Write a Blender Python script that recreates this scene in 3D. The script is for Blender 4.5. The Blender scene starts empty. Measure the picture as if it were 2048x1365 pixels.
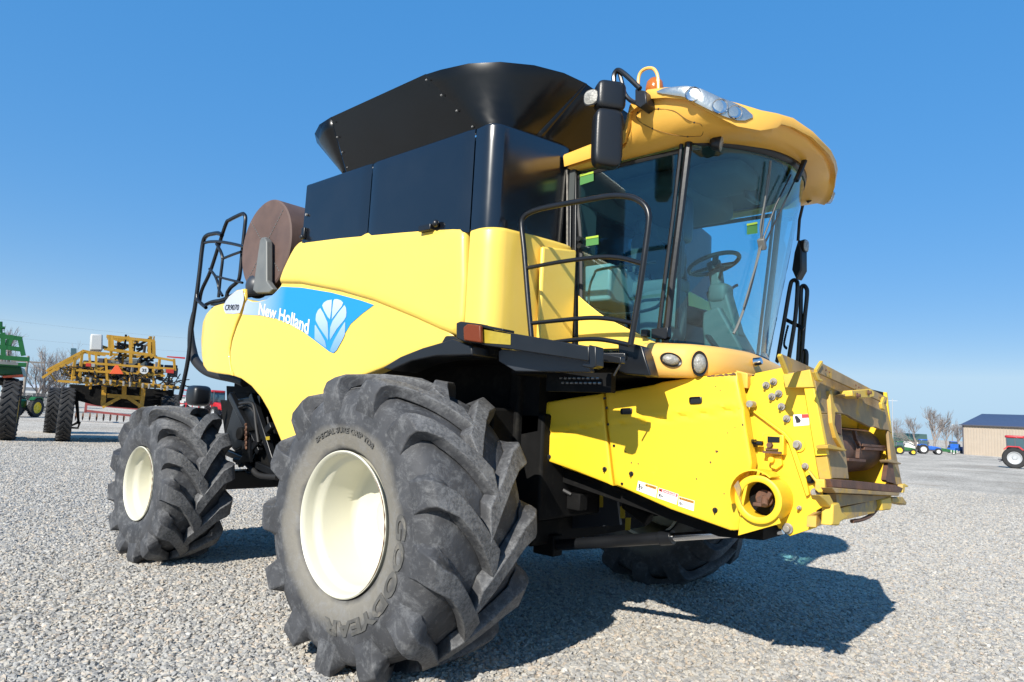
import bpy, bmesh, math, random
from mathutils import Vector, Matrix, Quaternion
from mathutils.geometry import delaunay_2d_cdt
R = math.radians
scene = bpy.context.scene
COL = scene.collection

# ---------------------------------------------------------------- camera
cd = bpy.data.cameras.new('camera')
cd.lens = 23.603
cd.sensor_width = 36
cd.clip_start = 0.05
cd.clip_end = 3000
cam = bpy.data.objects.new('camera', cd)
COL.objects.link(cam)
def look(yaw, pitch, roll):
    cy, sy, cp, sp = math.cos(yaw), math.sin(yaw), math.cos(pitch), math.sin(pitch)
    f = Vector((cp * cy, cp * sy, sp)); r = Vector((sy, -cy, 0)); u = r.cross(f)
    cr, sr = math.cos(roll), math.sin(roll)
    r2 = r * cr + u * sr; u2 = u * cr - r * sr
    return Matrix((r2, u2, -f)).transposed()
cam.matrix_world = Matrix.Translation((3.632, -4.876, 1.652)) @ look(R(131.32), R(6.305), R(2.956)).to_4x4()
scene.camera = cam

# ---------------------------------------------------------------- sky and sun
SUN = Vector((0.38, -1.55, 1.0)).normalized()
elev = math.asin(SUN.z)
azim = math.atan2(SUN.x, SUN.y)
w = bpy.data.worlds.new('World')
scene.world = w
w.use_nodes = True
nt = w.node_tree
bg = nt.nodes['Background']
sky = nt.nodes.new('ShaderNodeTexSky')
sky.sky_type = 'NISHITA'
sky.sun_disc = False
sky.sun_elevation = elev
sky.sun_rotation = azim
sky.altitude = 0
sky.air_density = 1.0
sky.dust_density = 0.1
sky.ozone_density = 5.0
# clear-day grade of the physical sky: one blue hue, softer brightness range
sep = nt.nodes.new('ShaderNodeSeparateColor'); sep.mode = 'RGB'
cmb = nt.nodes.new('ShaderNodeCombineColor'); cmb.mode = 'HSV'
dv = nt.nodes.new('ShaderNodeMath'); dv.operation = 'DIVIDE'
sb = nt.nodes.new('ShaderNodeMapRange'); sb.inputs[1].default_value = 0.22; sb.inputs[2].default_value = 0.57; sb.inputs[3].default_value = 0.935; sb.inputs[4].default_value = 0.45
pw = nt.nodes.new('ShaderNodeMath'); pw.operation = 'POWER'; pw.inputs[1].default_value = 0.24
ml = nt.nodes.new('ShaderNodeMath'); ml.operation = 'MULTIPLY'; ml.inputs[1].default_value = 2.5
nt.links.new(sky.outputs[0], sep.inputs[0])
nt.links.new(sep.outputs[0], dv.inputs[0]); nt.links.new(sep.outputs[2], dv.inputs[1])
nt.links.new(dv.outputs[0], sb.inputs[0]); nt.links.new(sb.outputs[0], cmb.inputs[1])
nt.links.new(sep.outputs[2], pw.inputs[0]); nt.links.new(pw.outputs[0], ml.inputs[0]); nt.links.new(ml.outputs[0], cmb.inputs[2])
hu = nt.nodes.new('ShaderNodeMapRange'); hu.inputs[1].default_value = 0.22; hu.inputs[2].default_value = 0.57; hu.inputs[3].default_value = 0.6095; hu.inputs[4].default_value = 0.579
nt.links.new(dv.outputs[0], hu.inputs[0]); nt.links.new(hu.outputs[0], cmb.inputs[0])
nt.links.new(cmb.outputs[0], bg.inputs[0])
bg.inputs[1].default_value = 0.15
sd = bpy.data.lights.new('sun', 'SUN')
sd.energy = 4.8
sd.angle = R(0.5)
sd.color = (1.0, 0.95, 0.86)
so = bpy.data.objects.new('sun', sd)
COL.objects.link(so)
so.rotation_euler = SUN.to_track_quat('Z', 'Y').to_euler()
so.location = SUN * 40
scene.view_settings.view_transform = 'Standard'
scene.view_settings.look = 'None'
scene.view_settings.exposure = 0.52
scene.view_settings.gamma = 1.0
scene.view_settings.use_curve_mapping = False
scene.cycles.max_bounces = 8
scene.cycles.sample_clamp_indirect = 2.0
scene.cycles.transparent_max_bounces = 16

# ---------------------------------------------------------------- materials
def mat(name, col, rough=0.5, metal=0.0, var=0.0, vscale=3.0, dirt=None, dirt_amt=0.0, dscale=4.0, bump=0.0, bscale=60.0, coat=0.0, spec=0.5):
    m = bpy.data.materials.new(name)
    m.use_nodes = True
    n, l = m.node_tree.nodes, m.node_tree.links
    b = n['Principled BSDF']
    b.inputs['Base Color'].default_value = (*col, 1)
    b.inputs['Roughness'].default_value = rough
    b.inputs['Metallic'].default_value = metal
    b.inputs['Specular IOR Level'].default_value = spec
    b.inputs['Coat Weight'].default_value = coat
    b.inputs['Coat Roughness'].default_value = 0.08
    tc = n.new('ShaderNodeTexCoord')
    out = None
    if var:
        no = n.new('ShaderNodeTexNoise'); no.inputs['Scale'].default_value = vscale; no.inputs['Detail'].default_value = 6
        l.new(tc.outputs['Object'], no.inputs['Vector'])
        mr = n.new('ShaderNodeMapRange'); mr.inputs[1].default_value = 0.3; mr.inputs[2].default_value = 0.7
        mr.inputs[3].default_value = 1 - var; mr.inputs[4].default_value = 1 + var
        l.new(no.outputs['Fac'], mr.inputs[0])
        mx = n.new('ShaderNodeVectorMath'); mx.operation = 'SCALE'; mx.inputs[0].default_value = col
        l.new(mr.outputs[0], mx.inputs['Scale'])
        out = mx.outputs[0]
        rr = n.new('ShaderNodeMapRange'); rr.inputs[3].default_value = max(0.02, rough - 0.12); rr.inputs[4].default_value = min(1, rough + 0.12)
        l.new(no.outputs['Fac'], rr.inputs[0]); l.new(rr.outputs[0], b.inputs['Roughness'])
    if dirt:
        n2 = n.new('ShaderNodeTexNoise'); n2.inputs['Scale'].default_value = dscale; n2.inputs['Detail'].default_value = 9; n2.inputs['Roughness'].default_value = 0.7
        l.new(tc.outputs['Object'], n2.inputs['Vector'])
        cr = n.new('ShaderNodeMapRange'); cr.inputs[1].default_value = 0.66 - 0.3 * dirt_amt; cr.inputs[2].default_value = 0.74 - 0.22 * dirt_amt
        l.new(n2.outputs['Fac'], cr.inputs[0])
        mi = n.new('ShaderNodeMix'); mi.data_type = 'RGBA'
        mi.inputs[6].default_value = (*col, 1); mi.inputs[7].default_value = (*dirt, 1)
        l.new(cr.outputs[0], mi.inputs[0])
        if out: l.new(out, mi.inputs[6])
        out = mi.outputs[2]
    if out: l.new(out, b.inputs['Base Color'])
    if bump:
        n3 = n.new('ShaderNodeTexNoise'); n3.inputs['Scale'].default_value = bscale; n3.inputs['Detail'].default_value = 5
        l.new(tc.outputs['Object'], n3.inputs['Vector'])
        bp = n.new('ShaderNodeBump'); bp.inputs['Strength'].default_value = bump; bp.inputs['Distance'].default_value = 0.01
        l.new(n3.outputs['Fac'], bp.inputs['Height']); l.new(bp.outputs[0], b.inputs['Normal'])
    return m
def glassy(name, tint, ior=1.45, rough=0.0, refl=1.0):
    m = bpy.data.materials.new(name); m.use_nodes = True
    n, l = m.node_tree.nodes, m.node_tree.links
    n.remove(n['Principled BSDF'])
    t = n.new('ShaderNodeBsdfTransparent'); t.inputs[0].default_value = (*tint, 1)
    g = n.new('ShaderNodeBsdfGlossy'); g.inputs['Roughness'].default_value = rough; g.inputs[0].default_value = (refl, refl, refl, 1)
    lw = n.new('ShaderNodeLayerWeight'); lw.inputs[0].default_value = 0.5
    pw = n.new('ShaderNodeMath'); pw.operation = 'POWER'; pw.inputs[1].default_value = 5; l.new(lw.outputs['Facing'], pw.inputs[0])
    f = n.new('ShaderNodeMath'); f.operation = 'MULTIPLY_ADD'; f0 = ((ior - 1) / (ior + 1)) ** 2; f.inputs[1].default_value = 1 - f0; f.inputs[2].default_value = f0; l.new(pw.outputs[0], f.inputs[0])
    mx = n.new('ShaderNodeMixShader')
    l.new(f.outputs[0], mx.inputs[0]); l.new(t.outputs[0], mx.inputs[1]); l.new(g.outputs[0], mx.inputs[2])
    l.new(mx.outputs[0], n['Material Output'].inputs[0])
    return m
M = {}
M['body'] = mat('yellow_body_paint', (0.87, 0.598, 0.10), 0.42, var=0.04, vscale=1.2, dirt=(0.66, 0.47, 0.12), dirt_amt=0.06, dscale=2.2, bump=0.012, bscale=7, coat=0.25)
M['shield'] = mat('lemon_shield_paint', (0.87, 0.565, 0.025), 0.5, var=0.04, vscale=2.0, dirt=(0.55, 0.38, 0.05), dirt_amt=0.05, dscale=9, bump=0.02, bscale=5)
M['roof'] = mat('orange_yellow_roof_plastic', (0.80, 0.44, 0.07), 0.45, var=0.04, vscale=2, bump=0.03, bscale=40, coat=0.15)
M['seam'] = mat('dirty_seam', (0.22, 0.11, 0.02), 0.8)
M['nose'] = mat('orange_yellow_nose_plastic', (0.82, 0.47, 0.11), 0.4, var=0.04, vscale=2, coat=0.2)
M['worn'] = mat('dusty_worn_yellow_paint', (0.54, 0.335, 0.05), 0.6, var=0.15, vscale=4, dirt=(0.26, 0.19, 0.11), dirt_amt=0.62, dscale=3.5, bump=0.12, bscale=30)
M['face'] = mat('chalky_golden_paint', (0.66, 0.43, 0.055), 0.55, var=0.12, vscale=5, dirt=(0.38, 0.27, 0.13), dirt_amt=0.3, dscale=6, bump=0.08, bscale=30)
M['tan'] = mat('dust_coated_steel', (0.32, 0.22, 0.105), 0.7, var=0.25, vscale=6, dirt=(0.52, 0.30, 0.03), dirt_amt=0.42, dscale=5, bump=0.12, bscale=40)
M['rust'] = mat('rusty_steel', (0.13, 0.062, 0.036), 0.75, var=0.35, vscale=9, dirt=(0.09, 0.05, 0.035), dirt_amt=0.5, dscale=14, bump=0.3, bscale=50)
M['black'] = mat('black_frame_paint', (0.008, 0.009, 0.011), 0.33, var=0.2, vscale=4, bump=0.04, bscale=40)
M['gloss'] = mat('black_gloss_tank_paint', (0.006, 0.0075, 0.011), 0.2, var=0.12, vscale=2.5, bump=0.05, bscale=1.6, spec=1.0)
M['ext'] = mat('black_satin_sheet', (0.004, 0.004, 0.0043), 0.24, spec=0.35, var=0.2, vscale=2.5, bump=0.02, bscale=4)
M['dark'] = mat('grimy_underside_painted_shade', (0.006, 0.006, 0.0062), 0.75, spec=0.15, var=0.4, vscale=6, dirt=(0.016, 0.015, 0.013), dirt_amt=0.4, dscale=5)  # near-black base stands in for shade under the machine, with some grime
M['plastic'] = mat('black_plastic', (0.010, 0.011, 0.013), 0.38, bump=0.08, bscale=120)
M['greyplate'] = mat('dark_grey_plate', (0.03, 0.034, 0.042), 0.4, var=0.15, vscale=3)
M['steel'] = mat('bare_steel', (0.42, 0.41, 0.39), 0.38, metal=0.85, var=0.2, vscale=20)
M['zinc'] = mat('dusty_zinc', (0.33, 0.31, 0.28), 0.5, metal=0.5, var=0.25, vscale=30)
M['chrome'] = mat('chrome_rod', (0.75, 0.76, 0.78), 0.12, metal=1.0)
M['cream'] = mat('cream_wheel_paint', (0.62, 0.60, 0.48), 0.42, var=0.03, vscale=3, dirt=(0.4, 0.34, 0.25), dirt_amt=0.02, dscale=8, coat=0.2)
M['brown'] = mat('brown_screen_mesh', (0.105, 0.066, 0.055), 0.7, var=0.12, vscale=8, bump=0.25, bscale=220)
M['bracket'] = mat('grey_bracket', (0.14, 0.145, 0.14), 0.5, var=0.12, vscale=5)
M['white'] = mat('white_print', (0.8, 0.8, 0.8), 0.45)
M['ink'] = mat('black_print', (0.015, 0.015, 0.02), 0.5)
M['red_print'] = mat('red_print', (0.62, 0.05, 0.05), 0.5)
M['orange_print'] = mat('orange_print', (0.72, 0.32, 0.03), 0.5)
M['blue_print'] = mat('sky_blue_print', (0.025, 0.36, 0.75), 0.4)
M['green_print'] = mat('green_print', (0.07, 0.22, 0.06), 0.5)
M['lime_print'] = mat('lime_print', (0.36, 0.52, 0.05), 0.5)
M['olive'] = mat('yellow_reflector_tape', (0.36, 0.27, 0.03), 0.35, var=0.1, vscale=20)
M['amber'] = mat('amber_lens', (0.42, 0.12, 0.012), 0.18, bump=0.1, bscale=180, coat=0.3)
M['amber_red'] = mat('amber_red_lens', (0.15, 0.03, 0.008), 0.4, bump=0.35, bscale=160, spec=0.3)
M['red_lens'] = mat('red_lens', (0.45, 0.03, 0.02), 0.25, coat=0.4)
M['lamp'] = mat('lamp_reflector', (0.66, 0.65, 0.6), 0.22, metal=0.85, bump=0.35, bscale=14)
M['lens'] = mat('frosted_lamp_lens', (0.30, 0.29, 0.255), 0.25, var=0.3, vscale=40, bump=0.6, bscale=90, coat=0.4)
M['clear'] = glassy('clear_lamp_cover', (0.93, 0.94, 0.95), 1.4)
M['glass'] = glassy('tinted_cab_glass', (0.74, 0.95, 0.985), 1.6)
M['rubber'] = mat('rubber_hose', (0.015, 0.015, 0.016), 0.6)
M['seat'] = mat('grey_seat_fabric', (0.055, 0.065, 0.07), 0.85, bump=0.3, bscale=200)
M['trim'] = mat('grey_cab_trim', (0.10, 0.115, 0.11), 0.6, var=0.08, vscale=4)
M['trim_light'] = mat('pale_cab_trim', (0.24, 0.27, 0.26), 0.6)
M['liner'] = mat('dark_roof_liner', (0.05, 0.058, 0.058), 0.8)

# ---------------------------------------------------------------- mesh helpers
class MB:
    def __init__(s): s.v = []; s.f = []
    def add(s, vs, fs):
        k = len(s.v); s.v += [tuple(v) for v in vs]; s.f += [tuple(i + k for i in f) for f in fs]; return s
def V(*a): return Vector(a if len(a) > 1 else a[0])
def hexa(mb, p): mb.add(p, [(0, 3, 2, 1), (4, 5, 6, 7), (0, 1, 5, 4), (1, 2, 6, 5), (2, 3, 7, 6), (3, 0, 4, 7)]); return mb
def box(mb, c, s, rot=None):
    c = V(c); h = V(s) * 0.5
    ps = [V(x * h.x, y * h.y, z * h.z) for z in (-1, 1) for x, y in ((-1, -1), (1, -1), (1, 1), (-1, 1))]
    if rot is not None: ps = [rot @ p for p in ps]
    return hexa(mb, [c + p for p in ps])
def bar(mb, a, b, wd, ht, up=(0, 0, 1)):
    a, b = V(a), V(b); d = (b - a).normalized(); s = d.cross(V(up))
    if s.length < 1e-4: s = d.cross(V(1, 0, 0))
    s.normalize(); u = s.cross(d)
    q = [(-s * wd - u * ht) / 2, (s * wd - u * ht) / 2, (s * wd + u * ht) / 2, (-s * wd + u * ht) / 2]
    return hexa(mb, [a + x for x in q] + [b + x for x in q])
def prism(mb, poly, vec):
    n = len(poly); vec = V(vec); a = [V(p) for p in poly]
    mb.add(a + [p + vec for p in a], [tuple(range(n)), tuple(range(2 * n - 1, n - 1, -1))] + [(i, i + n, (i + 1) % n + n, (i + 1) % n) for i in range(n)])
    return mb
def frame_of(d):
    d = V(d).normalized(); a = V(0, 0, 1) if abs(d.z) < 0.9 else V(1, 0, 0)
    s = d.cross(a).normalized(); return s, s.cross(d).normalized()
def cyl(mb, a, b, r0, r1=None, n=16):
    a, b = V(a), V(b); r1 = r0 if r1 is None else r1; s, u = frame_of(b - a); vs = []
    for c, r in ((a, r0), (b, r1)):
        vs += [c + (s * math.cos(t) + u * math.sin(t)) * r for t in (2 * math.pi * i / n for i in range(n))]
    mb.add(vs, [(i, (i + 1) % n, (i + 1) % n + n, i + n) for i in range(n)] + [tuple(range(n))[::-1], tuple(range(n, 2 * n))]); return mb
def tube(mb, pts, r, n=8, closed=False):
    P = [V(p) for p in pts]; m = len(P); s = None; vs = []
    for i, p in enumerate(P):
        if closed: d = (P[(i + 1) % m] - P[i - 1])
        else: d = P[min(i + 1, m - 1)] - P[max(i - 1, 0)]
        d.normalize()
        if s is None: s, u = frame_of(d)
        else:
            s = (s - d * s.dot(d)).normalized(); u = s.cross(d)
        rr = r[i] if isinstance(r, (list, tuple)) else r
        vs += [p + (s * math.cos(t) + u * math.sin(t)) * rr for t in (2 * math.pi * k / n for k in range(n))]
    fs = []
    for i in range(m if closed else m - 1):
        j = (i + 1) % m
        fs += [(i * n + k, i * n + (k + 1) % n, j * n + (k + 1) % n, j * n + k) for k in range(n)]
    if not closed: fs += [tuple(range(n))[::-1], tuple(range((m - 1) * n, m * n))]
    mb.add(vs, fs); return mb
def smooth(pts, k=6, closed=False):
    P = [V(p) for p in pts]; m = len(P); out = []
    for i in range(m if closed else m - 1):
        if closed: a, b, c, d = P[i - 1], P[i], P[(i + 1) % m], P[(i + 2) % m]
        else: a, b, c, d = P[max(i - 1, 0)], P[i], P[i + 1], P[min(i + 2, m - 1)]
        for j in range(k):
            t = j / k
            out.append(0.5 * ((2 * b) + (c - a) * t + (2 * a - 5 * b + 4 * c - d) * t * t + (3 * b - a - 3 * c + d) * t ** 3))
    if not closed: out.append(P[-1])
    return out
def lathe(mb, prof, o, axis, n=48, caps=False):
    o = V(o); ax = V(axis).normalized(); s, u = frame_of(ax); vs = []
    for r, a in prof:
        vs += [o + ax * a + (s * math.cos(t) + u * math.sin(t)) * r for t in (2 * math.pi * k / n for k in range(n))]
    fs = []
    for i in range(len(prof) - 1):
        fs += [(i * n + k, i * n + (k + 1) % n, (i + 1) * n + (k + 1) % n, (i + 1) * n + k) for k in range(n)]
    if caps: fs += [tuple(range(n))[::-1], tuple(range((len(prof) - 1) * n, len(prof) * n))]
    mb.add(vs, fs); return mb
def loft(mb, rings, closed=True, caps=True):
    n = len(rings[0]); vs = [V(p) for r in rings for p in r]; fs = []
    for i in range(len(rings) - 1):
        for k in range(n if closed else n - 1):
            fs.append((i * n + k, i * n + (k + 1) % n, (i + 1) * n + (k + 1) % n, (i + 1) * n + k))
    if caps and closed: fs += [tuple(range(n))[::-1], tuple(range((len(rings) - 1) * n, len(rings) * n))]
    mb.add(vs, fs); return mb
def ball(mb, c, r, n=16, m=8, rot=None):
    c = V(c); r = V(r) if not isinstance(r, (int, float)) else V(r, r, r); rings = []
    for i in range(m + 1):
        t = math.pi * (i + 0.02) / (m + 0.04) - math.pi / 2
        ring = [V(math.cos(t) * math.cos(a) * r.x, math.cos(t) * math.sin(a) * r.y, math.sin(t) * r.z) for a in (2 * math.pi * k / n for k in range(n))]
        rings.append([c + (rot @ q if rot is not None else q) for q in ring])
    return loft(mb, rings)
def rbox(mb, c, s, rot=None, e=4.0, n=24, m=12):
    # rounded (superellipsoid) box
    c = V(c); h = V(s) * 0.5; rings = []
    f = lambda x: math.copysign(abs(x) ** (2 / e), x)
    for i in range(m + 1):
        t = math.pi * (i + 0.02) / (m + 0.04) - math.pi / 2
        ring = [V(f(math.cos(t)) * f(math.cos(a)) * h.x, f(math.cos(t)) * f(math.sin(a)) * h.y, f(math.sin(t)) * h.z) for a in (2 * math.pi * k / n for k in range(n))]
        rings.append([c + (rot @ q if rot is not None else q) for q in ring])
    return loft(mb, rings)
def tag(o, label=None, cat=None, group=None, kind=None):
    if label: o['label'] = label
    if cat: o['category'] = cat
    if group: o['group'] = group
    if kind: o['kind'] = kind
    return o
def empty(name, loc=(0, 0, 0), rz=0.0):
    o = bpy.data.objects.new(name, None); COL.objects.link(o); o.location = loc; o.rotation_euler = (0, 0, rz); o.empty_display_size = 0.2
    return o
def build(name, mb, m, parent=None, bevel=0.0, ang=38, seg=2, flip=True, solid=0.0, weld=False):
    me = bpy.data.meshes.new(name)
    me.from_pydata([tuple(v) for v in mb.v], [], mb.f)
    bm = bmesh.new(); bm.from_mesh(me)
    if weld: bmesh.ops.remove_doubles(bm, verts=bm.verts, dist=1e-4)
    if flip: bmesh.ops.recalc_face_normals(bm, faces=bm.faces)
    bm.to_mesh(me); bm.free()
    for x in (m if isinstance(m, (list, tuple)) else [m]): me.materials.append(x)
    me.shade_smooth(); me.set_sharp_from_angle(angle=R(ang))
    o = bpy.data.objects.new(name, me); COL.objects.link(o)
    if parent is not None: o.parent = parent
    if solid:
        s = o.modifiers.new('solid', 'SOLIDIFY'); s.thickness = solid; s.offset = 0
    if bevel:
        b = o.modifiers.new('bevel', 'BEVEL'); b.width = bevel; b.segments = seg; b.limit_method = 'ANGLE'; b.angle_limit = R(30)
        b.harden_normals = False
    return o
def dup(o, loc=None, rz=None, parent=None, label=None):
    c = o.copy(); COL.objects.link(c)
    if parent is not None: c.parent = parent
    if loc is not None: c.location = loc
    if rz is not None: c.rotation_euler = (0, 0, rz)
    if label: c['label'] = label
    for ch in list(o.children): dup(ch, parent=c)
    return c
def inside(p, poly):
    x, y = p; r = False; n = len(poly)
    for i in range(n):
        x0, y0 = poly[i]; x1, y1 = poly[(i + 1) % n]
        if (y0 > y) != (y1 > y) and x < (x1 - x0) * (y - y0) / (y1 - y0) + x0: r = not r
    return r
def pdist(p, poly):
    best = 1e9; n = len(poly)
    for i in range(n):
        ax, ay = poly[i]; bx, by = poly[(i + 1) % n]; dx, dy = bx - ax, by - ay; L = dx * dx + dy * dy
        t = 0 if L == 0 else max(0, min(1, ((p[0] - ax) * dx + (p[1] - ay) * dy) / L))
        best = min(best, math.hypot(p[0] - ax - dx * t, p[1] - ay - dy * t))
    return best
def panel(mb, outline, yf, r=0.025, depth=0.06, step=0.07, sgn=1, seg=0.04, lift=None):
    """pressed sheet: 2-D outline (x, z), y from yf(x, z), edges rolled inwards by depth with radius r; sgn -1 mirrors it to the far side"""
    P = [(p[0], p[-1]) for p in outline]; Q = []
    for i, a in enumerate(P):
        b = P[(i + 1) % len(P)]; k = max(1, int(math.hypot(b[0] - a[0], b[1] - a[1]) / seg))
        Q += [(a[0] + (b[0] - a[0]) * j / k, a[1] + (b[1] - a[1]) * j / k) for j in range(k)]
    n = len(Q); area = sum(Q[i][0] * Q[(i + 1) % n][1] - Q[(i + 1) % n][0] * Q[i][1] for i in range(n))
    if area < 0: Q.reverse()
    pts = list(Q)
    for d in (0.12 * r, 0.4 * r, r, 2.2 * r):
        for i in range(n):
            a, b = Q[i - 1], Q[(i + 1) % n]; tx, ty = b[0] - a[0], b[1] - a[1]; L = math.hypot(tx, ty) or 1
            q = (Q[i][0] - ty / L * d, Q[i][1] + tx / L * d)
            if inside(q, Q) and pdist(q, Q) > 0.93 * d: pts.append(q)
    x0, x1 = min(q[0] for q in Q), max(q[0] for q in Q); z0, z1 = min(q[1] for q in Q), max(q[1] for q in Q)
    i = x0 + step / 2
    while i < x1:
        j = z0 + step / 2
        while j < z1:
            if inside((i, j), Q) and pdist((i, j), Q) > 2.6 * r: pts.append((i, j))
            j += step
        i += step
    res = delaunay_2d_cdt([Vector(p) for p in pts], [], [list(range(n))], 1, 1e-5)
    vs, fs = res[0], res[2]; out = []
    for p in vs:
        d = pdist(p, Q); y = yf(p.x, p.y)
        if d < r: k = 1 - d / r; y += r * (1 - math.sqrt(max(0, 1 - k * k)))
        if lift: y -= lift
        out.append((p.x, y * sgn, p.y))
    k = len(mb.v); mb.add(out, [tuple(f) for f in fs])
    mb.add([(q[0], (yf(*q) + r) * sgn, q[1]) for q in Q] + [(q[0], (yf(*q) + r + depth) * sgn, q[1]) for q in Q], [(a, (a + 1) % n, (a + 1) % n + n, a + n) for a in range(n)])
    return mb
def flat_on(mb, outline, yf, lift, seg=0.06):
    """thin printed film lying on a panel surface"""
    P = [(p[0], p[-1]) for p in outline]; Q = []
    for i, a in enumerate(P):
        b = P[(i + 1) % len(P)]; k = max(1, int(math.hypot(b[0] - a[0], b[1] - a[1]) / seg))
        Q += [(a[0] + (b[0] - a[0]) * j / k, a[1] + (b[1] - a[1]) * j / k) for j in range(k)]
    n = len(Q); pts = list(Q); i = min(q[0] for q in Q)
    while i < max(q[0] for q in Q):
        j = min(q[1] for q in Q)
        while j < max(q[1] for q in Q):
            if inside((i, j), Q) and pdist((i, j), Q) > 0.4 * seg: pts.append((i, j))
            j += seg
        i += seg
    res = delaunay_2d_cdt([Vector(p) for p in pts], [], [list(range(n))], 1, 1e-5)
    mb.add([(p.x, yf(p.x, p.y) - lift, p.y) for p in res[0]], [tuple(f) for f in res[2]]); return mb
def text_mesh(s, size=1.0, bold=0.0, ext=0.0):
    c = bpy.data.curves.new('t', 'FONT'); c.body = s; c.size = size; c.offset = bold; c.extrude = ext; c.resolution_u = 3
    o = bpy.data.objects.new('t', c); COL.objects.link(o)
    dg = bpy.context.evaluated_depsgraph_get(); me = o.evaluated_get(dg).to_mesh()
    vs = [v.co.copy() for v in me.vertices]; fs = [tuple(p.vertices) for p in me.polygons]
    o.evaluated_get(dg).to_mesh_clear(); bpy.data.objects.remove(o); bpy.data.curves.remove(c)
    return vs, fs
def lerp(a, b, t): return a + (b - a) * t
def interp(tab, x):
    if x <= tab[0][0]: return tab[0][1]
    for (a, p), (b, q) in zip(tab, tab[1:]):
        if x <= b: return lerp(p, q, (x - a) / (b - a))
    return tab[-1][1]
def bolt(mb, p, d, r=0.016, h=0.02):
    p, d = V(p), V(d).normalized(); cyl(mb, p, p + d * h * 0.3, r * 1.5, n=12); cyl(mb, p, p + d * h, r, n=6); return mb
def terrain_z(y):
    s = min(y, 170) - 6
    return -0.0128 * (math.sqrt(s * s + 16) + s) / 2


# ---------------------------------------------------------------- ground
def ground_material():
    m = bpy.data.materials.new('gravel_ground'); m.use_nodes = True
    n, l = m.node_tree.nodes, m.node_tree.links; b = n['Principled BSDF']; b.inputs['Roughness'].default_value = 0.95; b.inputs['Specular IOR Level'].default_value = 0.0
    tc = n.new('ShaderNodeTexCoord')
    v = n.new('ShaderNodeTexVoronoi'); v.inputs['Scale'].default_value = 24; l.new(tc.outputs['Object'], v.inputs['Vector'])
    cr = n.new('ShaderNodeValToRGB'); e = cr.color_ramp.elements
    e[0].position = 0.0; e[0].color = (0.315, 0.283, 0.238, 1); e[1].position = 1.0; e[1].color = (0.74, 0.665, 0.56, 1)
    sp = n.new('ShaderNodeSeparateColor'); l.new(v.outputs['Color'], sp.inputs[0]); l.new(sp.outputs[0], cr.inputs[0])
    big = n.new('ShaderNodeTexNoise'); big.inputs['Scale'].default_value = 0.16; big.inputs['Detail'].default_value = 5; l.new(tc.outputs['Object'], big.inputs['Vector'])
    st = n.new('ShaderNodeMapping'); st.inputs['Scale'].default_value = (0.35, 0.05, 1); st.inputs['Rotation'].default_value = (0, 0, R(38)); l.new(tc.outputs['Object'], st.inputs['Vector'])
    trk = n.new('ShaderNodeTexNoise'); trk.inputs['Scale'].default_value = 1.0; trk.inputs['Detail'].default_value = 7; l.new(st.outputs[0], trk.inputs['Vector'])
    mr = n.new('ShaderNodeMapRange'); mr.inputs[1].default_value = 0.3; mr.inputs[2].default_value = 0.7; mr.inputs[3].default_value = 0.82; mr.inputs[4].default_value = 1.13; l.new(big.outputs['Fac'], mr.inputs[0])
    mr2 = n.new('ShaderNodeMapRange'); mr2.inputs[1].default_value = 0.32; mr2.inputs[2].default_value = 0.62; mr2.inputs[3].default_value = 0.8; mr2.inputs[4].default_value = 1.08; l.new(trk.outputs['Fac'], mr2.inputs[0])
    mu = n.new('ShaderNodeMath'); mu.operation = 'MULTIPLY'; l.new(mr.outputs[0], mu.inputs[0]); l.new(mr2.outputs[0], mu.inputs[1])
    sc = n.new('ShaderNodeVectorMath'); sc.operation = 'SCALE'; l.new(cr.outputs[0], sc.inputs[0]); l.new(mu.outputs[0], sc.inputs['Scale'])
    md_ = n.new('ShaderNodeTexNoise'); md_.inputs['Scale'].default_value = 2.2; md_.inputs['Detail'].default_value = 10; md_.inputs['Roughness'].default_value = 0.75; l.new(tc.outputs['Object'], md_.inputs['Vector'])
    mm_ = n.new('ShaderNodeMapRange'); mm_.inputs[1].default_value = 0.3; mm_.inputs[2].default_value = 0.7; mm_.inputs[3].default_value = 0.78; mm_.inputs[4].default_value = 1.2; l.new(md_.outputs['Fac'], mm_.inputs[0])
    s2_ = n.new('ShaderNodeVectorMath'); s2_.operation = 'SCALE'; l.new(sc.outputs[0], s2_.inputs[0]); l.new(mm_.outputs[0], s2_.inputs['Scale']); sc = s2_
    # earthy patch far right
    mi = n.new('ShaderNodeMix'); mi.data_type = 'RGBA'; mi.inputs[7].default_value = (0.34, 0.27, 0.2, 1); l.new(sc.outputs[0], mi.inputs[6])
    n2 = n.new('ShaderNodeTexNoise'); n2.inputs['Scale'].default_value = 0.25; n2.inputs['Detail'].default_value = 8; l.new(tc.outputs['Object'], n2.inputs['Vector'])
    m3 = n.new('ShaderNodeMapRange'); m3.inputs[1].default_value = 0.58; m3.inputs[2].default_value = 0.75; m3.inputs[4].default_value = 0.6; l.new(n2.outputs['Fac'], m3.inputs[0]); l.new(m3.outputs[0], mi.inputs[0])
    l.new(mi.outputs[2], b.inputs['Base Color'])
    bp = n.new('ShaderNodeBump'); bp.inputs['Strength'].default_value = 0.6; bp.inputs['Distance'].default_value = 0.02; bp.invert = True
    l.new(v.outputs['Distance'], bp.inputs['Height']); l.new(bp.outputs[0], b.inputs['Normal'])
    return m
M['ground'] = ground_material()
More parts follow.
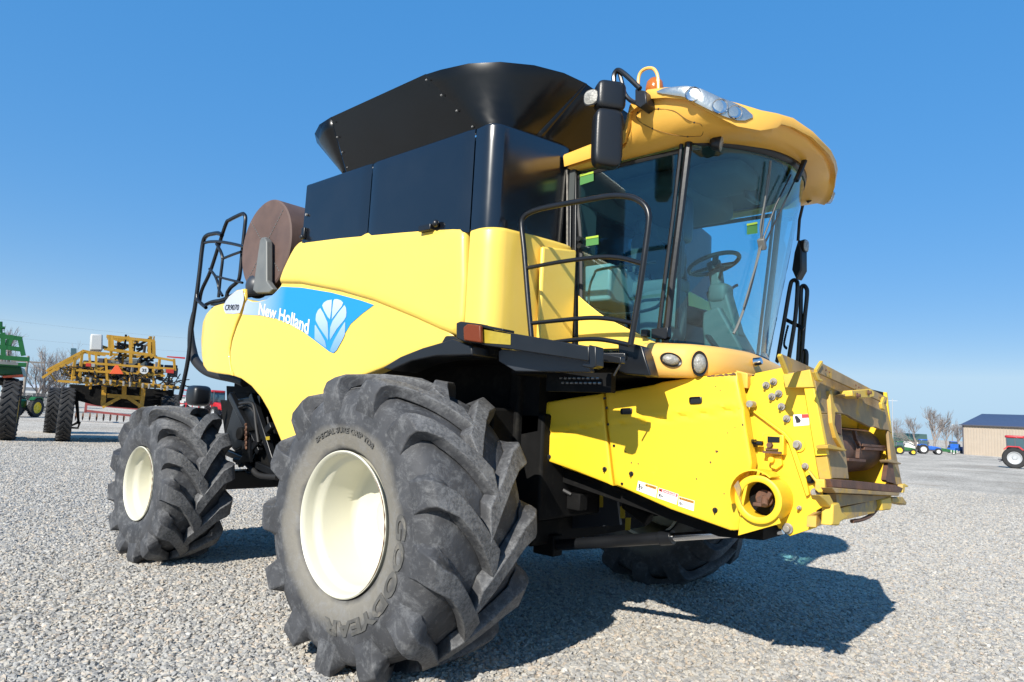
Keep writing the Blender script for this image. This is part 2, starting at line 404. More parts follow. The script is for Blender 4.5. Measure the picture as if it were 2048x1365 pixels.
def stone_material():
    m = bpy.data.materials.new('crushed_limestone'); m.use_nodes = True
    n, l = m.node_tree.nodes, m.node_tree.links; b = n['Principled BSDF']; b.inputs['Roughness'].default_value = 0.9; b.inputs['Specular IOR Level'].default_value = 0.25
    oi = n.new('ShaderNodeObjectInfo'); cr = n.new('ShaderNodeValToRGB'); e = cr.color_ramp.elements
    e[0].position = 0; e[0].color = (0.22, 0.213, 0.2, 1); e[1].position = 1; e[1].color = (0.55, 0.525, 0.475, 1)
    for p, c in ((0.16, (0.31, 0.3, 0.283, 1)), (0.5, (0.40, 0.385, 0.355, 1)), (0.8, (0.435, 0.40, 0.34, 1)), (0.93, (0.45, 0.375, 0.3, 1))):
        x = cr.color_ramp.elements.new(p); x.color = c
    l.new(oi.outputs['Random'], cr.inputs[0])
    tc = n.new('ShaderNodeTexCoord'); no = n.new('ShaderNodeTexNoise'); no.inputs['Scale'].default_value = 60; no.inputs['Detail'].default_value = 4; l.new(tc.outputs['Object'], no.inputs['Vector'])
    mr = n.new('ShaderNodeMapRange'); mr.inputs[3].default_value = 0.8; mr.inputs[4].default_value = 1.2; l.new(no.outputs['Fac'], mr.inputs[0])
    sc = n.new('ShaderNodeVectorMath'); sc.operation = 'SCALE'; l.new(cr.outputs[0], sc.inputs[0]); l.new(mr.outputs[0], sc.inputs['Scale']); l.new(sc.outputs[0], b.inputs['Base Color'])
    return m
M['stone'] = stone_material()
g = MB(); rad = [0, 2, 4, 6, 9, 12, 16, 22, 30, 40, 55, 75, 100, 130, 170, 230, 320, 450, 700, 1100]
NA = 96; cx0, cy0 = 1.0, -2.0
vs = [(cx0, cy0, terrain_z(cy0))]; fs = []
for i, rr in enumerate(rad[1:]):
    for k in range(NA):
        a = 2 * math.pi * k / NA; x, y = cx0 + rr * math.cos(a), cy0 + rr * math.sin(a); vs.append((x, y, terrain_z(y)))
for k in range(NA): fs.append((0, 1 + k, 1 + (k + 1) % NA))
for i in range(len(rad) - 2):
    for k in range(NA):
        a, b = 1 + i * NA, 1 + (i + 1) * NA; fs.append((a + k, b + k, b + (k + 1) % NA, a + (k + 1) % NA))
g.add(vs, fs)
ground = build('ground', g, M['ground']); ground['kind'] = 'structure'

def gravel_scatter():
    # loose crushed stone round the machine: instanced chips on a patch of ground, thinning out with distance
    cx, cy = 3.63, -4.88; rings = [1.2, 2.5, 4, 5.5, 7, 8.5, 10, 12, 14, 17, 20, 24, 30]
    a0, a1 = R(78), R(186); na = 40; vs, fs, wt = [], [], []
    for r_ in rings:
        for k in range(na + 1):
            a = lerp(a0, a1, k / na); x, y = cx + r_ * math.cos(a), cy + r_ * math.sin(a)
            vs.append((x, y, terrain_z(y) + 0.003)); wt.append(1.0 if r_ < 8.6 else max(0.05, (8.6 / r_) ** 2.1) if r_ < 29 else 0.02)
    for i in range(len(rings) - 1):
        for k in range(na): fs.append((i * (na + 1) + k, (i + 1) * (na + 1) + k, (i + 1) * (na + 1) + k + 1, i * (na + 1) + k + 1))
    me = bpy.data.meshes.new('gravel'); me.from_pydata(vs, [], fs)
    at = me.attributes.new('dens', 'FLOAT', 'POINT'); at.data.foreach_set('value', wt)
    o = bpy.data.objects.new('gravel', me); COL.objects.link(o); o['kind'] = 'stuff'; o['label'] = 'loose grey crushed stone covering the yard around the harvester'
    ng = bpy.data.node_groups.new('gravel', 'GeometryNodeTree'); ng.interface.new_socket('Geometry', in_out='INPUT', socket_type='NodeSocketGeometry'); ng.interface.new_socket('Geometry', in_out='OUTPUT', socket_type='NodeSocketGeometry')
    N, L = ng.nodes, ng.links; gi, go = N.new('NodeGroupInput'), N.new('NodeGroupOutput')
    dp = N.new('GeometryNodeDistributePointsOnFaces'); na_ = N.new('GeometryNodeInputNamedAttribute'); na_.data_type = 'FLOAT'; na_.inputs[0].default_value = 'dens'
    mu = N.new('ShaderNodeMath'); mu.operation = 'MULTIPLY'; mu.inputs[1].default_value = 2150; L.new(na_.outputs[0], mu.inputs[0]); L.new(mu.outputs[0], dp.inputs['Density']); L.new(gi.outputs[0], dp.inputs['Mesh'])
    g2i = N.new('GeometryNodeGeometryToInstance')
    for k in range(5):
        ico = N.new('GeometryNodeMeshIcoSphere'); ico.inputs['Radius'].default_value = 0.0148; ico.inputs['Subdivisions'].default_value = 2
        sp = N.new('GeometryNodeSetPosition'); no = N.new('ShaderNodeTexNoise'); no.noise_dimensions = '4D'; no.inputs['W'].default_value = 7.3 * k + 1; no.inputs['Scale'].default_value = 42; no.inputs['Detail'].default_value = 1
        sub = N.new('ShaderNodeVectorMath'); sub.operation = 'SUBTRACT'; sub.inputs[1].default_value = (0.5, 0.5, 0.5); sc = N.new('ShaderNodeVectorMath'); sc.operation = 'SCALE'; sc.inputs['Scale'].default_value = 0.038
        L.new(no.outputs['Color'], sub.inputs[0]); L.new(sub.outputs[0], sc.inputs[0]); L.new(sc.outputs[0], sp.inputs['Offset']); L.new(ico.outputs[0], sp.inputs['Geometry'])
        sm = N.new('GeometryNodeSetMaterial'); sm.inputs['Material'].default_value = M['stone']; ss = N.new('GeometryNodeSetShadeSmooth'); ss.inputs['Shade Smooth'].default_value = False
        tr = N.new('GeometryNodeTransform'); tr.inputs['Scale'].default_value = (1.25, 0.9, 0.62)
        L.new(sp.outputs[0], ss.inputs[0]); L.new(ss.outputs[0], sm.inputs[0]); L.new(sm.outputs[0], tr.inputs[0]); L.new(tr.outputs[0], g2i.inputs[0])
    ip = N.new('GeometryNodeInstanceOnPoints'); ip.inputs['Pick Instance'].default_value = True
    L.new(dp.outputs['Points'], ip.inputs['Points']); L.new(g2i.outputs[0], ip.inputs['Instance'])
    rv = N.new('FunctionNodeRandomValue'); rv.data_type = 'FLOAT_VECTOR'; rv.inputs[0].default_value = (-0.6, -0.6, 0); rv.inputs[1].default_value = (0.6, 0.6, 6.28); L.new(rv.outputs[0], ip.inputs['Rotation'])
    rs = N.new('FunctionNodeRandomValue'); rs.data_type = 'FLOAT'; rs.inputs[2].default_value = 0.28; rs.inputs[3].default_value = 1.4; L.new(rs.outputs[1], ip.inputs['Scale'])
    L.new(ip.outputs[0], go.inputs[0])
    md = o.modifiers.new('scatter', 'NODES'); md.node_group = ng
    me.materials.append(M['stone'])
    return o
gravel_scatter()

# ---------------------------------------------------------------- wheels
def tyre_material(name, band):
    m = mat(name, (0.048, 0.049, 0.053), 0.72, var=0.35, vscale=5, dirt=(0.13, 0.13, 0.13), dirt_amt=0.3, dscale=7, bump=0.35, bscale=28)
    n, l = m.node_tree.nodes, m.node_tree.links; b = n['Principled BSDF']
    # a band of dried dust round the lower sidewall
    old = b.inputs['Base Color'].links[0].from_socket
    tc = n.new('ShaderNodeTexCoord'); sx = n.new('ShaderNodeSeparateXYZ'); l.new(tc.outputs['Object'], sx.inputs[0])
    cx = n.new('ShaderNodeCombineXYZ'); l.new(sx.outputs[0], cx.inputs[0]); l.new(sx.outputs[2], cx.inputs[2])
    ln = n.new('ShaderNodeVectorMath'); ln.operation = 'LENGTH'; l.new(cx.outputs[0], ln.inputs[0])
    no = n.new('ShaderNodeTexNoise'); no.inputs['Scale'].default_value = 3; no.inputs['Detail'].default_value = 6; l.new(tc.outputs['Object'], no.inputs['Vector'])
    ad = n.new('ShaderNodeMath'); ad.operation = 'MULTIPLY_ADD'; ad.inputs[1].default_value = 0.16; l.new(no.outputs['Fac'], ad.inputs[0]); l.new(ln.outputs['Value'], ad.inputs[2])
    cr = n.new('ShaderNodeValToRGB'); e = cr.color_ramp.elements; e[0].position = 0.53; e[0].color = (0, 0, 0, 1); e[1].position = 0.575; e[1].color = (0.75, 0.75, 0.75, 1)
    for p, c in ((0.66, 0.6), (0.73, 0.0)):
        x = cr.color_ramp.elements.new(p); x.color = (c, c, c, 1)
    l.new(ad.outputs[0], cr.inputs[0])
    mi = n.new('ShaderNodeMix'); mi.data_type = 'RGBA'; mi.inputs[7].default_value = (0.235, 0.215, 0.175, 1); l.new(old, mi.inputs[6]); l.new(cr.outputs[0], mi.inputs[0])
    if not band:
        for e_ in cr.color_ramp.elements: e_.color = (0, 0, 0, 1)
    # pale scuff marks
    sc = n.new('ShaderNodeTexNoise'); sc.inputs['Scale'].default_value = 9; sc.inputs['Detail'].default_value = 12; sc.inputs['Roughness'].default_value = 0.82; sc.inputs['Distortion'].default_value = 0.5; l.new(tc.outputs['Object'], sc.inputs['Vector'])
    c2 = n.new('ShaderNodeMapRange'); c2.inputs[1].default_value = 0.5; c2.inputs[2].default_value = 0.72; c2.inputs[4].default_value = 0.75; l.new(sc.outputs['Fac'], c2.inputs[0])
    m2 = n.new('ShaderNodeMix'); m2.data_type = 'RGBA'; m2.inputs[7].default_value = (0.215, 0.217, 0.22, 1); l.new(mi.outputs[2], m2.inputs[6]); l.new(c2.outputs[0], m2.inputs[0]); 
    # abraded lug tops
    wr_ = n.new('ShaderNodeMapRange'); wr_.inputs[1].default_value = (0.92 if band else 0.755); wr_.inputs[2].default_value = (0.955 if band else 0.785); wr_.inputs[4].default_value = 0.6; l.new(ln.outputs['Value'], wr_.inputs[0])
    fn = n.new('ShaderNodeTexNoise'); fn.inputs['Scale'].default_value = 45; fn.inputs['Detail'].default_value = 8; fn.inputs['Roughness'].default_value = 0.8; l.new(tc.outputs['Object'], fn.inputs['Vector'])
    f2 = n.new('ShaderNodeMapRange'); f2.inputs[1].default_value = 0.4; f2.inputs[2].default_value = 0.6; l.new(fn.outputs['Fac'], f2.inputs[0])
    mm = n.new('ShaderNodeMath'); mm.operation = 'MULTIPLY'; l.new(wr_.outputs[0], mm.inputs[0]); l.new(f2.outputs[0], mm.inputs[1])
    m4 = n.new('ShaderNodeMix'); m4.data_type = 'RGBA'; m4.inputs[7].default_value = (0.23, 0.23, 0.228, 1); l.new(m2.outputs[2], m4.inputs[6]); l.new(mm.outputs[0], m4.inputs[0]); l.new(m4.outputs[2], b.inputs['Base Color'])
    return m
M['tyre'] = tyre_material('weathered_rubber', True)
M['tyre_rear'] = tyre_material('grey_rubber', False)
M['letter'] = mat('moulded_letter_rubber', (0.085, 0.082, 0.075), 0.75, var=0.3, vscale=12, dirt=(0.17, 0.155, 0.13), dirt_amt=0.4, dscale=9)
def tyre_mesh(Rr, rr, wd, N=15, delta=0.5, seed=1, hl=0.09):
    rnd = random.Random(seed); mb = MB(); h = wd / 2; Rc = Rr - hl
    half = [(0.0, 0.075), (0.05, 0.035), (0.2, 0.008), (0.45, 0.0), (0.68, 0.01), (0.84, 0.035), (0.93, 0.075), (0.975, 0.14), (0.995, 0.24)]
    prof = [(rr + f * (Rc - rr), -h + a) for f, a in half] + [(Rc, 0)] + [(rr + f * (Rc - rr), h - a) for f, a in half[::-1]]
    lathe(mb, prof, (0, 0, 0), (0, 1, 0), n=120)
    def pt(th, r, a): return (r * math.cos(th), a, r * math.sin(th))
    for s in (-1, 1):
        for i in range(N):
            t0 = 2 * math.pi * (i + (0.5 if s > 0 else 0)) / N + rnd.uniform(-0.012, 0.012)
            st = [(0.03, 0.74, 0.008, 0.742, 0.0, 1.5), (0.04, 0.82, -0.006, 0.83, 0.0, 1.45), (0.08, 0.875, -0.012, 0.905, 0.01, 1.3), (0.09, 0.89, 0.004, 0.958, 0.04, 1.15), (0.13, 0.905, 0.045, 0.985, 0.10, 1.05)]
            for k in range(1, 8):
                q = k / 7; a = lerp(0.09, h + 0.045, q); st.append((a, 0.915, a, lerp(0.992, 1.0, min(1, q * 1.5)), 0.10 + 0.90 * (0.72 * q + 0.28 * q * q), 1.0 + (0.45 * max(0, q - 0.62) / 0.38)))
            rings = []
            for j, (ab, rb, at_, rt, g_, wf) in enumerate(st):
                th = t0 - delta * g_; ht = 0.068 * wf / Rr * (1 + rnd.uniform(-.04, .04)); hb = 0.098 * wf / Rr; rt_ = rt * Rr + (rnd.uniform(-0.004, 0.002) if j > 3 else 0)
                if j == 0: ht = hb * 0.9
                A, B = s * (h - ab), s * (h - at_)
                # leading edge steep, trailing edge sloped
                rings.append([pt(th - hb * 0.86, rb * Rr, A), pt(th - ht, rt_, B), pt(th + ht, rt_, B), pt(th + hb * 1.12, rb * Rr, A)])
            loft(mb, rings, closed=True, caps=True)
    return mb
def ring_text(s, size, rmid, tmid, aw, sp=1.0, bold=0.0):
    vs, fs = text_mesh(s, size, bold, 0.003); x0, x1 = min(v.x for v in vs), max(v.x for v in vs); mb = MB(); out = []
    for v in vs:
        th = tmid - (v.x - (x0 + x1) / 2) * sp / rmid; r = rmid + v.y - size * 0.35; out.append((r * math.cos(th), aw(r) - v.z - 0.005, r * math.sin(th)))
    mb.add(out, fs); return mb
def rim_mesh(rr, wd, deep):
    mb = MB(); k = rr / 0.445; h = wd / 2
    prof = [(0.437, 0.05), (0.452, 0.035), (0.455, 0.022), (0.447, 0.016), (0.436, 0.024), (0.428, 0.05), (0.424, 0.09), (0.418, 0.115), (0.396, 0.132), (0.388, 0.16), (0.386, deep - 0.06), (0.372, deep - 0.015), (0.35, deep), (0.29, deep + 0.012), (0.27, deep + 0.03), (0.18, deep + 0.03), (0.16, deep), (0.12, deep - 0.02), (0.0, deep - 0.02)]
    lathe(mb, [(r * k + 1e-4, -h + a) for r, a in prof], (0, 0, 0), (0, 1, 0), n=96)
    lathe(mb, [(0.438 * k, -h + 0.045), (0.43 * k, h - 0.03), (0.455 * k, h - 0.02)], (0, 0, 0), (0, 1, 0), n=64)
    return mb
HV = empty('combine_harvester'); tag(HV, 'large yellow combine harvester with black grain tank, parked without its header on the gravel', 'combine harvester')
def wheel(name, loc, Rr, rr, wd, deep, N, seed, text=False, rz=0.0, delta=0.5, proto=None):
    wr = build(name, rim_mesh(rr, wd, deep), M['cream'], HV, ang=50)
    wr.location = loc; wr.rotation_euler = (0, 0, rz)
    ty = build('tyre', tyre_mesh(Rr, rr, wd, N, delta, seed), M['tyre' if text else 'tyre_rear'], wr, bevel=0.007, ang=32, seg=2)
    h = wd / 2
    v = MB(); tube(v, [(0.405 * rr / .445 * math.cos(0.9), -h + 0.14, 0.405 * rr / .445 * math.sin(0.9)), (0.385 * rr / .445 * math.cos(0.9), -h + 0.08, 0.385 * rr / .445 * math.sin(0.9))], 0.008); build('valve_stem', v, M['rubber'], wr)
    v = MB(); kk = rr / 0.445; tube(v, [(0.449 * kk * math.cos(a), -h + 0.0185, 0.449 * kk * math.sin(a)) for a in (R(-48 + 5 * q_) for q_ in range(24))], [0.0015 + 0.0045 * abs(math.sin(q_ * 1.7)) * math.sin(math.pi * q_ / 23) for q_ in range(24)], 5); build('rim_rust', v, M['rust'], wr)
    if text:
        Rc = Rr - 0.09
        prof = sorted([(rr + f * (Rc - rr), -h + a) for f, a in ((0.0, 0.075), (0.05, 0.035), (0.2, 0.008), (0.45, 0.0), (0.68, 0.01), (0.84, 0.035))])
        aw = lambda r: interp(prof, r)
        build('maker_lettering', ring_text('GOODYEAR', 0.12, 0.62, R(-33), aw, 1.75, 0.004), M['letter'], wr)
        build('tread_lettering', ring_text('SPECIAL SURE GRIP TD8', 0.047, 0.585, R(98), aw, 1.3, 0.001), M['letter'], wr)
    return wr
wf = wheel('front_wheel', (0, -1.885, 0.92), 0.965, 0.445, 0.86, 0.43, 13, 3, True)
wf.rotation_euler = (0, R(8), 0)
# keep the lettering upright as seen: turn only the tyre pattern
wr_ = wheel('rear_wheel', (-3.73, -1.81, 0.775), 0.795, 0.362, 0.66, 0.30, 13, 7, False, 0.0, 0.52)
fw2 = dup(wf, (0, 1.885, 0.92), None, HV); fw2.rotation_euler = (0, R(-8), R(180))
rw2 = dup(wr_, (-3.73, 1.81, 0.775), R(180), HV)

# ---------------------------------------------------------------- body side panels
def body_y(x, z=0):
    t = max(0.0, -2.6 - x); return -1.72 + 0.11 * t * t
def low_y(x, z):   # belly panel: slightly tucked under near its lower edge and below the crease
    return body_y(x) + 0.02 + 0.05 * max(0.0, 1.75 - z) - 0.012 * math.sin((z - 1.3) * 2.2)
def up_y(x, z): return body_y(x) - 0.018 + 0.03 * max(0, z - 2.65) ** 2 * 4
rear_out = [(-2.734,-1.718,2.765),(-2.904,-1.71,2.766),(-3.087,-1.694,2.722),(-3.2,-1.68,2.659),(-3.578,-1.615,2.664),(-3.964,-1.516,2.615),(-4.215,-1.435,2.542),(-4.179,-1.447,2.334),(-3.979,-1.511,2.138),(-3.806,-1.56,2.019),(-3.571,-1.616,1.952),(-3.229,-1.676,1.925),(-2.813,-1.715,1.901),(-2.9,-1.71,2.027),(-2.951,-1.706,2.133),(-2.931,-1.708,2.259),(-2.848,-1.713,2.416),(-2.769,-1.717,2.522),(-2.701,-1.719,2.657)]
low_out = [(-2.669,-1.719,2.655),(-2.732,-1.718,2.499),(-2.809,-1.715,2.394),(-2.882,-1.711,2.257),(-2.901,-1.71,2.132),(-2.864,-1.712,2.026),(-2.778,-1.717,1.896),(-2.604,-1.72,1.867),(-2.397,-1.72,1.797),(-2.212,-1.72,1.697),(-2.065,-1.72,1.578),(-1.923,-1.72,1.415),(-1.816,-1.72,1.29),(-1.741,-1.72,1.187),(-1.551,-1.72,1.401),(-1.217,-1.72,1.698),(-0.823,-1.72,1.865),(-0.436,-1.72,1.957),(-0.161,-1.72,2.043),(-0.006,-1.72,2.076),(0.194,-1.72,2.113),(0.314,-1.72,2.167),(0.207,-1.72,2.252),(-0.095,-1.72,2.37),(-0.331,-1.72,2.446),(-0.596,-1.72,2.528),(-1.065,-1.72,2.658),(-1.691,-1.72,2.788),(-1.993,-1.72,2.836),(-2.046,-1.72,2.738),(-2.142,-1.72,2.676),(-2.288,-1.72,2.625),(-2.437,-1.72,2.617),(-2.554,-1.72,2.626)]
up_out = [(-2.05,-1.72,2.757),(-1.999,-1.72,2.875),(-1.911,-1.72,3.014),(-1.825,-1.72,3.116),(-1.663,-1.72,3.13),(-1.125,-1.72,3.095),(-0.71,-1.72,3.056),(-0.335,-1.72,3.017),(0.008,-1.72,2.978),(0.246,-1.72,2.946),(0.372,-1.72,2.924),(0.395,-1.72,2.762),(0.418,-1.72,2.551),(0.421,-1.72,2.276),(0.382,-1.72,2.168),(0.318,-1.72,2.178),(0.185,-1.72,2.218),(-0.09,-1.72,2.315),(-0.325,-1.72,2.392),(-0.59,-1.72,2.477),(-1.057,-1.72,2.595),(-1.68,-1.72,2.719)]
for s in (1, -1):
    p = MB(); panel(p, rear_out, lambda x, z: body_y(x) + 0.012, r=0.016, sgn=s, depth=0.02); build('rear_side_panel', p, M['body'], HV, ang=60)
    p = MB(); panel(p, low_out, low_y, r=0.018, sgn=s, depth=0.10); build('lower_side_panel', p, M['body'], HV, ang=60)
    p = MB(); panel(p, up_out, up_y, r=0.045, sgn=s, depth=0.10); build('upper_side_panel', p, M['body'], HV, ang=60)
def arc(cx, cy, r, a0, a1, n=8): return [(cx + r * math.cos(R(lerp(a0, a1, k / n))), cy + r * math.sin(R(lerp(a0, a1, k / n)))) for k in range(n + 1)]
def resample(P, d=0.06):
    out = []
    for a, b in zip(P, P[1:]):
        k = max(1, int(math.hypot(b[0] - a[0], b[1] - a[1]) / d)); out += [(lerp(a[0], b[0], j / k), lerp(a[1], b[1], j / k)) for j in range(k)]
    return out + [P[-1]]
def wrap(mb, plan, zb, zt, r=0.03, depth=0.06, top_in=0.0, sgn=1, bow=0.0, rows=8):
    """upright sheet along a plan curve with rolled top edge"""
    P = resample(plan); n = len(P); nm = []
    for i in range(n):
        a, b = P[max(0, i - 1)], P[min(n - 1, i + 1)]; d = (b[0] - a[0], b[1] - a[1]); L = math.hypot(*d) or 1; nm.append((-d[1] / L, d[0] / L))
    rings = []
    L = [0]
    for a, b in zip(P, P[1:]): L.append(L[-1] + math.hypot(b[0] - a[0], b[1] - a[1]))
    for i in range(n):
        x, y = P[i]; b_, t_ = zb(x, y), zt(x, y); col = []
        e = min(L[i], L[-1] - L[i]); ei = 0.012 * max(0, 1 - e / 0.03) ** 2
        def q(z, inn): return (x + nm[i][0] * (inn + ei), (y + nm[i][1] * (inn + ei)) * sgn, z)
        col.append(q(b_, depth))
        col.append(q(b_, 0))
        for k in range(1, rows): col.append(q(lerp(b_, t_ - r, k / (rows - 1)), -bow * math.sin(math.pi * k / (rows - 1))))
        for k in range(1, 5): a = k / 4 * math.pi / 2; col.append(q(t_ - r + r * math.sin(a), r * (1 - math.cos(a))))
        col.append(q(t_, r + depth))
        rings.append(col)
    loft(mb, rings, closed=False)
    return mb
# yellow front corner panel below the tank
fp = [(0.43, -1.735), (0.50, -1.735)] + arc(0.52, -1.585, 0.15, -90, -8, 8) + [(0.685, -1.35), (0.69, -1.1), (0.68, -0.88)]
ztop = lambda x, y: 2.90 + 0.055 * max(0, y + 1.72)
for s in (1, -1):
    p = MB(); wrap(p, fp, lambda x, y: 2.06 if y > -1.5 else lerp(2.06, 2.17, min(1, (-1.5 - y) / 0.12)), ztop, r=0.03, depth=0.08, sgn=s); build('front_corner_panel', p, M['body'], HV, ang=60)
# raised yellow inner panel behind the handrail
p = MB(); prism(p, [(0.70, y, z) for y, z in ((-1.30, 2.06), (-0.90, 2.06), (-0.90, 2.90), (-1.30, 2.84))], (0.035, 0, 0)); build('front_inset_panel', p, M['body'], HV, bevel=0.03, seg=3)

# ---------------------------------------------------------------- printed films on the body
def blue_gradient():
    m = bpy.data.materials.new('blue_gradient_print'); m.use_nodes = True
    n, l = m.node_tree.nodes, m.node_tree.links; b = n['Principled BSDF']; b.inputs['Roughness'].default_value = 0.35
    tc = n.new('ShaderNodeTexCoord'); sx = n.new('ShaderNodeSeparateXYZ'); l.new(tc.outputs['Object'], sx.inputs[0])
    mr = n.new('ShaderNodeMapRange'); mr.inputs[1].default_value = -2.75; mr.inputs[2].default_value = -1.65; l.new(sx.outputs[0], mr.inputs[0])
    cr = n.new('ShaderNodeValToRGB'); e = cr.color_ramp.elements; e[0].color = (0.40, 0.46, 0.58, 1); e[1].color = (0.015, 0.24, 0.53, 1); e[1].position = 0.75
    x = cr.color_ramp.elements.new(0.35); x.color = (0.26, 0.38, 0.56, 1)
    l.new(mr.outputs[0], cr.inputs[0]); l.new(cr.outputs[0], b.inputs['Base Color']); return m
M['blue_grad'] = blue_gradient()
M['pale'] = mat('pale_grey_print', (0.46, 0.49, 0.56), 0.35)
f = MB(); flat_on(f, [(-3.16,-1.686,2.572),(-3.204,-1.68,2.623),(-3.145,-1.687,2.675),(-3.045,-1.698,2.718),(-2.901,-1.71,2.75),(-2.776,-1.717,2.759),(-2.741,-1.718,2.751),(-2.707,-1.719,2.688),(-2.699,-1.719,2.647),(-2.719,-1.718,2.588),(-2.758,-1.717,2.521),(-2.895,-1.71,2.52),(-3.108,-1.692,2.541)], lambda x, z: body_y(x) + 0.012, 0.004); build('model_plate', f, M['pale'], HV)
f = MB(); flat_on(f, [(-2.671,-1.719,2.61),(-2.636,-1.72,2.642),(-2.532,-1.72,2.615),(-2.416,-1.72,2.606),(-2.277,-1.72,2.615),(-2.131,-1.72,2.666),(-2.026,-1.72,2.722),(-1.674,-1.72,2.682),(-1.201,-1.72,2.598),(-0.772,-1.72,2.498),(-0.599,-1.72,2.45),(-0.745,-1.72,2.388),(-0.882,-1.72,2.315),(-0.977,-1.72,2.209),(-1.04,-1.72,2.113),(-1.085,-1.72,2.081),(-1.152,-1.72,2.099),(-1.38,-1.72,2.199),(-1.614,-1.72,2.299),(-1.831,-1.72,2.372),(-2.054,-1.72,2.426),(-2.334,-1.72,2.47),(-2.701,-1.719,2.502)], low_y, 0.004); build('blue_decal', f, M['blue_grad'], HV)
# brand lettering follows the decal's curved lower edge
base = [(-2.379,-1.72,2.483),(-2.146,-1.72,2.44),(-2.026,-1.72,2.415),(-1.786,-1.72,2.357),(-1.614,-1.72,2.299),(-1.481,-1.72,2.256)]; topp = [(-2.386,-1.72,2.597),(-2.073,-1.72,2.537),(-1.805,-1.72,2.473),(-1.493,-1.72,2.385)]
bt = [(p[0], p[2]) for p in base]; tt = [(p[0], p[2]) for p in topp]
vs, fs = text_mesh('New Holland', 1.0, 0.022); x0, x1 = min(v.x for v in vs), max(v.x for v in vs); yh = max(v.y for v in vs)
mb = MB(); out = []
for v in vs:
    x = lerp(bt[0][0], bt[-1][0], (v.x - x0) / (x1 - x0)); zb, zt = interp(bt, x), interp(tt, x); z = lerp(zb, zt, v.y / yh); out.append((x, low_y(x, z) - 0.008, z))
mb.add(out, fs); build('brand_lettering', mb, M['white'], HV)
mt = [(-3.14,-1.688,2.578),(-2.787,-1.716,2.551),(-2.799,-1.716,2.607)]
vs, fs = text_mesh('CR9070', 1.0, 0.012); x0, x1 = min(v.x for v in vs), max(v.x for v in vs); yh = max(v.y for v in vs); out = []
for v in vs:
    x = lerp(mt[0][0], mt[1][0], (v.x - x0) / (x1 - x0)) + 0.015 * v.y; z = lerp(mt[1][2], mt[2][2], v.y / yh) + (mt[0][2] - mt[1][2]) * (1 - (v.x - x0) / (x1 - x0)); out.append((x, body_y(x) + 0.004, z))
mb = MB(); mb.add(out, fs); build('model_lettering', mb, M['ink'], HV)
def leaf_material():
    m = bpy.data.materials.new('leaf_emblem_print'); m.use_nodes = True
    n, l = m.node_tree.nodes, m.node_tree.links; b = n['Principled BSDF']; b.inputs['Roughness'].default_value = 0.35
    tc = n.new('ShaderNodeTexCoord'); sx = n.new('ShaderNodeSeparateXYZ'); l.new(tc.outputs['Object'], sx.inputs[0])
    mr = n.new('ShaderNodeMapRange'); mr.inputs[1].default_value = 2.05; mr.inputs[2].default_value = 2.5; l.new(sx.outputs[2], mr.inputs[0])
    cr = n.new('ShaderNodeValToRGB'); e = cr.color_ramp.elements; e[0].color = (0.10, 0.27, 0.58, 1); e[1].color = (0.46, 0.55, 0.66, 1); l.new(mr.outputs[0], cr.inputs[0]); l.new(cr.outputs[0], b.inputs['Base Color']); return m
M['leaf'] = leaf_material()
LEAVES = [[(-1.313,-1.72,2.495),(-1.293,-1.72,2.518),(-1.247,-1.72,2.533),(-1.177,-1.72,2.535),(-1.169,-1.72,2.442),(-1.175,-1.72,2.368),(-1.213,-1.72,2.39),(-1.276,-1.72,2.449)],
          [(-1.154,-1.72,2.523),(-1.14,-1.72,2.536),(-1.1,-1.72,2.534),(-1.045,-1.72,2.519),(-1.01,-1.72,2.497),(-1.025,-1.72,2.468),(-1.084,-1.72,2.421),(-1.149,-1.72,2.367),(-1.156,-1.72,2.441)],
          [(-1.392,-1.72,2.384),(-1.391,-1.72,2.424),(-1.368,-1.72,2.459),(-1.335,-1.72,2.474),(-1.272,-1.72,2.417),(-1.206,-1.72,2.343),(-1.184,-1.72,2.263),(-1.174,-1.72,2.189),(-1.217,-1.72,2.226),(-1.325,-1.72,2.309),(-1.387,-1.72,2.368)],
          [(-0.988,-1.72,2.476),(-0.964,-1.72,2.452),(-0.951,-1.72,2.413),(-0.951,-1.72,2.375),(-0.977,-1.72,2.346),(-1.065,-1.72,2.281),(-1.145,-1.72,2.192),(-1.157,-1.72,2.231),(-1.16,-1.72,2.301),(-1.134,-1.72,2.354),(-1.058,-1.72,2.423)],
          [(-1.395,-1.72,2.328),(-1.384,-1.72,2.332),(-1.349,-1.72,2.302),(-1.289,-1.72,2.252),(-1.218,-1.72,2.187),(-1.187,-1.72,2.128),(-1.232,-1.72,2.144),(-1.377,-1.72,2.208)],
          [(-0.961,-1.72,2.336),(-0.952,-1.72,2.322),(-0.945,-1.72,2.23),(-0.974,-1.72,2.186),(-1.041,-1.72,2.105),(-1.077,-1.72,2.086),(-1.118,-1.72,2.095),(-1.133,-1.72,2.111),(-1.091,-1.72,2.186),(-1.024,-1.72,2.268)]]
for q in LEAVES:
    f = MB(); flat_on(f, q, low_y, 0.007); build('leaf_emblem', f, M['leaf'], HV)

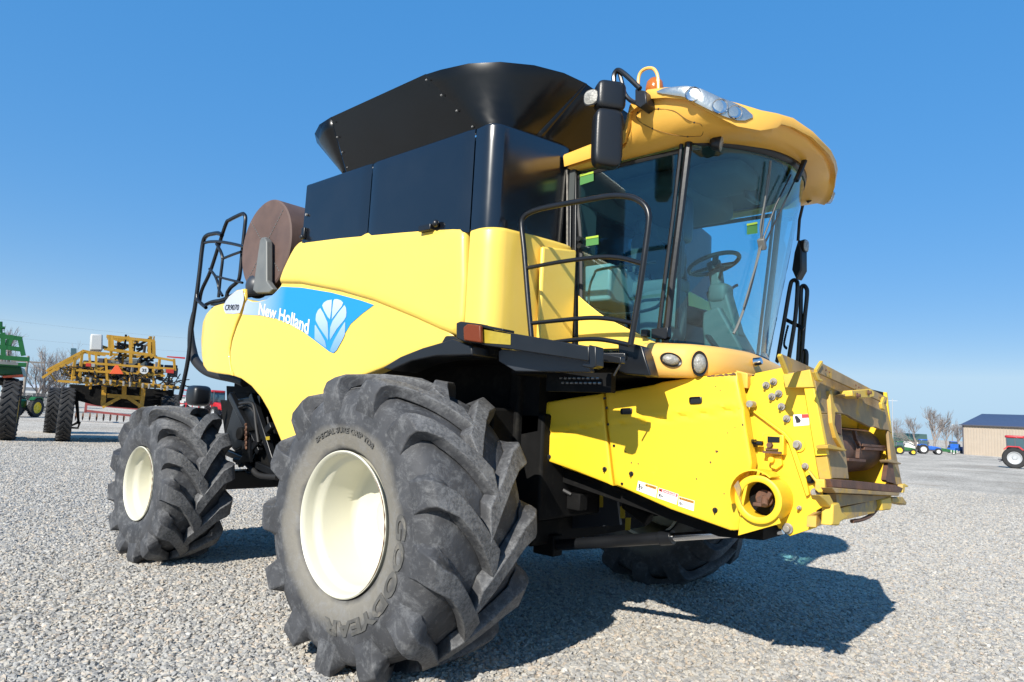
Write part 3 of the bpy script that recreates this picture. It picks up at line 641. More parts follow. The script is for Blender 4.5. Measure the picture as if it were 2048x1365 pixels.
# ---------------------------------------------------------------- grain tank
tz = lambda x, y: 3.635 + 0.004 * max(0, x) + (0.14 * max(0, y + 1.65))
tb = lambda x, y: interp([(-1.8, 3.10), (-1.2, 3.04), (-0.7, 2.99), (0, 2.94), (0.6, 2.86)], x) + 0.10 * max(0, y + 1.7)
TP = [[(-1.735, -1.66), (-1.715, -1.715), (-0.76, -1.72)], [(-0.748, -1.72), (0.405, -1.72)], [(0.418, -1.72), (0.50, -1.72)] + arc(0.515, -1.615, 0.105, -90, -5, 8) + [(0.615, -1.3), (0.60, -0.86)]]
for s in (1, -1):
    for q in TP:
        p = MB(); wrap(p, q, tb, tz, r=0.022, depth=0.05, sgn=s); build('grain_tank_panel', p, M['gloss'], HV, ang=60)
p = MB()
prism(p, [(-1.72, -1.60, 2.8), (0.50, -1.60, 2.8), (0.58, -1.5, 2.8), (0.58, 1.5, 2.8), (0.5, 1.6, 2.8), (-1.72, 1.60, 2.8)], (0, 0, 0.832)); build('grain_tank', p, M['ext'], HV)
p = MB(); box(p, (0.3, 0, 3.66), (0.5, 1.7, 0.1)); build('grain_tank_front_sill', p, M['ext'], HV)
# flared extension sheets
top_c = [(-1.38, -1.75), (-0.131, -1.75)]; bot_c = [(-1.32, -1.57), (0.34, -1.57)]
def sheet(mb, a, b, nseg=12, th=0.012):
    """ruled sheet between two polylines with thickness"""
    A = [V(q) for q in a]; B = [V(q) for q in b]; rows = 6
    grid = [[lerp(p, q, k / rows) for k in range(rows + 1)] for p, q in zip(A, B)]
    n = len(grid); vs = [p for c in grid for p in c]; fs = []
    for i in range(n - 1):
        for k in range(rows): a_ = i * (rows + 1) + k; fs.append((a_, a_ + 1, a_ + rows + 2, a_ + rows + 1))
    mb.add(vs, fs); return mb
def seg(a, b, n): return [V(a).lerp(V(b), k / n) for k in range(n + 1)]
zt_, zb_ = 4.165, 3.665
for s in (1, -1):
    S = lambda pts: [(x, y * s, z) for x, y, z in pts]
    p = MB(); sheet(p, S(seg((-1.36, -1.75, zt_), (-0.12, -1.75, zt_ + .015), 10)), S(seg((-1.30, -1.57, zb_), (0.36, -1.57, zb_), 10))); build('extension_side_sheet', p, M['ext'], HV)
    tc_ = [(-0.14, -1.751, zt_ + .012)] + [(x, y, zt_) for x, y in arc(-0.05, -0.90, 0.85, -84, -3, 5)]; bc_ = [(x, y, zb_ + 0.0) for x, y in arc(0.36, -1.42, 0.15, -90, 30, 8)] + [(0.50, -1.30, zb_ + 0.03), (0.51, -1.22, zb_ + 0.03), (0.515, -1.15, zb_ + 0.03)]
    bc_ = [V(*q) for q in bc_]; m_ = len(tc_); bb = [bc_[min(len(bc_) - 1, int(round(k * (len(bc_) - 1) / (m_ - 1))))] for k in range(m_)]
    p = MB(); sheet(p, S(tc_), S([tuple(q) for q in bb])); build('extension_corner_sheet', p, M['ext'], HV, solid=0.006, bevel=0.03, seg=3, ang=60)
    rt_ = [(-1.36, -1.75, 4.165), (-1.55, -1.74, 4.15), (-1.70, -1.69, 4.12), (-1.80, -1.60, 4.09), (-1.84, -1.45, 4.08), (-1.845, -1.3, 4.08)]
    rb_ = [(-1.31, -1.57, zb_), (-1.32, -1.57, zb_), (-1.34, -1.56, zb_), (-1.35, -1.54, zb_), (-1.36, -1.5, zb_), (-1.36, -1.3, zb_)]
    p = MB(); sheet(p, S(rt_), S(rb_)); build('extension_rear_corner_sheet', p, M['ext'], HV, solid=0.006, ang=60)
p = MB(); sheet(p, seg((0.795, -0.965, zt_ - 0.002), (0.795, 0.965, zt_ - 0.002), 8), seg((0.512, -1.22, zb_ + 0.03), (0.515, 1.20, zb_ + 0.03), 8)); build('extension_front_sheet', p, M['ext'], HV, solid=0.006)
p = MB(); sheet(p, seg((-1.845, -1.3, 4.08), (-1.845, 1.3, 4.08), 4), seg((-1.36, -1.3, zb_), (-1.36, 1.3, zb_), 4)); build('extension_back_sheet', p, M['ext'], HV, solid=0.006)
p = MB()
for x, y, z in ([(lerp(-1.28, -1.33, k / 3), lerp(-1.58, -1.74, k / 3) - 0.012, lerp(3.74, 4.11, k / 3)) for k in range(4)] + [(lerp(0.26, -0.10, k / 3), lerp(-1.585, -1.745, k / 3) - 0.01, lerp(3.72, 4.12, k / 3)) for k in range(4)]):
    cyl(p, (x, y, z), (x, y - 0.008, z + 0.003), 0.008, n=8)
build('sheet_rivets', p, M['zinc'], HV)['kind'] = 'stuff'
p = MB()
for k in range(15): bar(p, (-1.25 + k * 0.107, -1.592, 3.662), (-1.25 + k * 0.107 + 0.04, -1.592, 3.662), 0.012, 0.014)
build('hinge_clips', p, M['zinc'], HV)['kind'] = 'stuff'
p = MB(); box(p, (0.0, -1.745, 2.965), (0.13, 0.05, 0.045)); ball(p, (0.1, -1.75, 2.985), 0.028, 10, 6); build('tank_latch', p, M['black'], HV, bevel=0.006)
p = MB(); box(p, (-1.67, -1.73, 3.17), (0.05, 0.03, 0.1)); ball(p, (-1.66, -1.75, 3.13), 0.024, 10, 6); build('tank_latch', p, M['black'], HV, bevel=0.006)
p = MB(); cyl(p, (-1.66, -1.72, 3.34), (-1.66, -1.735, 3.34), 0.012, n=10); build('tank_bolt', p, M['zinc'], HV)

# ---------------------------------------------------------------- dark core behind the panels, axle, engine deck
p = MB()
prism(p, [(-3.95, -1.1, 1.75), (-3.95, -1.1, 2.35), (-2.7, -1.1, 2.5), (-2.3, -1.1, 2.8), (0.45, -1.1, 2.85), (0.6, -1.1, 2.0), (0.6, -1.1, 1.55), (-0.6, -1.1, 1.3), (-2.3, -1.1, 1.2), (-2.7, -1.1, 1.75)], (0, 2.2, 0)); build('inner_frame', p, M['dark'], HV)
for s in (1, -1):
    p = MB(); prism(p, [(x, -1.1 * s, z) for x, z in ((-2.05, 1.9), (-2.05, 2.78), (0.45, 2.85), (0.6, 2.75), (0.6, 2.05), (-0.4, 2.0), (-1.05, 1.75), (-1.5, 1.5), (-1.7, 1.5))], (0, -0.5 * s, 0)); build('side_cavity_wall', p, M['dark'], HV)
p = MB(); box(p, (0, 0, 0.92), (0.42, 2.9, 0.42)); cyl(p, (0, -1.45, 0.92), (0, 1.45, 0.92), 0.24, n=20); build('front_axle', p, M['dark'], HV, bevel=0.02)
p = MB(); box(p, (-3.73, 0, 0.78), (0.22, 2.9, 0.2)); box(p, (-3.6, 0, 1.25), (0.5, 0.6, 0.9)); build('rear_axle', p, M['black'], HV, bevel=0.015)
p = MB()
box(p, (-0.15, -1.25, 1.35), (0.55, 0.3, 0.7)); box(p, (0.0, 0, 1.3), (1.3, 2.2, 0.75)); box(p, (0.35, -1.25, 1.25), (0.12, 0.25, 0.9)); box(p, (0.25, 0, 0.78), (0.3, 1.7, 0.2))
box(p, (0.40, -0.2, 1.62), (0.1, 1.9, 0.75)); box(p, (-1.2, 0, 1.05), (2.2, 1.6, 0.35))
build('transmission_housing', p, M['dark'], HV, bevel=0.02)


# ---------------------------------------------------------------- cab
def wind_x(y, z):
    k = (z - 2.18) / (3.55 - 2.18); xp = 1.46 + 0.14 * k; b = 0.27 + 0.16 * k
    return xp + b * (1 - abs(min(1, abs(y) / 0.85)) ** 2.2)
# lower cab shell and floor
p = MB()
fl = [(0.64, -0.85), (1.44, -0.85)] + [(wind_x(y, 2.1) - 0.02, y) for y in (-0.7, -0.5, -0.3, 0, 0.3, 0.5, 0.7)] + [(1.44, 0.85), (0.64, 0.85)]
prism(p, [(x, y, 2.0) for x, y in fl], (0, 0, 0.13)); build('cab_floor', p, M['black'], HV)
p = MB(); box(p, (0.66, 0, 2.36), (0.05, 1.7, 0.5)); build('cab_rear_wall', p, M['liner'], HV, bevel=0.01)
p = MB(); box(p, (0.66, 0, 3.47), (0.05, 1.8, 0.36)); box(p, (0.66, -0.72, 2.9), (0.05, 0.26, 0.8)); box(p, (0.66, 0.72, 2.9), (0.05, 0.26, 0.8)); build('cab_rear_frame', p, M['liner'], HV)
p = MB(); box(p, (0.66, 0, 2.95), (0.012, 1.18, 0.68)); build('cab_rear_window', p, M['glass'], HV)
for s in (-1, 1):
    # rear door pillar, A pillar
    p = MB()
    for a, wd in ((0.645, 0.05), (0.70, 0.035)): bar(p, (a + 0.03, s * 0.865, 2.12), (a - 0.05 + 0.02, s * 0.865, 3.55), wd, 0.05, (0, 1, 0))
    build('rear_pillar', p, M['black'], HV, bevel=0.006)
    p = MB(); bar(p, (0.683, s * 0.89, 2.12), (0.605, s * 0.89, 3.55), 0.012, 0.012, (0, 1, 0)); build('pillar_trim', p, M['zinc'], HV)
    p = MB(); tube(p, [(1.455, s * 0.858, 2.1), (1.50, s * 0.86, 2.6), (1.55, s * 0.86, 3.05), (1.60, s * 0.858, 3.56)], 0.026, 8)
    tube(p, [(1.405, s * 0.868, 2.15), (1.45, s * 0.868, 2.6), (1.50, s * 0.868, 3.05), (1.55, s * 0.868, 3.56)], 0.014, 6); build('front_pillar', p, M['black'], HV)
    p = MB(); prism(p, [(0.72, s * 0.852, 2.14), (1.42, s * 0.852, 2.14), (1.56, s * 0.852, 3.53), (0.64, s * 0.852, 3.53)], (0, s * 0.008, 0)); build('side_window', p, M['glass'], HV)
    p = MB(); tube(p, smooth([(0.76, s * 0.855, 2.5), (0.73, s * 0.855, 3.0), (0.67, s * 0.855, 3.4), (0.72, s * 0.855, 3.49), (1.1, s * 0.855, 3.5), (1.54, s * 0.855, 3.5)], 4), 0.018, 6); build('window_seal', p, M['rubber'], HV)
LOW = [(0.748,-0.87,2.558),(0.832,-0.87,2.492),(0.94,-0.87,2.415),(1.036,-0.87,2.359),(1.132,-0.87,2.314),(1.226,-0.87,2.268),(1.313,-0.87,2.23),(1.429,-0.87,2.175),(1.437,-0.87,2.151),(0.768,-0.87,2.154)]
for s in (1, -1):
    p = MB(); prism(p, [(x, y * s, z) for x, y, z in LOW], (0, -0.012 * s, 0)); build('door_lower_panel', p, M['body'], HV, bevel=0.005)
# windshield
p = MB(); rings = []
for k in range(15):
    z = lerp(2.12, 3.60, k / 14); rings.append([(wind_x(y, z), y, z) for y in (0.85 * math.sin(math.pi / 2 * (j / 12 - 1)) if j <= 12 else 0.85 * math.sin(math.pi / 2 * (j / 12 - 1)) for j in range(25))])
loft(p, rings, closed=False); build('windshield', p, M['glass'], HV, ang=80, solid=0.006)
p = MB()
for z0, z1 in ((2.11, 2.19), (3.53, 3.60)):
    loft(p, [[(wind_x(y, z) + 0.007, y, z) for y in (-0.85 + 1.7 * j / 24 for j in range(25))] for z in (z0, z1)], closed=False)
    build('windshield_border', p, M['black'], HV, solid=0.004, ang=80)
    p = MB()
# roof
ST = [((0.63, -0.95), 3.55, 3.645, (0.66, -0.87, 3.535)),
      ((0.85, -0.955), 3.56, 3.665, (0.85, -0.87, 3.53)),
      ((1.08, -0.96), 3.575, 3.675, (1.03, -0.87, 3.53)),
      ((1.212, -1.04), 3.575, 3.664, (1.10, -0.87, 3.53)),
      ((1.252, -1.076), 3.655, 3.735, (1.15, -0.87, 3.53)),
      ((1.279, -1.091), 3.753, 3.806, (1.2, -0.87, 3.53)),
      ((1.428, -1.12), 3.794, 3.857, (1.27, -0.87, 3.53)),
      ((1.565, -1.13), 3.76, 3.827, (1.37, -0.87, 3.53)),
      ((1.692, -1.11), 3.72, 3.804, (1.47, -0.87, 3.535)),
      ((1.778, -1.085), 3.654, 3.768, (1.57, -0.865, 3.54)),
      ((1.882, -1.019), 3.582, 3.707, (1.66, -0.82, 3.545)),
      ((1.969, -0.942), 3.53, 3.68, (1.76, -0.73, 3.555)),
      ((2.059, -0.8), 3.532, 3.665, (1.85, -0.62, 3.56)),
      ((2.117, -0.681), 3.579, 3.675, (1.915, -0.50, 3.565)),
      ((2.132, -0.634), 3.618, 3.679, (1.95, -0.44, 3.57)),
      ((2.166, -0.531), 3.628, 3.688, (1.985, -0.35, 3.575)),
      ((2.214, -0.295), 3.63, 3.671, (2.035, -0.18, 3.58)),
      ((2.239, 0.0), 3.605, 3.642, (2.05, 0.0, 3.585))]
ST2 = ST + [((q[0][0] - 0.02, -q[0][1] * 0.94), q[1], q[2], (q[3][0], -q[3][1], q[3][2])) for q in ST[-2::-1]]
def roof_prof(q):
    (x, y), zl, zt, h = q; c = V(lerp(1.15, x, 0.25), y * 0.25, 0); n = V(x - 1.2, y, 0).normalized()
    h = V(h); L = V(x, y, zl); T = V(x, y, zt); o = n * 0.022
    mid1 = V(lerp(h.x, x, 0.42), lerp(h.y, y, 0.42), lerp(h.z, zl, 0.16)); mid2 = V(lerp(h.x, x, 0.78), lerp(h.y, y, 0.78), lerp(h.z, zl, 0.55))
    return [h - n * 0.10 + V(0, 0, 0.02), h - n * 0.01, h, mid1, mid2, L - n * 0.03 + V(0, 0, 0.014), L + n * 0.008, L + o * 0.5 + V(0, 0, 0.008), T + o - V(0, 0, 0.015), T + o * 0.6, T - n * 0.02 + V(0, 0, 0.008), T.lerp(V(c.x, c.y, 0), 0.25) * 1.0 + V(0, 0, 0)]
rings = []
for q in ST2:
    r_ = roof_prof(q); x, y = q[0]; zt = q[2]
    zc = lerp(3.68, 3.90, min(1, max(0, (2.2 - x) / 0.9))) if x > 1.2 else lerp(3.70, 3.90, min(1, max(0, (x - 0.9) / 0.3)))
    xin = lerp(x, 1.3, 0.22) if x > 1.2 else x
    r_[-1] = V(xin, y * 0.78, lerp(zt, zc, 0.55)); r_.append(V(lerp(x, 1.3, 0.5) if x > 1.2 else x, y * 0.45, zc)); r_.append(V(lerp(x, 1.3, 0.75) if x > 1.2 else x, 0.0, zc + 0.01))
    rings.append(r_)
p = MB(); loft(p, rings, closed=False); build('cab_roof', p, M['roof'], HV, ang=55, weld=True)
p = MB(); box(p, (1.1, 0, 3.60), (0.95, 1.66, 0.03)); prism(p, [(1.5, -0.8, 3.585), (1.62, -0.75, 3.585), (1.8, -0.5, 3.585), (1.92, 0, 3.585), (1.8, 0.5, 3.585), (1.62, 0.75, 3.585), (1.5, 0.8, 3.585)], (0, 0, 0.03))  # flat box added inside the roof to block light from its open rear
rbox(p, (1.0, 0.1, 3.5), (0.7, 1.1, 0.2), e=5); rbox(p, (1.55, -0.2, 3.5), (0.45, 0.5, 0.16), e=4); build('roof_liner', p, M['liner'], HV, ang=60)
# roof headlight clusters
def strip(mb, i0, i1, lo, hi, off, sgn):
    rings = []
    idx = [i0 + (i1 - i0) * k / 16 for k in range(17)]
    for k, f in enumerate(idx):
        i = int(min(f, len(ST) - 2)); t = f - i; a, b = ST[i], ST[i + 1]; x, y = lerp(a[0][0], b[0][0], t), lerp(a[0][1], b[0][1], t); zl, zt = lerp(a[1], b[1], t), lerp(a[2], b[2], t)
        n = V(x - 1.2, y, 0).normalized(); e = math.sin(math.pi * min(1, max(0.0, k / 16))) ** 0.35 if 0 < k < 16 else 0.12; zm = lerp(zl, zt, (lo + hi) / 2)
        ring = []
        for j in range(7):
            u = j / 6; z = lerp(lerp(zm, lerp(zl, zt, lo), e), lerp(zm, lerp(zl, zt, hi), e), u); o = off * math.sin(math.pi * u) ** 0.5 * e + 0.026
            ring.append(((x + n.x * o), (y + n.y * o) * sgn, z - 0.0 + 0.0))
        rings.append(ring)
    loft(mb, rings, closed=False); return mb
for s in (1, -1):
    p = MB(); strip(p, 6.55, 11.6, 0.06, 1.03, 0.006, s); rf = build('roof_headlight', p, M['lamp'], HV, ang=70)
    p = MB(); strip(p, 6.5, 11.65, 0.04, 1.06, 0.03, s); build('lamp_cover', p, M['clear'], rf, ang=70)
    for f_, rr in ((8.55, 0.05), (10.0, 0.052), (10.8, 0.046)):
        i = int(f_); t = f_ - i; a, b = ST[i], ST[i + 1]; c = V(lerp(a[0][0], b[0][0], t), lerp(a[0][1], b[0][1], t), lerp(lerp(a[1], b[1], t), lerp(a[2], b[2], t), 0.5)); n = V(c.x - 1.2, c.y, 0).normalized(); c += n * 0.032
        c.y *= s; n.y *= s
        p = MB(); lathe(p, [(rr, 0.004), (rr * 0.95, 0.008), (rr * 0.8, -0.002), (rr * 0.3, -0.004), (0.001, -0.004)], c, n, 20); build('lamp_bowl', p, M['chrome'], rf)
# beacon and its guard
p = MB(); lathe(p, [(0.052, 0.0), (0.06, 0.01), (0.062, 0.05), (0.055, 0.09), (0.035, 0.115), (0.001, 0.122)], (1.385, -0.965, 3.90), (0, 0, 1), 20); bc = build('beacon', p, M['amber'], HV, ang=60)
p = MB(); cyl(p, (1.385, -0.965, 3.78), (1.385, -0.965, 3.902), 0.045); build('beacon_base', p, M['plastic'], bc)
p = MB(); tube(p, smooth([(1.28,-1,3.918),(1.276,-1,4.029),(1.291,-1,4.076),(1.33,-1,4.093),(1.381,-1,4.081),(1.413,-1,4.045),(1.43,-1,3.99),(1.437,-1,3.891)], 5), 0.0115, 8); build('beacon_guard', p, M['nose'], HV)
# mirrors: black housings on a looped arm
rz = Matrix.Rotation(R(-38), 3, 'Z')
p = MB(); rbox(p, (1.20, -1.25, 3.525), (0.12, 0.20, 0.40), Matrix.Rotation(R(-38), 3, 'Z'), e=5.5); build('mirror', p, M['plastic'], HV, ang=70)
p = MB(); rbox(p, (1.20, -1.235, 3.825), (0.13, 0.205, 0.20), Matrix.Rotation(R(-38), 3, 'Z'), e=5); build('wide_angle_mirror', p, M['plastic'], HV, ang=70)
p = MB(); tube(p, smooth([(1.225,-1.2,3.763),(1.211,-1.2,3.909),(1.204,-1.2,3.994),(1.231,-1.2,4.026),(1.275,-1.2,3.994),(1.34,-1.2,3.924),(1.412,-1.2,3.84)], 5), 0.017, 8); tube(p, smooth([(1.23,-1.18,4.027),(1.257,-1.18,3.94),(1.284,-1.18,3.85),(1.333,-1.18,3.787),(1.407,-1.18,3.741)], 5), 0.015, 8)
build('mirror_arm', p, M['black'], HV)
p = MB(); q = [(1.373,-1.2,3.851),(1.454,-1.2,3.813),(1.464,-1.2,3.728),(1.416,-1.2,3.707),(1.377,-1.2,3.738)]; prism(p, q, (0.0, 0.12, 0.0)); build('mirror_bracket', p, M['plastic'], HV, bevel=0.006)
wl = [(1.119,-1.34,3.807),(1.252,-1.34,3.752)]; dn = V(0.62, -0.7, -0.12).normalized()
def worklamp(c, d, r=0.055, name='work_lamp', sq=3.4):
    c, d = V(c), V(d).normalized(); q = d.to_track_quat('Z', 'Y').to_matrix(); p = MB(); rings = []
    f = lambda x: math.copysign(abs(x) ** (2 / sq), x)
    for r_, a in ((0.5, -0.07), (0.85, -0.05), (1.0, -0.01), (1.0, 0.0)):
        rings.append([c + q @ V(f(math.cos(t)) * r * r_, f(math.sin(t)) * r * r_, a) for t in (2 * math.pi * k / 24 for k in range(24))])
    loft(p, rings); o = build(name, p, M['plastic'], HV, ang=50)
    p = MB(); rings = []
    for r_, a in ((0.9, 0.001), (0.88, 0.006), (0.5, 0.012), (0.02, 0.013)): rings.append([c + q @ V(f(math.cos(t)) * r * r_, f(math.sin(t)) * r * r_, a) for t in (2 * math.pi * k / 24 for k in range(24))])
    loft(p, rings); build('lamp_lens', p, M['lens'], o, ang=60); return o
worklamp(wl[0], (0.15, -0.98, -0.05), 0.056, sq=2.6)
p = MB(); tube(p, [V(wl[0]) + V(-0.03, 0.06, 0.0), V(1.19, -1.25, 3.72)], 0.014, 6); build('lamp_bracket', p, M['plastic'], HV)
wl2 = V(1.74, -0.77, 3.53)
worklamp(wl2 + V(0.05, -0.01, -0.01), (0.93, 0.30, -0.2), 0.05)
p = MB(); box(p, wl2 + V(-0.01, 0, 0.07), (0.05, 0.05, 0.1)); tube(p, [wl2 + V(-0.07, -0.03, 0.10), wl2 + V(-0.09, -0.03, 0.06), wl2 + V(-0.06, -0.03, 0.03)], 0.006, 6); build('lamp_bracket', p, M['plastic'], HV, bevel=0.006)
# seams of the access covers under the visor
SEAM = [(1.307, -1.062, 3.736), (1.32, -1.066, 3.752), (1.352, -1.072, 3.757), (1.394, -1.077, 3.748), (1.488, -1.085, 3.725), (1.582, -1.078, 3.692), (1.619, -1.068, 3.668), (1.646, -1.059, 3.642), (1.679, -1.041, 3.615), (1.716, -1.022, 3.595), (1.752, -1.001, 3.582), (1.745, -0.95, 3.563), (1.711, -0.903, 3.551), (1.679, -0.911, 3.551), (1.628, -0.935, 3.553), (1.561, -0.971, 3.565), (1.491, -1.003, 3.589), (1.417, -1.03, 3.626), (1.361, -1.053, 3.662), (1.318, -1.059, 3.703)]
for s in (1,):
    p = MB(); tube(p, smooth([(x, y - 0.0005, z - 0.0005) for x, y, z in SEAM], 3, True), 0.0032, 5, True); build('roof_cover_seam', p, M['seam'], HV)
    p = MB()
    for k in (1, 4, 9, 14, 17): ball(p, SEAM[k], 0.007, 8, 5)
    build('roof_cover_screw', p, M['black'], HV)['kind'] = 'stuff'
# far side mirror, lamp and grab rails of the ladder
fm = [(1.626,1.25,3.371),(1.657,1.25,3.265),(1.658,1.25,3.082),(1.61,1.25,2.995),(1.57,1.25,3.091),(1.591,1.25,3.25)]
p = MB(); prism(p, fm, (0.02, 0.10, 0)); build('mirror', p, M['plastic'], HV, bevel=0.012)
p = MB(); tube(p, [(1.626,1.25,3.353),(1.638,1.25,3.546),(1.677,1.25,3.726)], 0.014, 8); build('mirror_arm', p, M['black'], HV)
worklamp([(1.68,1.3,3.311)][0], (0.95, -0.1, -0.05), 0.055)
p = MB()
FR = [[(1.371,1.45,2.271),(1.384,1.45,2.317),(1.437,1.45,2.645),(1.49,1.45,2.973),(1.512,1.45,3.032),(1.544,1.45,3.029),(1.558,1.45,2.967),(1.537,1.45,2.663),(1.485,1.45,2.316),(1.472,1.45,2.2)], [(1.512,1.6,2.236),(1.537,1.6,2.684),(1.541,1.6,2.961),(1.559,1.6,3.008),(1.586,1.6,2.986),(1.596,1.6,2.919),(1.569,1.6,2.635),(1.548,1.6,2.306)], [(1.553,1.6,2.235),(1.561,1.6,2.362),(1.579,1.6,2.39),(1.593,1.6,2.352),(1.589,1.6,2.235)]]
for q in FR: tube(p, smooth(q, 4), 0.02, 8)
build('ladder_handrail', p, M['black'], HV)
p = MB(); q = [(1.438,1.5,2.676),(1.601,1.5,2.583)]; bar(p, q[0], q[1], 0.015, 0.035); build('handrail_crossbar', p, M['black'], HV)
p = MB(); c0 = [(1.474,1.45,2.61),(1.452,1.45,2.517),(1.439,1.45,2.433),(1.462,1.45,2.4)]; pts = smooth(c0, 5)
for a, b in zip(pts, pts[1:]): ball(p, (a + b) / 2, (0.011, 0.011, 0.016), 6, 4)
build('safety_chain', p, M['black'], HV)
# wiper
p = MB(); tube(p, [(2.087,-0.027,3.584),(2.069,-0.055,3.504),(2.049,-0.09,3.423)], 0.02, 8); tube(p, [(2.056,-0.092,3.458),(1.984,-0.202,3.189),(1.908,-0.301,2.931)], 0.006, 6); tube(p, [(2.043,-0.176,3.442),(1.973,-0.27,3.209),(1.901,-0.33,2.94)], 0.006, 6)
build('wiper_arm', p, M['black'], HV)
p = MB(); q = [(1.895,-0.333,2.961),(1.893,-0.289,2.893)]; bar(p, q[0], q[1], 0.05, 0.04); build('wiper_knuckle', p, M['bracket'], HV, bevel=0.006)
p = MB(); tube(p, smooth([(1.974,-0.382,3.492),(1.95,-0.36,3.331),(1.92,-0.35,3.16),(1.889,-0.317,2.959),(1.847,-0.313,2.75),(1.8,-0.329,2.538),(1.753,-0.366,2.359),(1.733,-0.392,2.293)], 4), 0.009, 6); tube(p, smooth([(1.963,-0.397,3.389),(1.937,-0.378,3.221),(1.903,-0.367,3.034),(1.895,-0.322,2.921),(1.837,-0.347,2.673),(1.792,-0.369,2.479)], 4), 0.006, 6); build('wiper_blade', p, M['bracket'], HV)
# roof corner details at the far end
p = MB(); tube(p, smooth([(1.882,0.78,3.794),(1.922,0.78,3.73),(1.946,0.78,3.653),(1.915,0.78,3.586),(1.851,0.78,3.541)], 5), 0.014, 8); build('washer_hose', p, M['rubber'], HV)
p = MB(); q = [(1.932,0.62,3.847),(2.001,0.62,3.799),(2.001,0.62,3.757),(1.932,0.62,3.797)]; prism(p, q, (-0.06, 0.05, 0.02)); build('roof_marker_lamp', p, M['lens'], HV, bevel=0.005)
# stickers on the glass
def decal_quad(name, pts, off, m, par=HV):
    p = MB(); pts = [V(q) + V(off) for q in pts]; n = (pts[1] - pts[0]).cross(pts[-1] - pts[0]).normalized() * 0.0015
    prism(p, pts, n); return build(name, p, m, par)
decal_quad('green_sticker', [(0.71,-0.868,3.497),(0.833,-0.868,3.499),(0.837,-0.868,3.424),(0.714,-0.868,3.413)], (0, 0, 0), M['green_print'])
decal_quad('lime_sticker', [(0.711,-0.87,3.496),(0.835,-0.87,3.498),(0.835,-0.87,3.482),(0.712,-0.87,3.48)], (0, -0.002, 0), M['lime_print'])
decal_quad('green_sticker', [(0.789,-0.868,2.998),(0.9,-0.868,2.997),(0.903,-0.868,2.929),(0.792,-0.868,2.929)], (0, 0, 0), M['green_print'])
decal_quad('lime_sticker', [(0.79,-0.87,2.997),(0.901,-0.87,2.997),(0.902,-0.87,2.982),(0.791,-0.87,2.982)], (0, -0.002, 0), M['lime_print'])
decal_quad('green_sticker', [(1.841,-0.448,3.047),(1.88,-0.363,3.077),(1.873,-0.34,3.002),(1.834,-0.43,2.975)], (0, 0, 0), M['green_print'])
decal_quad('lime_sticker', [(1.842,-0.452,3.046),(1.882,-0.368,3.076),(1.881,-0.364,3.063),(1.841,-0.45,3.033)], (0, 0, 0), M['lime_print'])
# door hinge block, door handle bits
p = MB(); hb = [(1.375,-0.9,2.278),(1.501,-0.9,2.285),(1.503,-0.9,2.215),(1.481,-0.9,2.2),(1.377,-0.9,2.213)]; prism(p, hb, (0.0, 0.05, 0)); box(p, V(hb[0]) + V(-0.04, 0.0, -0.03), (0.05, 0.05, 0.05)); build('door_hinge', p, M['plastic'], HV, bevel=0.006)
p = MB(); c = [(0.751,-0.89,2.983),(0.758,-0.89,2.928)]; cyl(p, V(c[0]) + V(0, 0.03, 0), V(c[0]) + V(0, -0.02, 0), 0.02); cyl(p, V(c[1]) + V(0, 0.03, 0), V(c[1]) + V(0, -0.02, 0), 0.02); build('door_catch', p, M['plastic'], HV)
# interior
p = MB(); lathe(p, [(0.195 + 0.017 * math.cos(a), 0.017 * math.sin(a)) for a in (2 * math.pi * k / 10 for k in range(11))], (1.40, 0.0, 2.905), (-0.32, 0, 1), 40); sw = build('steering_wheel', p, M['plastic'], HV, ang=70)
p = MB(); ctr = V(1.40, 0, 2.905); ax = V(-0.32, 0, 1).normalized(); s_, u_ = frame_of(ax)
for a in (30, 150, 270): bar(p, ctr - ax * 0.02, ctr + (s_ * math.cos(R(a)) + u_ * math.sin(R(a))) * 0.19, 0.045, 0.02, ax)
cyl(p, ctr - ax * 0.06, ctr + ax * 0.015, 0.055); build('wheel_spoke', p, M['plastic'], sw, bevel=0.005)
p = MB(); bar(p, ctr - ax * 0.05, (1.44, 0, 2.68), 0.09, 0.09, (0, 1, 0)); bar(p, (1.44, 0, 2.70), (1.56, 0, 2.30), 0.16, 0.14, (0, 1, 0)); rbox(p, (1.46, 0, 2.66), (0.16, 0.17, 0.16), e=4); prism(p, [(1.36, -0.13, 2.5), (1.5, -0.13, 2.55), (1.7, -0.13, 2.2), (1.62, -0.13, 2.13), (1.4, -0.13, 2.13)], (0, 0.26, 0)); build('steering_column', p, M['trim'], HV, bevel=0.02, seg=3)
p = MB(); tube(p, smooth([(1.45, 0.06, 2.72), (1.44, 0.2, 2.73), (1.43, 0.32, 2.78), (1.44, 0.36, 2.80)], 4), 0.012, 6); tube(p, [(1.47, -0.05, 2.78), (1.52, -0.1, 2.85)], 0.012, 6); build('column_lever', p, M['plastic'], HV)
p = MB(); rbox(p, (1.08, 0.0, 2.50), (0.50, 0.52, 0.14), e=4); rbox(p, (0.86, 0.0, 2.85), (0.14, 0.50, 0.72), Matrix.Rotation(R(-8), 3, 'Y'), e=4); rbox(p, (0.80, 0, 3.24), (0.09, 0.28, 0.2), e=4); build('operator_seat', p, M['seat'], HV, ang=70)
p = MB(); box(p, (1.08, 0, 2.27), (0.36, 0.36, 0.34)); build('seat_base', p, M['plastic'], HV, bevel=0.02)
p = MB(); rbox(p, (1.12, -0.40, 2.66), (0.52, 0.17, 0.12), e=5); rbox(p, (1.2, -0.42, 2.45), (0.35, 0.14, 0.45), e=5); build('control_console', p, M['trim'], HV, ang=70)
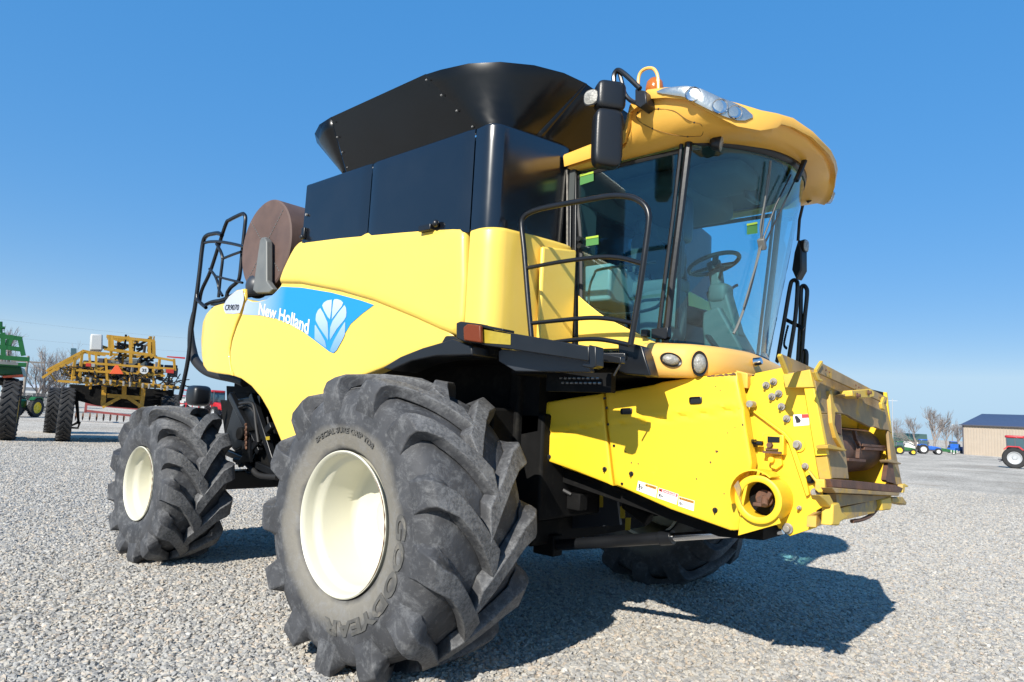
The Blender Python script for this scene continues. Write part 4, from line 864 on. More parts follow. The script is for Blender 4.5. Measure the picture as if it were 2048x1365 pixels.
p = MB(); tube(p, [(1.30, -0.4, 2.7), (1.33, -0.4, 2.82)], 0.018, 8); rbox(p, (1.335, -0.4, 2.86), (0.06, 0.06, 0.1), e=3); build('control_lever', p, M['plastic'], HV)
p = MB(); box(p, (0.83, -0.40, 2.66), (0.28, 0.8, 0.28)); build('storage_box', p, M['trim_light'], HV, bevel=0.02)
p = MB()
for k in range(5):
    p = MB(); box(p, (0.98, -0.66 + k * 0.11, 2.80), (0.02, 0.045, 0.04)); build('box_vent', p, M['plastic'], HV)
p = MB(); tube(p, smooth([(0.80, -0.80, 2.48), (0.95, -0.81, 2.42), (1.15, -0.81, 2.41), (1.36, -0.81, 2.44), (1.42, -0.81, 2.52)], 4), 0.012, 6); build('door_grab_bar', p, M['plastic'], HV)
p = MB(); tube(p, smooth([(0.80, -0.80, 2.4), (0.79, -0.80, 2.6), (0.83, -0.80, 2.72), (0.9, -0.80, 2.76), (1.35, -0.80, 2.76)], 4), 0.010, 6); build('door_inner_frame', p, M['plastic'], HV)
p = MB(); rbox(p, (1.44, -0.62, 3.10), (0.10, 0.2, 0.34), e=5); rbox(p, (1.44, -0.66, 2.82), (0.06, 0.1, 0.3), e=5); tube(p, [(1.47, -0.72, 2.3), (1.48, -0.7, 3.0)], 0.014, 6); build('monitor', p, M['plastic'], HV, ang=70)
p = MB(); rbox(p, (1.68, 0.05, 3.42), (0.05, 0.26, 0.10), e=4); tube(p, [(1.68, 0.05, 3.46), (1.66, 0.05, 3.56)], 0.01, 6); build('cab_mirror', p, M['plastic'], HV)
p = MB(); bar(p, (1.62, -0.3, 2.14), (1.50, -0.3, 2.30), 0.08, 0.02); build('pedal', p, M['plastic'], HV)
p = MB(); bar(p, (1.62, 0.3, 2.14), (1.50, 0.3, 2.30), 0.08, 0.02); build('pedal', p, M['plastic'], HV)
p = MB(); rbox(p, (0.95, 0.52, 2.45), (0.45, 0.3, 0.4), e=4); build('instructor_seat', p, M['seat'], HV, ang=70)

# ---------------------------------------------------------------- nose with headlights below the windshield
np_ = [(1.50, -1.265), (1.54, -1.245), (1.62, -1.185), (1.685, -1.14), (1.75, -1.09), (1.82, -0.985), (1.88, -0.84), (1.93, -0.593), (1.95, -0.3), (1.952, 0.0)]
np_ = [(x, y + 0.03) for x, y in np_]
np2 = np_ + [(1.948, 0.2), (1.93, 0.42)]
p = MB(); rings = []
P_ = [tuple(v) for v in smooth([(x, y, 0) for x, y in np2], 4)]
for i, (x, y, _) in enumerate(P_):
    a, b = V(P_[max(0, i - 1)]), V(P_[min(len(P_) - 1, i + 1)]); d = (b - a).normalized(); n = V(d.y, -d.x, 0); q = V(x, y, 0)
    e = min(i, len(P_) - 1 - i) / 6; k = 1 if e >= 1 else (1 - (1 - e) ** 2) ** 0.5
    zt = 2.142 - 0.05 * max(0, 1 - abs(y) / 0.5); zb = 1.938 + 0.03 * max(0, 1 - abs(y) / 1.0); zm = (zt + zb) / 2; hh = (zt - zb) / 2 * (0.72 + 0.28 * k)
    col = []
    for dx, dz in ((-0.16, 1.12), (-0.05, 1.08), (-0.012, 0.93), (0.004, 0.6), (0.010, 0.1), (0.004, -0.5), (-0.012, -0.9), (-0.04, -1.0), (-0.18, -0.98)): col.append(q + n * dx + V(0, 0, zm + dz * hh))
    rings.append(col)
loft(p, rings, closed=False); build('nose_panel', p, M['nose'], HV, ang=60)
def nose_lamp(c, d, rx, ry, rot, sgn):
    c, d = V(c), V(d).normalized(); c.y *= sgn; d.y *= sgn; s_, u_ = V(0, 0, 1).cross(d).normalized(), d.cross(V(0, 0, 1).cross(d)).normalized(); ca, sa = math.cos(rot), math.sin(rot)
    def ring(k, a, ox=0): return [c + (s_ * ca + u_ * sa) * (rx * k * math.cos(t) + ox) + (u_ * ca - s_ * sa) * ry * k * math.sin(t) + d * a for t in (2 * math.pi * j / 28 for j in range(28))]
    p = MB(); loft(p, [ring(1.38, 0.010), ring(1.32, 0.017), ring(1.1, 0.012), ring(1.0, -0.01)], caps=False); o = build('nose_lamp_bezel', p, M['plastic'], HV, ang=50)
    p = MB(); loft(p, [ring(1.05, 0.012), ring(0.98, 0.022), ring(0.7, 0.034), ring(0.35, 0.04), ring(0.02, 0.042)]); build('headlamp', p, M['lens'], o, ang=60)
for s in (1,):
    nose_lamp((1.652, -1.138, 2.04), (0.64, -0.77, 0.02), 0.05, 0.032, R(-12), s)
    nose_lamp((1.782, -1.025, 2.025), (0.86, -0.5, 0.0), 0.042, 0.058, 0, s)
p = MB(); q = [(1.965,-0.562,2.075)][0]; cyl(p, V(q) + V(-0.02, 0, 0), V(q) + V(0.03, 0, 0.01), 0.03, 0.024); build('chrome_cap', p, M['chrome'], HV, bevel=0.004)

# ---------------------------------------------------------------- right platform, handrail, folding light arm
p = MB(); prism(p, [(0.70, -1.60, 2.02), (1.50, -1.42, 2.02), (1.56, -1.22, 2.02), (1.56, -0.88, 2.02), (0.70, -0.88, 2.02)], (0, 0, 0.04)); build('platform', p, M['black'], HV, bevel=0.006)
p = MB(); q = [(0.656,-1.62,2.067),(0.681,-1.62,2.079),(1.007,-1.62,2.058),(1.379,-1.62,2.011),(1.39,-1.62,1.926),(0.809,-1.62,1.934),(0.661,-1.62,2)]; prism(p, q, (0, 0.05, 0)); build('platform_side_plate', p, M['greyplate'], HV, bevel=0.006)
p = MB(); q = [(1.435,-1.4,2.127),(1.484,-1.4,2.128),(1.602,-1.4,2.1),(1.631,-1.4,2.016),(1.667,-1.4,1.922),(1.492,-1.4,1.934),(1.442,-1.4,1.953)]; prism(p, q, (-0.02, 0.14, 0)); build('platform_end_plate', p, M['black'], HV, bevel=0.008)
p = MB(); prism(p, [(0.62, -1.45, 1.93), (1.25, -1.35, 1.93), (1.40, -1.0, 1.94), (1.75, -0.8, 1.96), (1.80, 0.9, 1.96), (0.62, 0.9, 1.93)], (0, 0, 0.05)); build('cab_underframe', p, M['dark'], HV, bevel=0.01)
p = MB()
for k in range(2):
    for j in range(9): tube(p, [(1.02 + j * 0.035 + k * 0.017, -1.42, 1.905 - k * 0.03), (1.04 + j * 0.035 + k * 0.017, -1.42, 1.905 - k * 0.03)], 0.007, 6)
build('tread_holes', p, M['steel'], HV)['kind'] = 'stuff'
p = MB(); box(p, (1.15, -1.38, 1.88), (0.5, 0.05, 0.12)); build('step_plate', p, M['dark'], HV)
rail = [[(0.833,-1.5,2.164),(0.787,-1.5,2.421),(0.73,-1.5,2.769),(0.696,-1.5,2.948),(0.715,-1.5,3.001),(0.771,-1.5,3.024),(0.874,-1.5,3.034),(1.06,-1.5,3.033),(1.256,-1.5,3.028),(1.423,-1.5,3.021),(1.541,-1.5,2.993),(1.604,-1.5,2.961),(1.652,-1.5,2.919),(1.677,-1.5,2.866),(1.679,-1.5,2.799),(1.656,-1.5,2.593),(1.625,-1.5,2.358),(1.584,-1.5,2.095)]]
p = MB(); tube(p, smooth(rail[0], 3), 0.0185, 10); hr = build('handrail', p, M['black'], HV, ang=80)
for q in ([(0.756,-1.5,2.639),(1,-1.5,2.649),(1.217,-1.5,2.65),(1.381,-1.5,2.643),(1.51,-1.5,2.619),(1.647,-1.5,2.57)], [(0.823,-1.5,2.261),(1.021,-1.5,2.267),(1.178,-1.5,2.271),(1.328,-1.5,2.269),(1.454,-1.5,2.253),(1.596,-1.5,2.221)], [(0.973,-1.48,2.129),(1.093,-1.48,2.138),(1.228,-1.48,2.143),(1.339,-1.48,2.139),(1.447,-1.48,2.123),(1.562,-1.48,2.098)]):
    p = MB(); tube(p, smooth(q, 4), 0.014, 8); build('rail_bar', p, M['black'], hr, ang=80)
# folding warning-light arm
beam = [(0.638,-1.78,2.203),(1.486,-1.78,2.058),(1.49,-1.78,1.974),(0.647,-1.78,2.092)]
p = MB(); prism(p, beam, (0, 0.055, 0)); arm_ = build('light_arm', p, M['black'], HV, bevel=0.006)
decal_quad('yellow_reflector', [(0.655,-1.783,2.192),(0.898,-1.783,2.15),(0.902,-1.783,2.084),(0.662,-1.783,2.104)], (0, 0, 0), M['olive'], arm_)
p = MB(); q = [(0.424,-1.8,2.244),(0.461,-1.8,2.252),(0.655,-1.8,2.225),(0.665,-1.8,2.096),(0.51,-1.8,2.114),(0.433,-1.8,2.14)]; prism(p, q, (0.0, 0.08, 0)); lh = build('marker_light_housing', p, M['plastic'], arm_, bevel=0.008)
p = MB(); q = [(0.523,-1.83,2.205),(0.558,-1.83,2.226),(0.676,-1.83,2.211),(0.69,-1.83,2.098),(0.535,-1.83,2.119)]; prism(p, q, (0.0, 0.03, 0)); build('amber_marker_lens', p, M['amber_red'], arm_, bevel=0.008)
p = MB(); q = [(0.629,-1.8,2.227),(0.848,-1.8,2.184),(0.849,-1.8,2.168),(0.63,-1.8,2.207)]; prism(p, q, (0, 0.11, 0)); build('light_arm_cover', p, M['black'], arm_, bevel=0.003)
p = MB(); q = [(1.489,-1.79,2.066),(1.54,-1.79,2.053),(1.545,-1.79,1.944),(1.519,-1.79,1.933),(1.455,-1.79,1.942),(1.454,-1.79,1.962),(1.501,-1.79,1.959)]; prism(p, q, (0, 0.08, 0)); build('arm_pivot_bracket', p, M['black'], arm_, bevel=0.006)
p = MB(); q = [(1.412,-1.62,2.046),(1.597,-1.62,2.013),(1.599,-1.62,1.976),(1.415,-1.62,1.993)]; prism(p, q, (0, 0.05, 0)); build('arm_inner_beam', p, M['black'], arm_, bevel=0.005)
p = MB(); tube(p, smooth([(1.528,-1.6,2.022),(1.565,-1.6,2.004),(1.58,-1.6,1.975),(1.558,-1.6,1.935),(1.542,-1.6,1.907)], 4), 0.006, 6); build('arm_cable', p, M['rubber'], arm_)
# black fender lip over the front tyre
p = MB(); q = [(-0.379,-1.76,1.953),(-0.18,-1.76,2.032),(0.059,-1.76,2.091),(0.237,-1.76,2.121),(0.358,-1.76,2.144),(0.546,-1.76,2.091),(0.551,-1.76,2.028),(0.205,-1.76,2.028),(-0.054,-1.76,1.997),(-0.271,-1.76,1.934)]; prism(p, q, (0, 0.26, 0)); build('fender_lip', p, M['plastic'], HV, bevel=0.012, seg=3)
p = MB(); q = [(0.225,-1.74,2.123),(0.261,-1.74,2.171),(0.335,-1.74,2.168),(0.435,-1.74,2.123),(0.526,-1.74,2.094)]; prism(p, q, (0, 0.2, 0)); build('fender_lip_end', p, M['plastic'], HV, bevel=0.01)


# ---------------------------------------------------------------- feeder house
p = MB(); prism(p, [(x, -0.86, z) for x, z in ((0.35, 1.70), (1.2, 1.86), (2.12, 1.97), (2.25, 1.92), (2.12, 1.08), (1.9, 1.06), (0.4, 1.34))], (0, 1.72, 0)); build('feeder_house', p, M['shield'], HV, bevel=0.01)
p = MB(); prism(p, [(x, -0.84, z) for x, z in ((0.45, 1.32), (1.9, 1.045), (2.12, 1.065), (2.12, 1.0), (1.85, 0.98), (0.45, 1.22))], (0, 1.68, 0)); build('feeder_floor', p, M['dark'], HV)
CREASE = [(q[0], q[2]) for q in [(0.587,-1.02,1.531),(1.131,-1.02,1.618),(2.045,-1.02,1.758)]]
def crease_y(x, z):
    c = interp(CREASE, x); d = z - c
    return -1.02 + (0.055 * d if d > 0 else 0.02 * -d) + 0.012 * math.exp(-(d / 0.012) ** 2) - 0.007 * math.exp(-((d - 0.025) / 0.02) ** 2)
SH1 = [(0.56,-1.02,1.754),(0.814,-1.02,1.796),(1.077,-1.02,1.832),(1.098,-1.02,1.738),(1.114,-1.02,1.627),(1.145,-1.02,1.456),(1.183,-1.02,1.223),(0.883,-1.02,1.29),(0.612,-1.02,1.343)]
SH2 = [(1.093,-1.02,1.834),(1.3,-1.02,1.869),(1.462,-1.02,1.895),(1.522,-1.02,1.913),(1.791,-1.02,1.95),(2.011,-1.02,1.974),(2.037,-1.02,1.869),(2.063,-1.02,1.762),(2.085,-1.02,1.624),(2.114,-1.02,1.455),(2.111,-1.02,1.421),(2.073,-1.02,1.239),(2.034,-1.02,1.064),(1.99,-1.02,1.052),(1.611,-1.02,1.123),(1.198,-1.02,1.235),(1.161,-1.02,1.457),(1.13,-1.02,1.628),(1.114,-1.02,1.738)]
for s in (1, -1):
    p = MB(); panel(p, SH1, crease_y, r=0.012, depth=0.07, step=0.022, sgn=s); build('rear_feeder_shield', p, M['shield'], HV, ang=50)
    p = MB(); panel(p, SH2, crease_y, r=0.012, depth=0.07, step=0.022, sgn=s); build('front_feeder_shield', p, M['shield'], HV, ang=50)
def handle(cpx, w, h, rot):
    c = V(cpx); p = MB(); rings = []
    for k, yy in ((1.0, 0.004), (1.0, -0.012), (0.82, -0.014), (0.74, -0.004)):
        ring = []
        for j in range(24):
            t = 2 * math.pi * j / 24; f = lambda q: math.copysign(abs(q) ** 0.4, q); kk = (w - (1 - k) * h) / w if k < 1 else 1
            x, z = f(math.cos(t)) * w / 2 * kk, f(math.sin(t)) * h / 2 * k; ring.append((c.x + x * math.cos(rot) - z * math.sin(rot), crease_y(c.x, c.z) + yy, c.z + x * math.sin(rot) + z * math.cos(rot)))
        rings.append(ring)
    loft(p, rings); build('shield_handle', p, M['plastic'], HV, ang=50)
for q, w_, h_ in zip([(1.279,-1.02,1.717),(1.766,-1.02,1.801)], (0.085, 0.082), (0.042, 0.044)): handle(q, w_, h_, R(4))
for q in [(0.651,-1.02,1.371),(1.123,-1.02,1.326),(1.327,-1.02,1.315),(1.899,-1.02,1.157)]:
    p = MB(); y = crease_y(q[0], q[2]); cyl(p, (q[0], y + 0.005, q[2]), (q[0], y - 0.008, q[2]), 0.016, n=16); bar(p, (q[0], y - 0.012, q[2] - 0.02), (q[0], y - 0.012, q[2] + 0.014), 0.008, 0.014, (0, 1, 0)); build('shield_latch', p, M['plastic'], HV, bevel=0.002)
for q in [(1.122,-1.02,1.735),(1.138,-1.02,1.625),(1.191,-1.02,1.486),(1.259,-1.02,1.244),(1.099,-1.02,1.799)]:
    p = MB(); y = crease_y(q[0], q[2]); cyl(p, (q[0], y + 0.004, q[2]), (q[0], y - 0.006, q[2]), 0.009, n=10); build('shield_screw', p, M['black'], HV)
# worn paint marks: chipped rusty edge on the shield top
p = MB()
rnd = random.Random(4)
for q in [(1.849,-1.02,1.955),(1.868,-1.02,1.958),(1.956,-1.02,1.965),(1.981,-1.02,1.967),(1.999,-1.02,1.97),(1.925,-1.02,1.961),(1.897,-1.02,1.958)]:
    x, z = q[0], q[2]; y = crease_y(x, z) - 0.0015; n = 7; ring = [(x + rnd.uniform(.5, 1) * 0.022 * math.cos(2 * math.pi * k / n), y, z - 0.006 + rnd.uniform(.4, 1) * 0.009 * math.sin(2 * math.pi * k / n)) for k in range(n)]
    prism(p, ring, (0, -0.001, 0))
for q in [(1.325,-1.02,1.385),(1.377,-1.02,1.383),(1.971,-1.02,1.615),(1.866,-1.02,1.434),(1.911,-1.02,1.502),(1.902,-1.02,1.502),(1.92,-1.02,1.865),(1.889,-1.02,1.889),(2.061,-1.02,1.666),(2.016,-1.02,1.649),(1.953,-1.02,1.259),(1.779,-1.02,1.328),(1.281,-1.02,1.453)]:
    x, z = q[0], q[2]; y = crease_y(x, z) - 0.0015; n = 6; s_ = rnd.uniform(0.003, 0.009); ring = [(x + rnd.uniform(.5, 1) * s_ * math.cos(2 * math.pi * k / n), y, z + rnd.uniform(.4, 1.3) * s_ * math.sin(2 * math.pi * k / n)) for k in range(n)]
    prism(p, ring, (0, -0.001, 0))
build('paint_chips', p, M['rust'], HV)['kind'] = 'stuff'
# safety stickers
def sticker(pts, head, word, picto):
    Q = [V(q) for q in pts]; off = V(0, -0.003, 0)
    Q = [V(q.x, crease_y(q.x, q.z) - 0.003, q.z) for q in Q]; p = MB(); prism(p, Q, (0, -0.0012, 0)); st = build('safety_sticker', p, M['white'], HV)
    def at(u, v, o=0.0018): return Q[0].lerp(Q[1], u).lerp(Q[3].lerp(Q[2], u), v) + V(0, -o, 0)
    p = MB(); u0 = 0.36 if picto == 0 else 0.0
    prism(p, [at(u0 + 0.03, 0.04), at(0.97, 0.04), at(0.97, 0.3), at(u0 + 0.03, 0.3)], (0, -0.0006, 0)); build('sticker_band', p, head, st)
    vs, fs = text_mesh(word, 1.0, 0.02); xa, xb = min(v.x for v in vs), max(v.x for v in vs); p = MB()
    p.add([at(lerp(u0 + 0.2, 0.93, (v.x - xa) / (xb - xa)), lerp(0.26, 0.08, v.y / 0.73), 0.0028) for v in vs], fs); build('sticker_word', p, M['ink'] if head is not M['red_print'] else M['white'], st)
    p = MB(); prism(p, [at(u0 + 0.07, 0.27, 0.0026), at(u0 + 0.17, 0.27, 0.0026), at(u0 + 0.12, 0.08, 0.0026)], (0, -0.0004, 0)); build('warning_triangle', p, M['ink'], st)
    p = MB()
    for u, v, du, dv in ((0.08, 0.25, 0.07, 0.45), (0.17, 0.45, 0.12, 0.1), (0.19, 0.6, 0.1, 0.08), (0.13, 0.72, 0.05, 0.15)):
        v = v if picto == 0 else lerp(0.36, 0.95, v); dv = dv * (1 if picto == 0 else 0.6)
        prism(p, [at(u, v), at(u + du, v), at(u + du, v + dv), at(u, v + dv)], (0, -0.0006, 0))
    build('sticker_pictogram', p, M['ink'], st)['kind'] = 'stuff'
    p = MB()
    for k in range(4): v = 0.42 + 0.13 * k; prism(p, [at(0.42, v), at(0.93 - 0.1 * (k == 3), v), at(0.93 - 0.1 * (k == 3), v + 0.035), at(0.42, v + 0.035)], (0, -0.0005, 0))
    build('sticker_small_print', p, M['trim'], st)['kind'] = 'stuff'
sticker([(1.38,-1.02,1.276),(1.518,-1.02,1.253),(1.509,-1.02,1.184),(1.368,-1.02,1.214)], M['orange_print'], 'WARNING', 0)
sticker([(1.528,-1.02,1.248),(1.663,-1.02,1.223),(1.651,-1.02,1.158),(1.516,-1.02,1.184)], M['red_print'], 'DANGER', 1)
sticker([(1.666,-1.02,1.211),(1.769,-1.02,1.196),(1.764,-1.02,1.134),(1.661,-1.02,1.153)], M['orange_print'], 'WARNING', 1)
# front side plate of the feeder house
p = MB(); q = [(2.083,-0.895,1.977),(2.25,-0.895,2.011),(2.263,-0.895,1.976),(2.377,-0.895,1.89),(2.43,-0.895,1.514),(2.45,-0.895,1.384),(2.462,-0.895,1.295),(2.462,-0.895,1.235),(2.431,-0.895,1.214),(2.431,-0.895,1.123),(2.29,-0.895,1.055),(2.214,-0.895,1.106),(1.958,-0.895,1.035),(2.055,-0.895,1.388),(2.007,-0.895,1.786)]; prism(p, q, (0, 0.03, 0)); build('feeder_side_plate', p, M['shield'], HV, bevel=0.004)
dup_ = MB(); prism(dup_, [(x, -y - 0.03, z) for x, y, z in q], (0, 0.03, 0)); build('feeder_side_plate', dup_, M['shield'], HV)
p = MB(); q = [(2.088,-0.925,1.756),(2.267,-0.925,1.636),(2.309,-0.925,1.589),(2.388,-0.925,1.379),(2.404,-0.925,1.299),(2.388,-0.925,1.289),(2.289,-0.925,1.579),(2.255,-0.925,1.624),(2.079,-0.925,1.747)]; prism(p, q[:3] + q[3:], (0, 0.028, 0)); build('adjuster_plate_edge', p, M['shield'], HV, bevel=0.003)
p = MB()
for q in [(2.153,-0.9,1.905),(2.196,-0.9,1.927),(2.188,-0.9,1.839),(2.227,-0.9,1.857),(2.243,-0.9,1.782),(2.273,-0.9,1.714)]:
    c = V(q); p = MB(); cyl(p, c, c + V(0, -0.008, 0), 0.021, n=20); cyl(p, c + V(0, -0.008, 0), c + V(0, -0.022, 0), 0.0135, n=6); cyl(p, c + V(0, -0.02, 0), c + V(0, -0.045, 0), 0.008, n=10); build('adjuster_bolt', p, M['zinc'], HV)
for q, r_ in zip([(2.333,-0.9,1.567),(2.377,-0.9,1.453),(2.431,-0.9,1.313),(2.283,-0.9,1.098),(2.346,-0.9,1.22),(2.131,-0.9,1.408)], (0.024, 0.016, 0.022, 0.026, 0.011, 0.008)):
    c = V(q); p = MB(); cyl(p, c, c + V(0, -0.012, 0), r_ * 1.15, n=20); cyl(p, c + V(0, -0.012, 0), c + V(0, -0.035, 0), r_ * 0.72, n=16); build('plate_bolt', p, M['zinc'], HV, bevel=0.002)
p = MB(); c = V([(2.406,-0.9,1.384)][0]); cyl(p, c, c + V(0, -0.012, 0), 0.025, n=20); cyl(p, c + V(0, -0.01, 0), c + V(0, -0.035, 0), 0.014, n=12); build('dark_plug', p, M['black'], HV, bevel=0.003)
p = MB(); c = V([(2.339,-0.9,1.564)][0]); cyl(p, c, c + V(0, -0.006, 0), 0.036, n=24); build('bolt_boss', p, M['shield'], HV, bevel=0.002)
p = MB(); q = [(2.157,-0.95,1.618),(2.272,-0.95,1.621),(2.273,-0.95,1.507),(2.158,-0.95,1.511)]; prism(p, q, (0, 0.055, 0)); tb_ = build('tensioner_block', p, M['shield'], HV, bevel=0.006)
p = MB(); q = [(2.183,-0.956,1.607),(2.251,-0.956,1.607),(2.251,-0.956,1.577),(2.183,-0.956,1.574)]; prism(p, q, (0, 0.01, 0)); build('tensioner_slot', p, M['black'], tb_)
p = MB(); q = [(2.161,-0.97,1.523),(2.263,-0.97,1.525),(2.263,-0.97,1.512),(2.161,-0.97,1.511)]; prism(p, q, (0, 0.03, 0)); q = [(2.176,-0.97,1.539),(2.244,-0.97,1.541),(2.244,-0.97,1.532),(2.176,-0.97,1.531)]; prism(p, q, (0, 0.02, 0)); build('tensioner_strap', p, M['rust'], tb_)
p = MB(); c = V([(2.2,-0.95,1.558)][0]); cyl(p, c, c + V(0, -0.03, 0), 0.016, n=6); build('tensioner_nut', p, M['rust'], tb_)
p = MB(); q = [(2.188,-0.925,1.491),(2.247,-0.925,1.5),(2.256,-0.925,1.45),(2.222,-0.925,1.42),(2.192,-0.925,1.427)]; prism(p, q, (0, 0.028, 0)); c = V([(2.201,-0.925,1.475)][0]); cyl(p, c, c + V(0, -0.03, 0), 0.017, n=14); build('tensioner_arm', p, M['shield'], HV, bevel=0.004)
p = MB(); q = [(2.071,-0.95,1.561),(2.122,-0.95,1.564),(2.153,-0.95,1.564)]; cyl(p, q[0], q[1], 0.008); cyl(p, q[1], q[2], 0.014, n=12)
for k in range(5): lathe(p, [(0.014, -0.003), (0.024, 0.0), (0.014, 0.003)], V(q[0]).lerp(V(q[1]), 0.05 + 0.2 * k), V(q[1]) - V(q[0]), 14)
build('tension_spring', p, M['black'], HV)
p = MB(); q = [(2.021,-0.95,1.75),(2.084,-0.95,1.79)]; cyl(p, q[0], q[1], 0.008); ball(p, q[0], 0.02, 12, 8); cyl(p, V(q[1]) + V(0, 0.03, 0), V(q[1]) + V(0, -0.03, 0), 0.02, n=14); build('shield_stay', p, M['zinc'], HV)
decal_quad('plate_sticker', [(2.306,-0.898,1.738),(2.396,-0.898,1.746),(2.395,-0.898,1.683),(2.311,-0.898,1.672)], (0, 0, 0), M['white'])
decal_quad('plate_sticker_band', [(2.355,-0.902,1.742),(2.397,-0.902,1.745),(2.397,-0.902,1.727),(2.357,-0.902,1.722)], (0, 0, 0), M['red_print'])
decal_quad('plate_sticker_pictogram', [(2.316,-0.902,1.73),(2.329,-0.902,1.733),(2.35,-0.902,1.71),(2.347,-0.902,1.697),(2.326,-0.902,1.692)], (0, 0, 0), M['ink'])
p = MB(); q = [(1.97,-0.91,1.994),(2.043,-0.91,1.975),(2.044,-0.91,1.885),(1.993,-0.91,1.889)]; prism(p, q, (0, 0.2, 0)); build('corner_bracket', p, M['roof'], HV, bevel=0.004)
# round drive housing
c = V([(2.178,-1.08,1.256)][0]); p = MB()
lathe(p, [(0.133, 0.20), (0.133, 0.0), (0.128, -0.004), (0.102, -0.004), (0.097, 0.0), (0.097, 0.14)], c, (0, 1, 0), 40); build('drive_housing', p, M['shield'], HV, ang=40)
p = MB(); cyl(p, c + V(0, 0.14, 0), c + V(0, 0.12, 0), 0.1); build('drive_recess', p, M['dark'], HV)
p = MB(); cyl(p, c + V(0, 0.13, -0.01), c + V(0.0, 0.05, -0.01), 0.03, n=8); cyl(p, c + V(0.02, 0.06, 0.01), c + V(0.03, 0.02, -0.03), 0.02, n=8); box(p, c + V(-0.01, 0.04, -0.03), (0.05, 0.05, 0.02)); cyl(p, c + V(0, 0.12, 0), c + V(0, 0.09, 0), 0.05, n=14); box(p, c + V(0.04, 0.07, 0.02), (0.025, 0.05, 0.05), Matrix.Rotation(0.5, 3, 'Y')); build('rusty_coupling', p, M['rust'], HV, bevel=0.004)
p = MB(); rings = []
for k in range(15):
    a = R(lerp(50, 205, k / 14)); rings.append([(c.x - 0.015 + r_ * math.cos(a), y, c.z + 0.02 + r_ * math.sin(a)) for r_, y in ((0.145, -0.95), (0.145, -1.10), (0.137, -1.10), (0.137, -0.95))])
loft(p, rings); build('housing_guard', p, M['shield'], HV, ang=40)
p = MB(); q = [(2.055,-1.05,1.037),(2.07,-1.05,1.2),(2.118,-1.05,1.147),(2.178,-1.05,1.143),(2.236,-1.05,1.163),(2.269,-1.05,1.2),(2.294,-1.05,1.139)]; prism(p, q, (0, 0.012, 0)); build('guard_flange', p, M['shield'], HV, bevel=0.003)
p = MB(); q = [(2.114,-1.075,1.315),(2.132,-1.075,1.385),(2.107,-1.075,1.352),(2.088,-1.075,1.27),(2.073,-1.075,1.16),(2.082,-1.075,1.153)]; prism(p, q, (0, 0.01, 0)); build('cut_guard_plate', p, M['shield'], HV, bevel=0.002)
p = MB(); q = [(2.05,-1.105,1.318),(2.073,-1.105,1.35),(2.091,-1.105,1.306),(2.083,-1.105,1.263),(2.096,-1.105,1.223)]; prism(p, q, (0, 0.01, 0)); build('broken_tab', p, M['worn'], HV)
# front face
def fprism(name, q, d, m, bev=0.003, par=HV):
    p = MB(); n = V(1, 0, 0.10).normalized(); prism(p, q, -n * d); return build(name, p, m, par, bevel=bev)
fprism('face_top_plate', [(2.431,-0.938,1.993),(2.442,0.713,1.877),(2.464,0.777,1.663),(2.461,0.662,1.686),(2.461,0.461,1.688),(2.46,0.298,1.701),(2.46,0.194,1.697),(2.459,0.1,1.706),(2.457,-0.078,1.727),(2.456,-0.215,1.74),(2.454,-0.342,1.761),(2.453,-0.486,1.766),(2.455,-0.898,1.751)], 0.02, M['tan'])
fprism('face_left_plate', [(2.455,-0.896,1.748),(2.454,-0.493,1.763),(2.466,-0.519,1.637),(2.477,-0.482,1.531),(2.492,-0.478,1.379),(2.49,-0.843,1.396),(2.478,-0.865,1.521)], 0.02, M['tan'])
fprism('face_right_plate', [(2.462,0.672,1.679),(2.464,0.78,1.659),(2.485,0.849,1.454),(2.503,0.915,1.268),(2.5,0.706,1.299),(2.482,0.647,1.479)], 0.02, M['tan'])
fprism('face_sill', [(2.52,-0.954,1.399),(2.522,-0.58,1.378),(2.53,0.554,1.302),(2.533,0.777,1.271),(2.536,0.64,1.245),(2.525,-0.924,1.354)], 0.08, M['rust'])
p = MB(); q = [(2.382,-0.95,1.887),(2.436,-0.95,1.89),(2.504,-0.95,1.524),(2.443,-0.95,1.515)]; prism(p, q, (0, 0.05, 0)); build('face_side_post', p, M['shield'], HV, bevel=0.004)
p = MB(); q = [(2.265,-0.96,1.962),(2.417,-0.96,1.993),(2.439,-0.96,1.892),(2.282,-0.96,1.888)]; prism(p, q, (0, 0.06, 0)); build('top_corner_block', p, M['face'], HV, bevel=0.004)
p = MB(); q = [(2.438,-0.935,1.51),(2.499,-0.935,1.52),(2.521,-0.935,1.399),(2.497,-0.935,1.382),(2.474,-0.935,1.368),(2.461,-0.935,1.382)]; prism(p, q, (0, 0.03, 0)); build('lower_corner_plate', p, M['worn'], HV, bevel=0.004)
p = MB(); q = [(2.402,-0.97,1.435),(2.418,-0.97,1.436),(2.453,-0.97,1.391),(2.496,-0.97,1.395),(2.5,-0.97,1.352),(2.488,-0.97,1.323),(2.465,-0.97,1.32),(2.445,-0.97,1.338),(2.449,-0.97,1.375)]; prism(p, q, (0, 0.03, 0)); build('latch_hook', p, M['face'], HV, bevel=0.005)
fprism('wing_plate', [(2.365,-1.289,2.043),(2.365,-1.244,2.051),(2.368,-0.705,2.018),(2.369,-0.731,2.005),(2.374,-1.211,1.954)], 0.012, M['tan'])
p = MB(); q = [(2.371,-1.306,2.039),(2.38,-1.226,1.952)]; bar(p, q[0], q[1], 0.02, 0.02); build('wing_edge', p, M['face'], HV)
fprism('top_lip', [(2.488,-0.996,2.027),(2.499,0.472,1.915),(2.504,0.434,1.866),(2.494,-1.114,1.968)], 0.014, M['tan'])
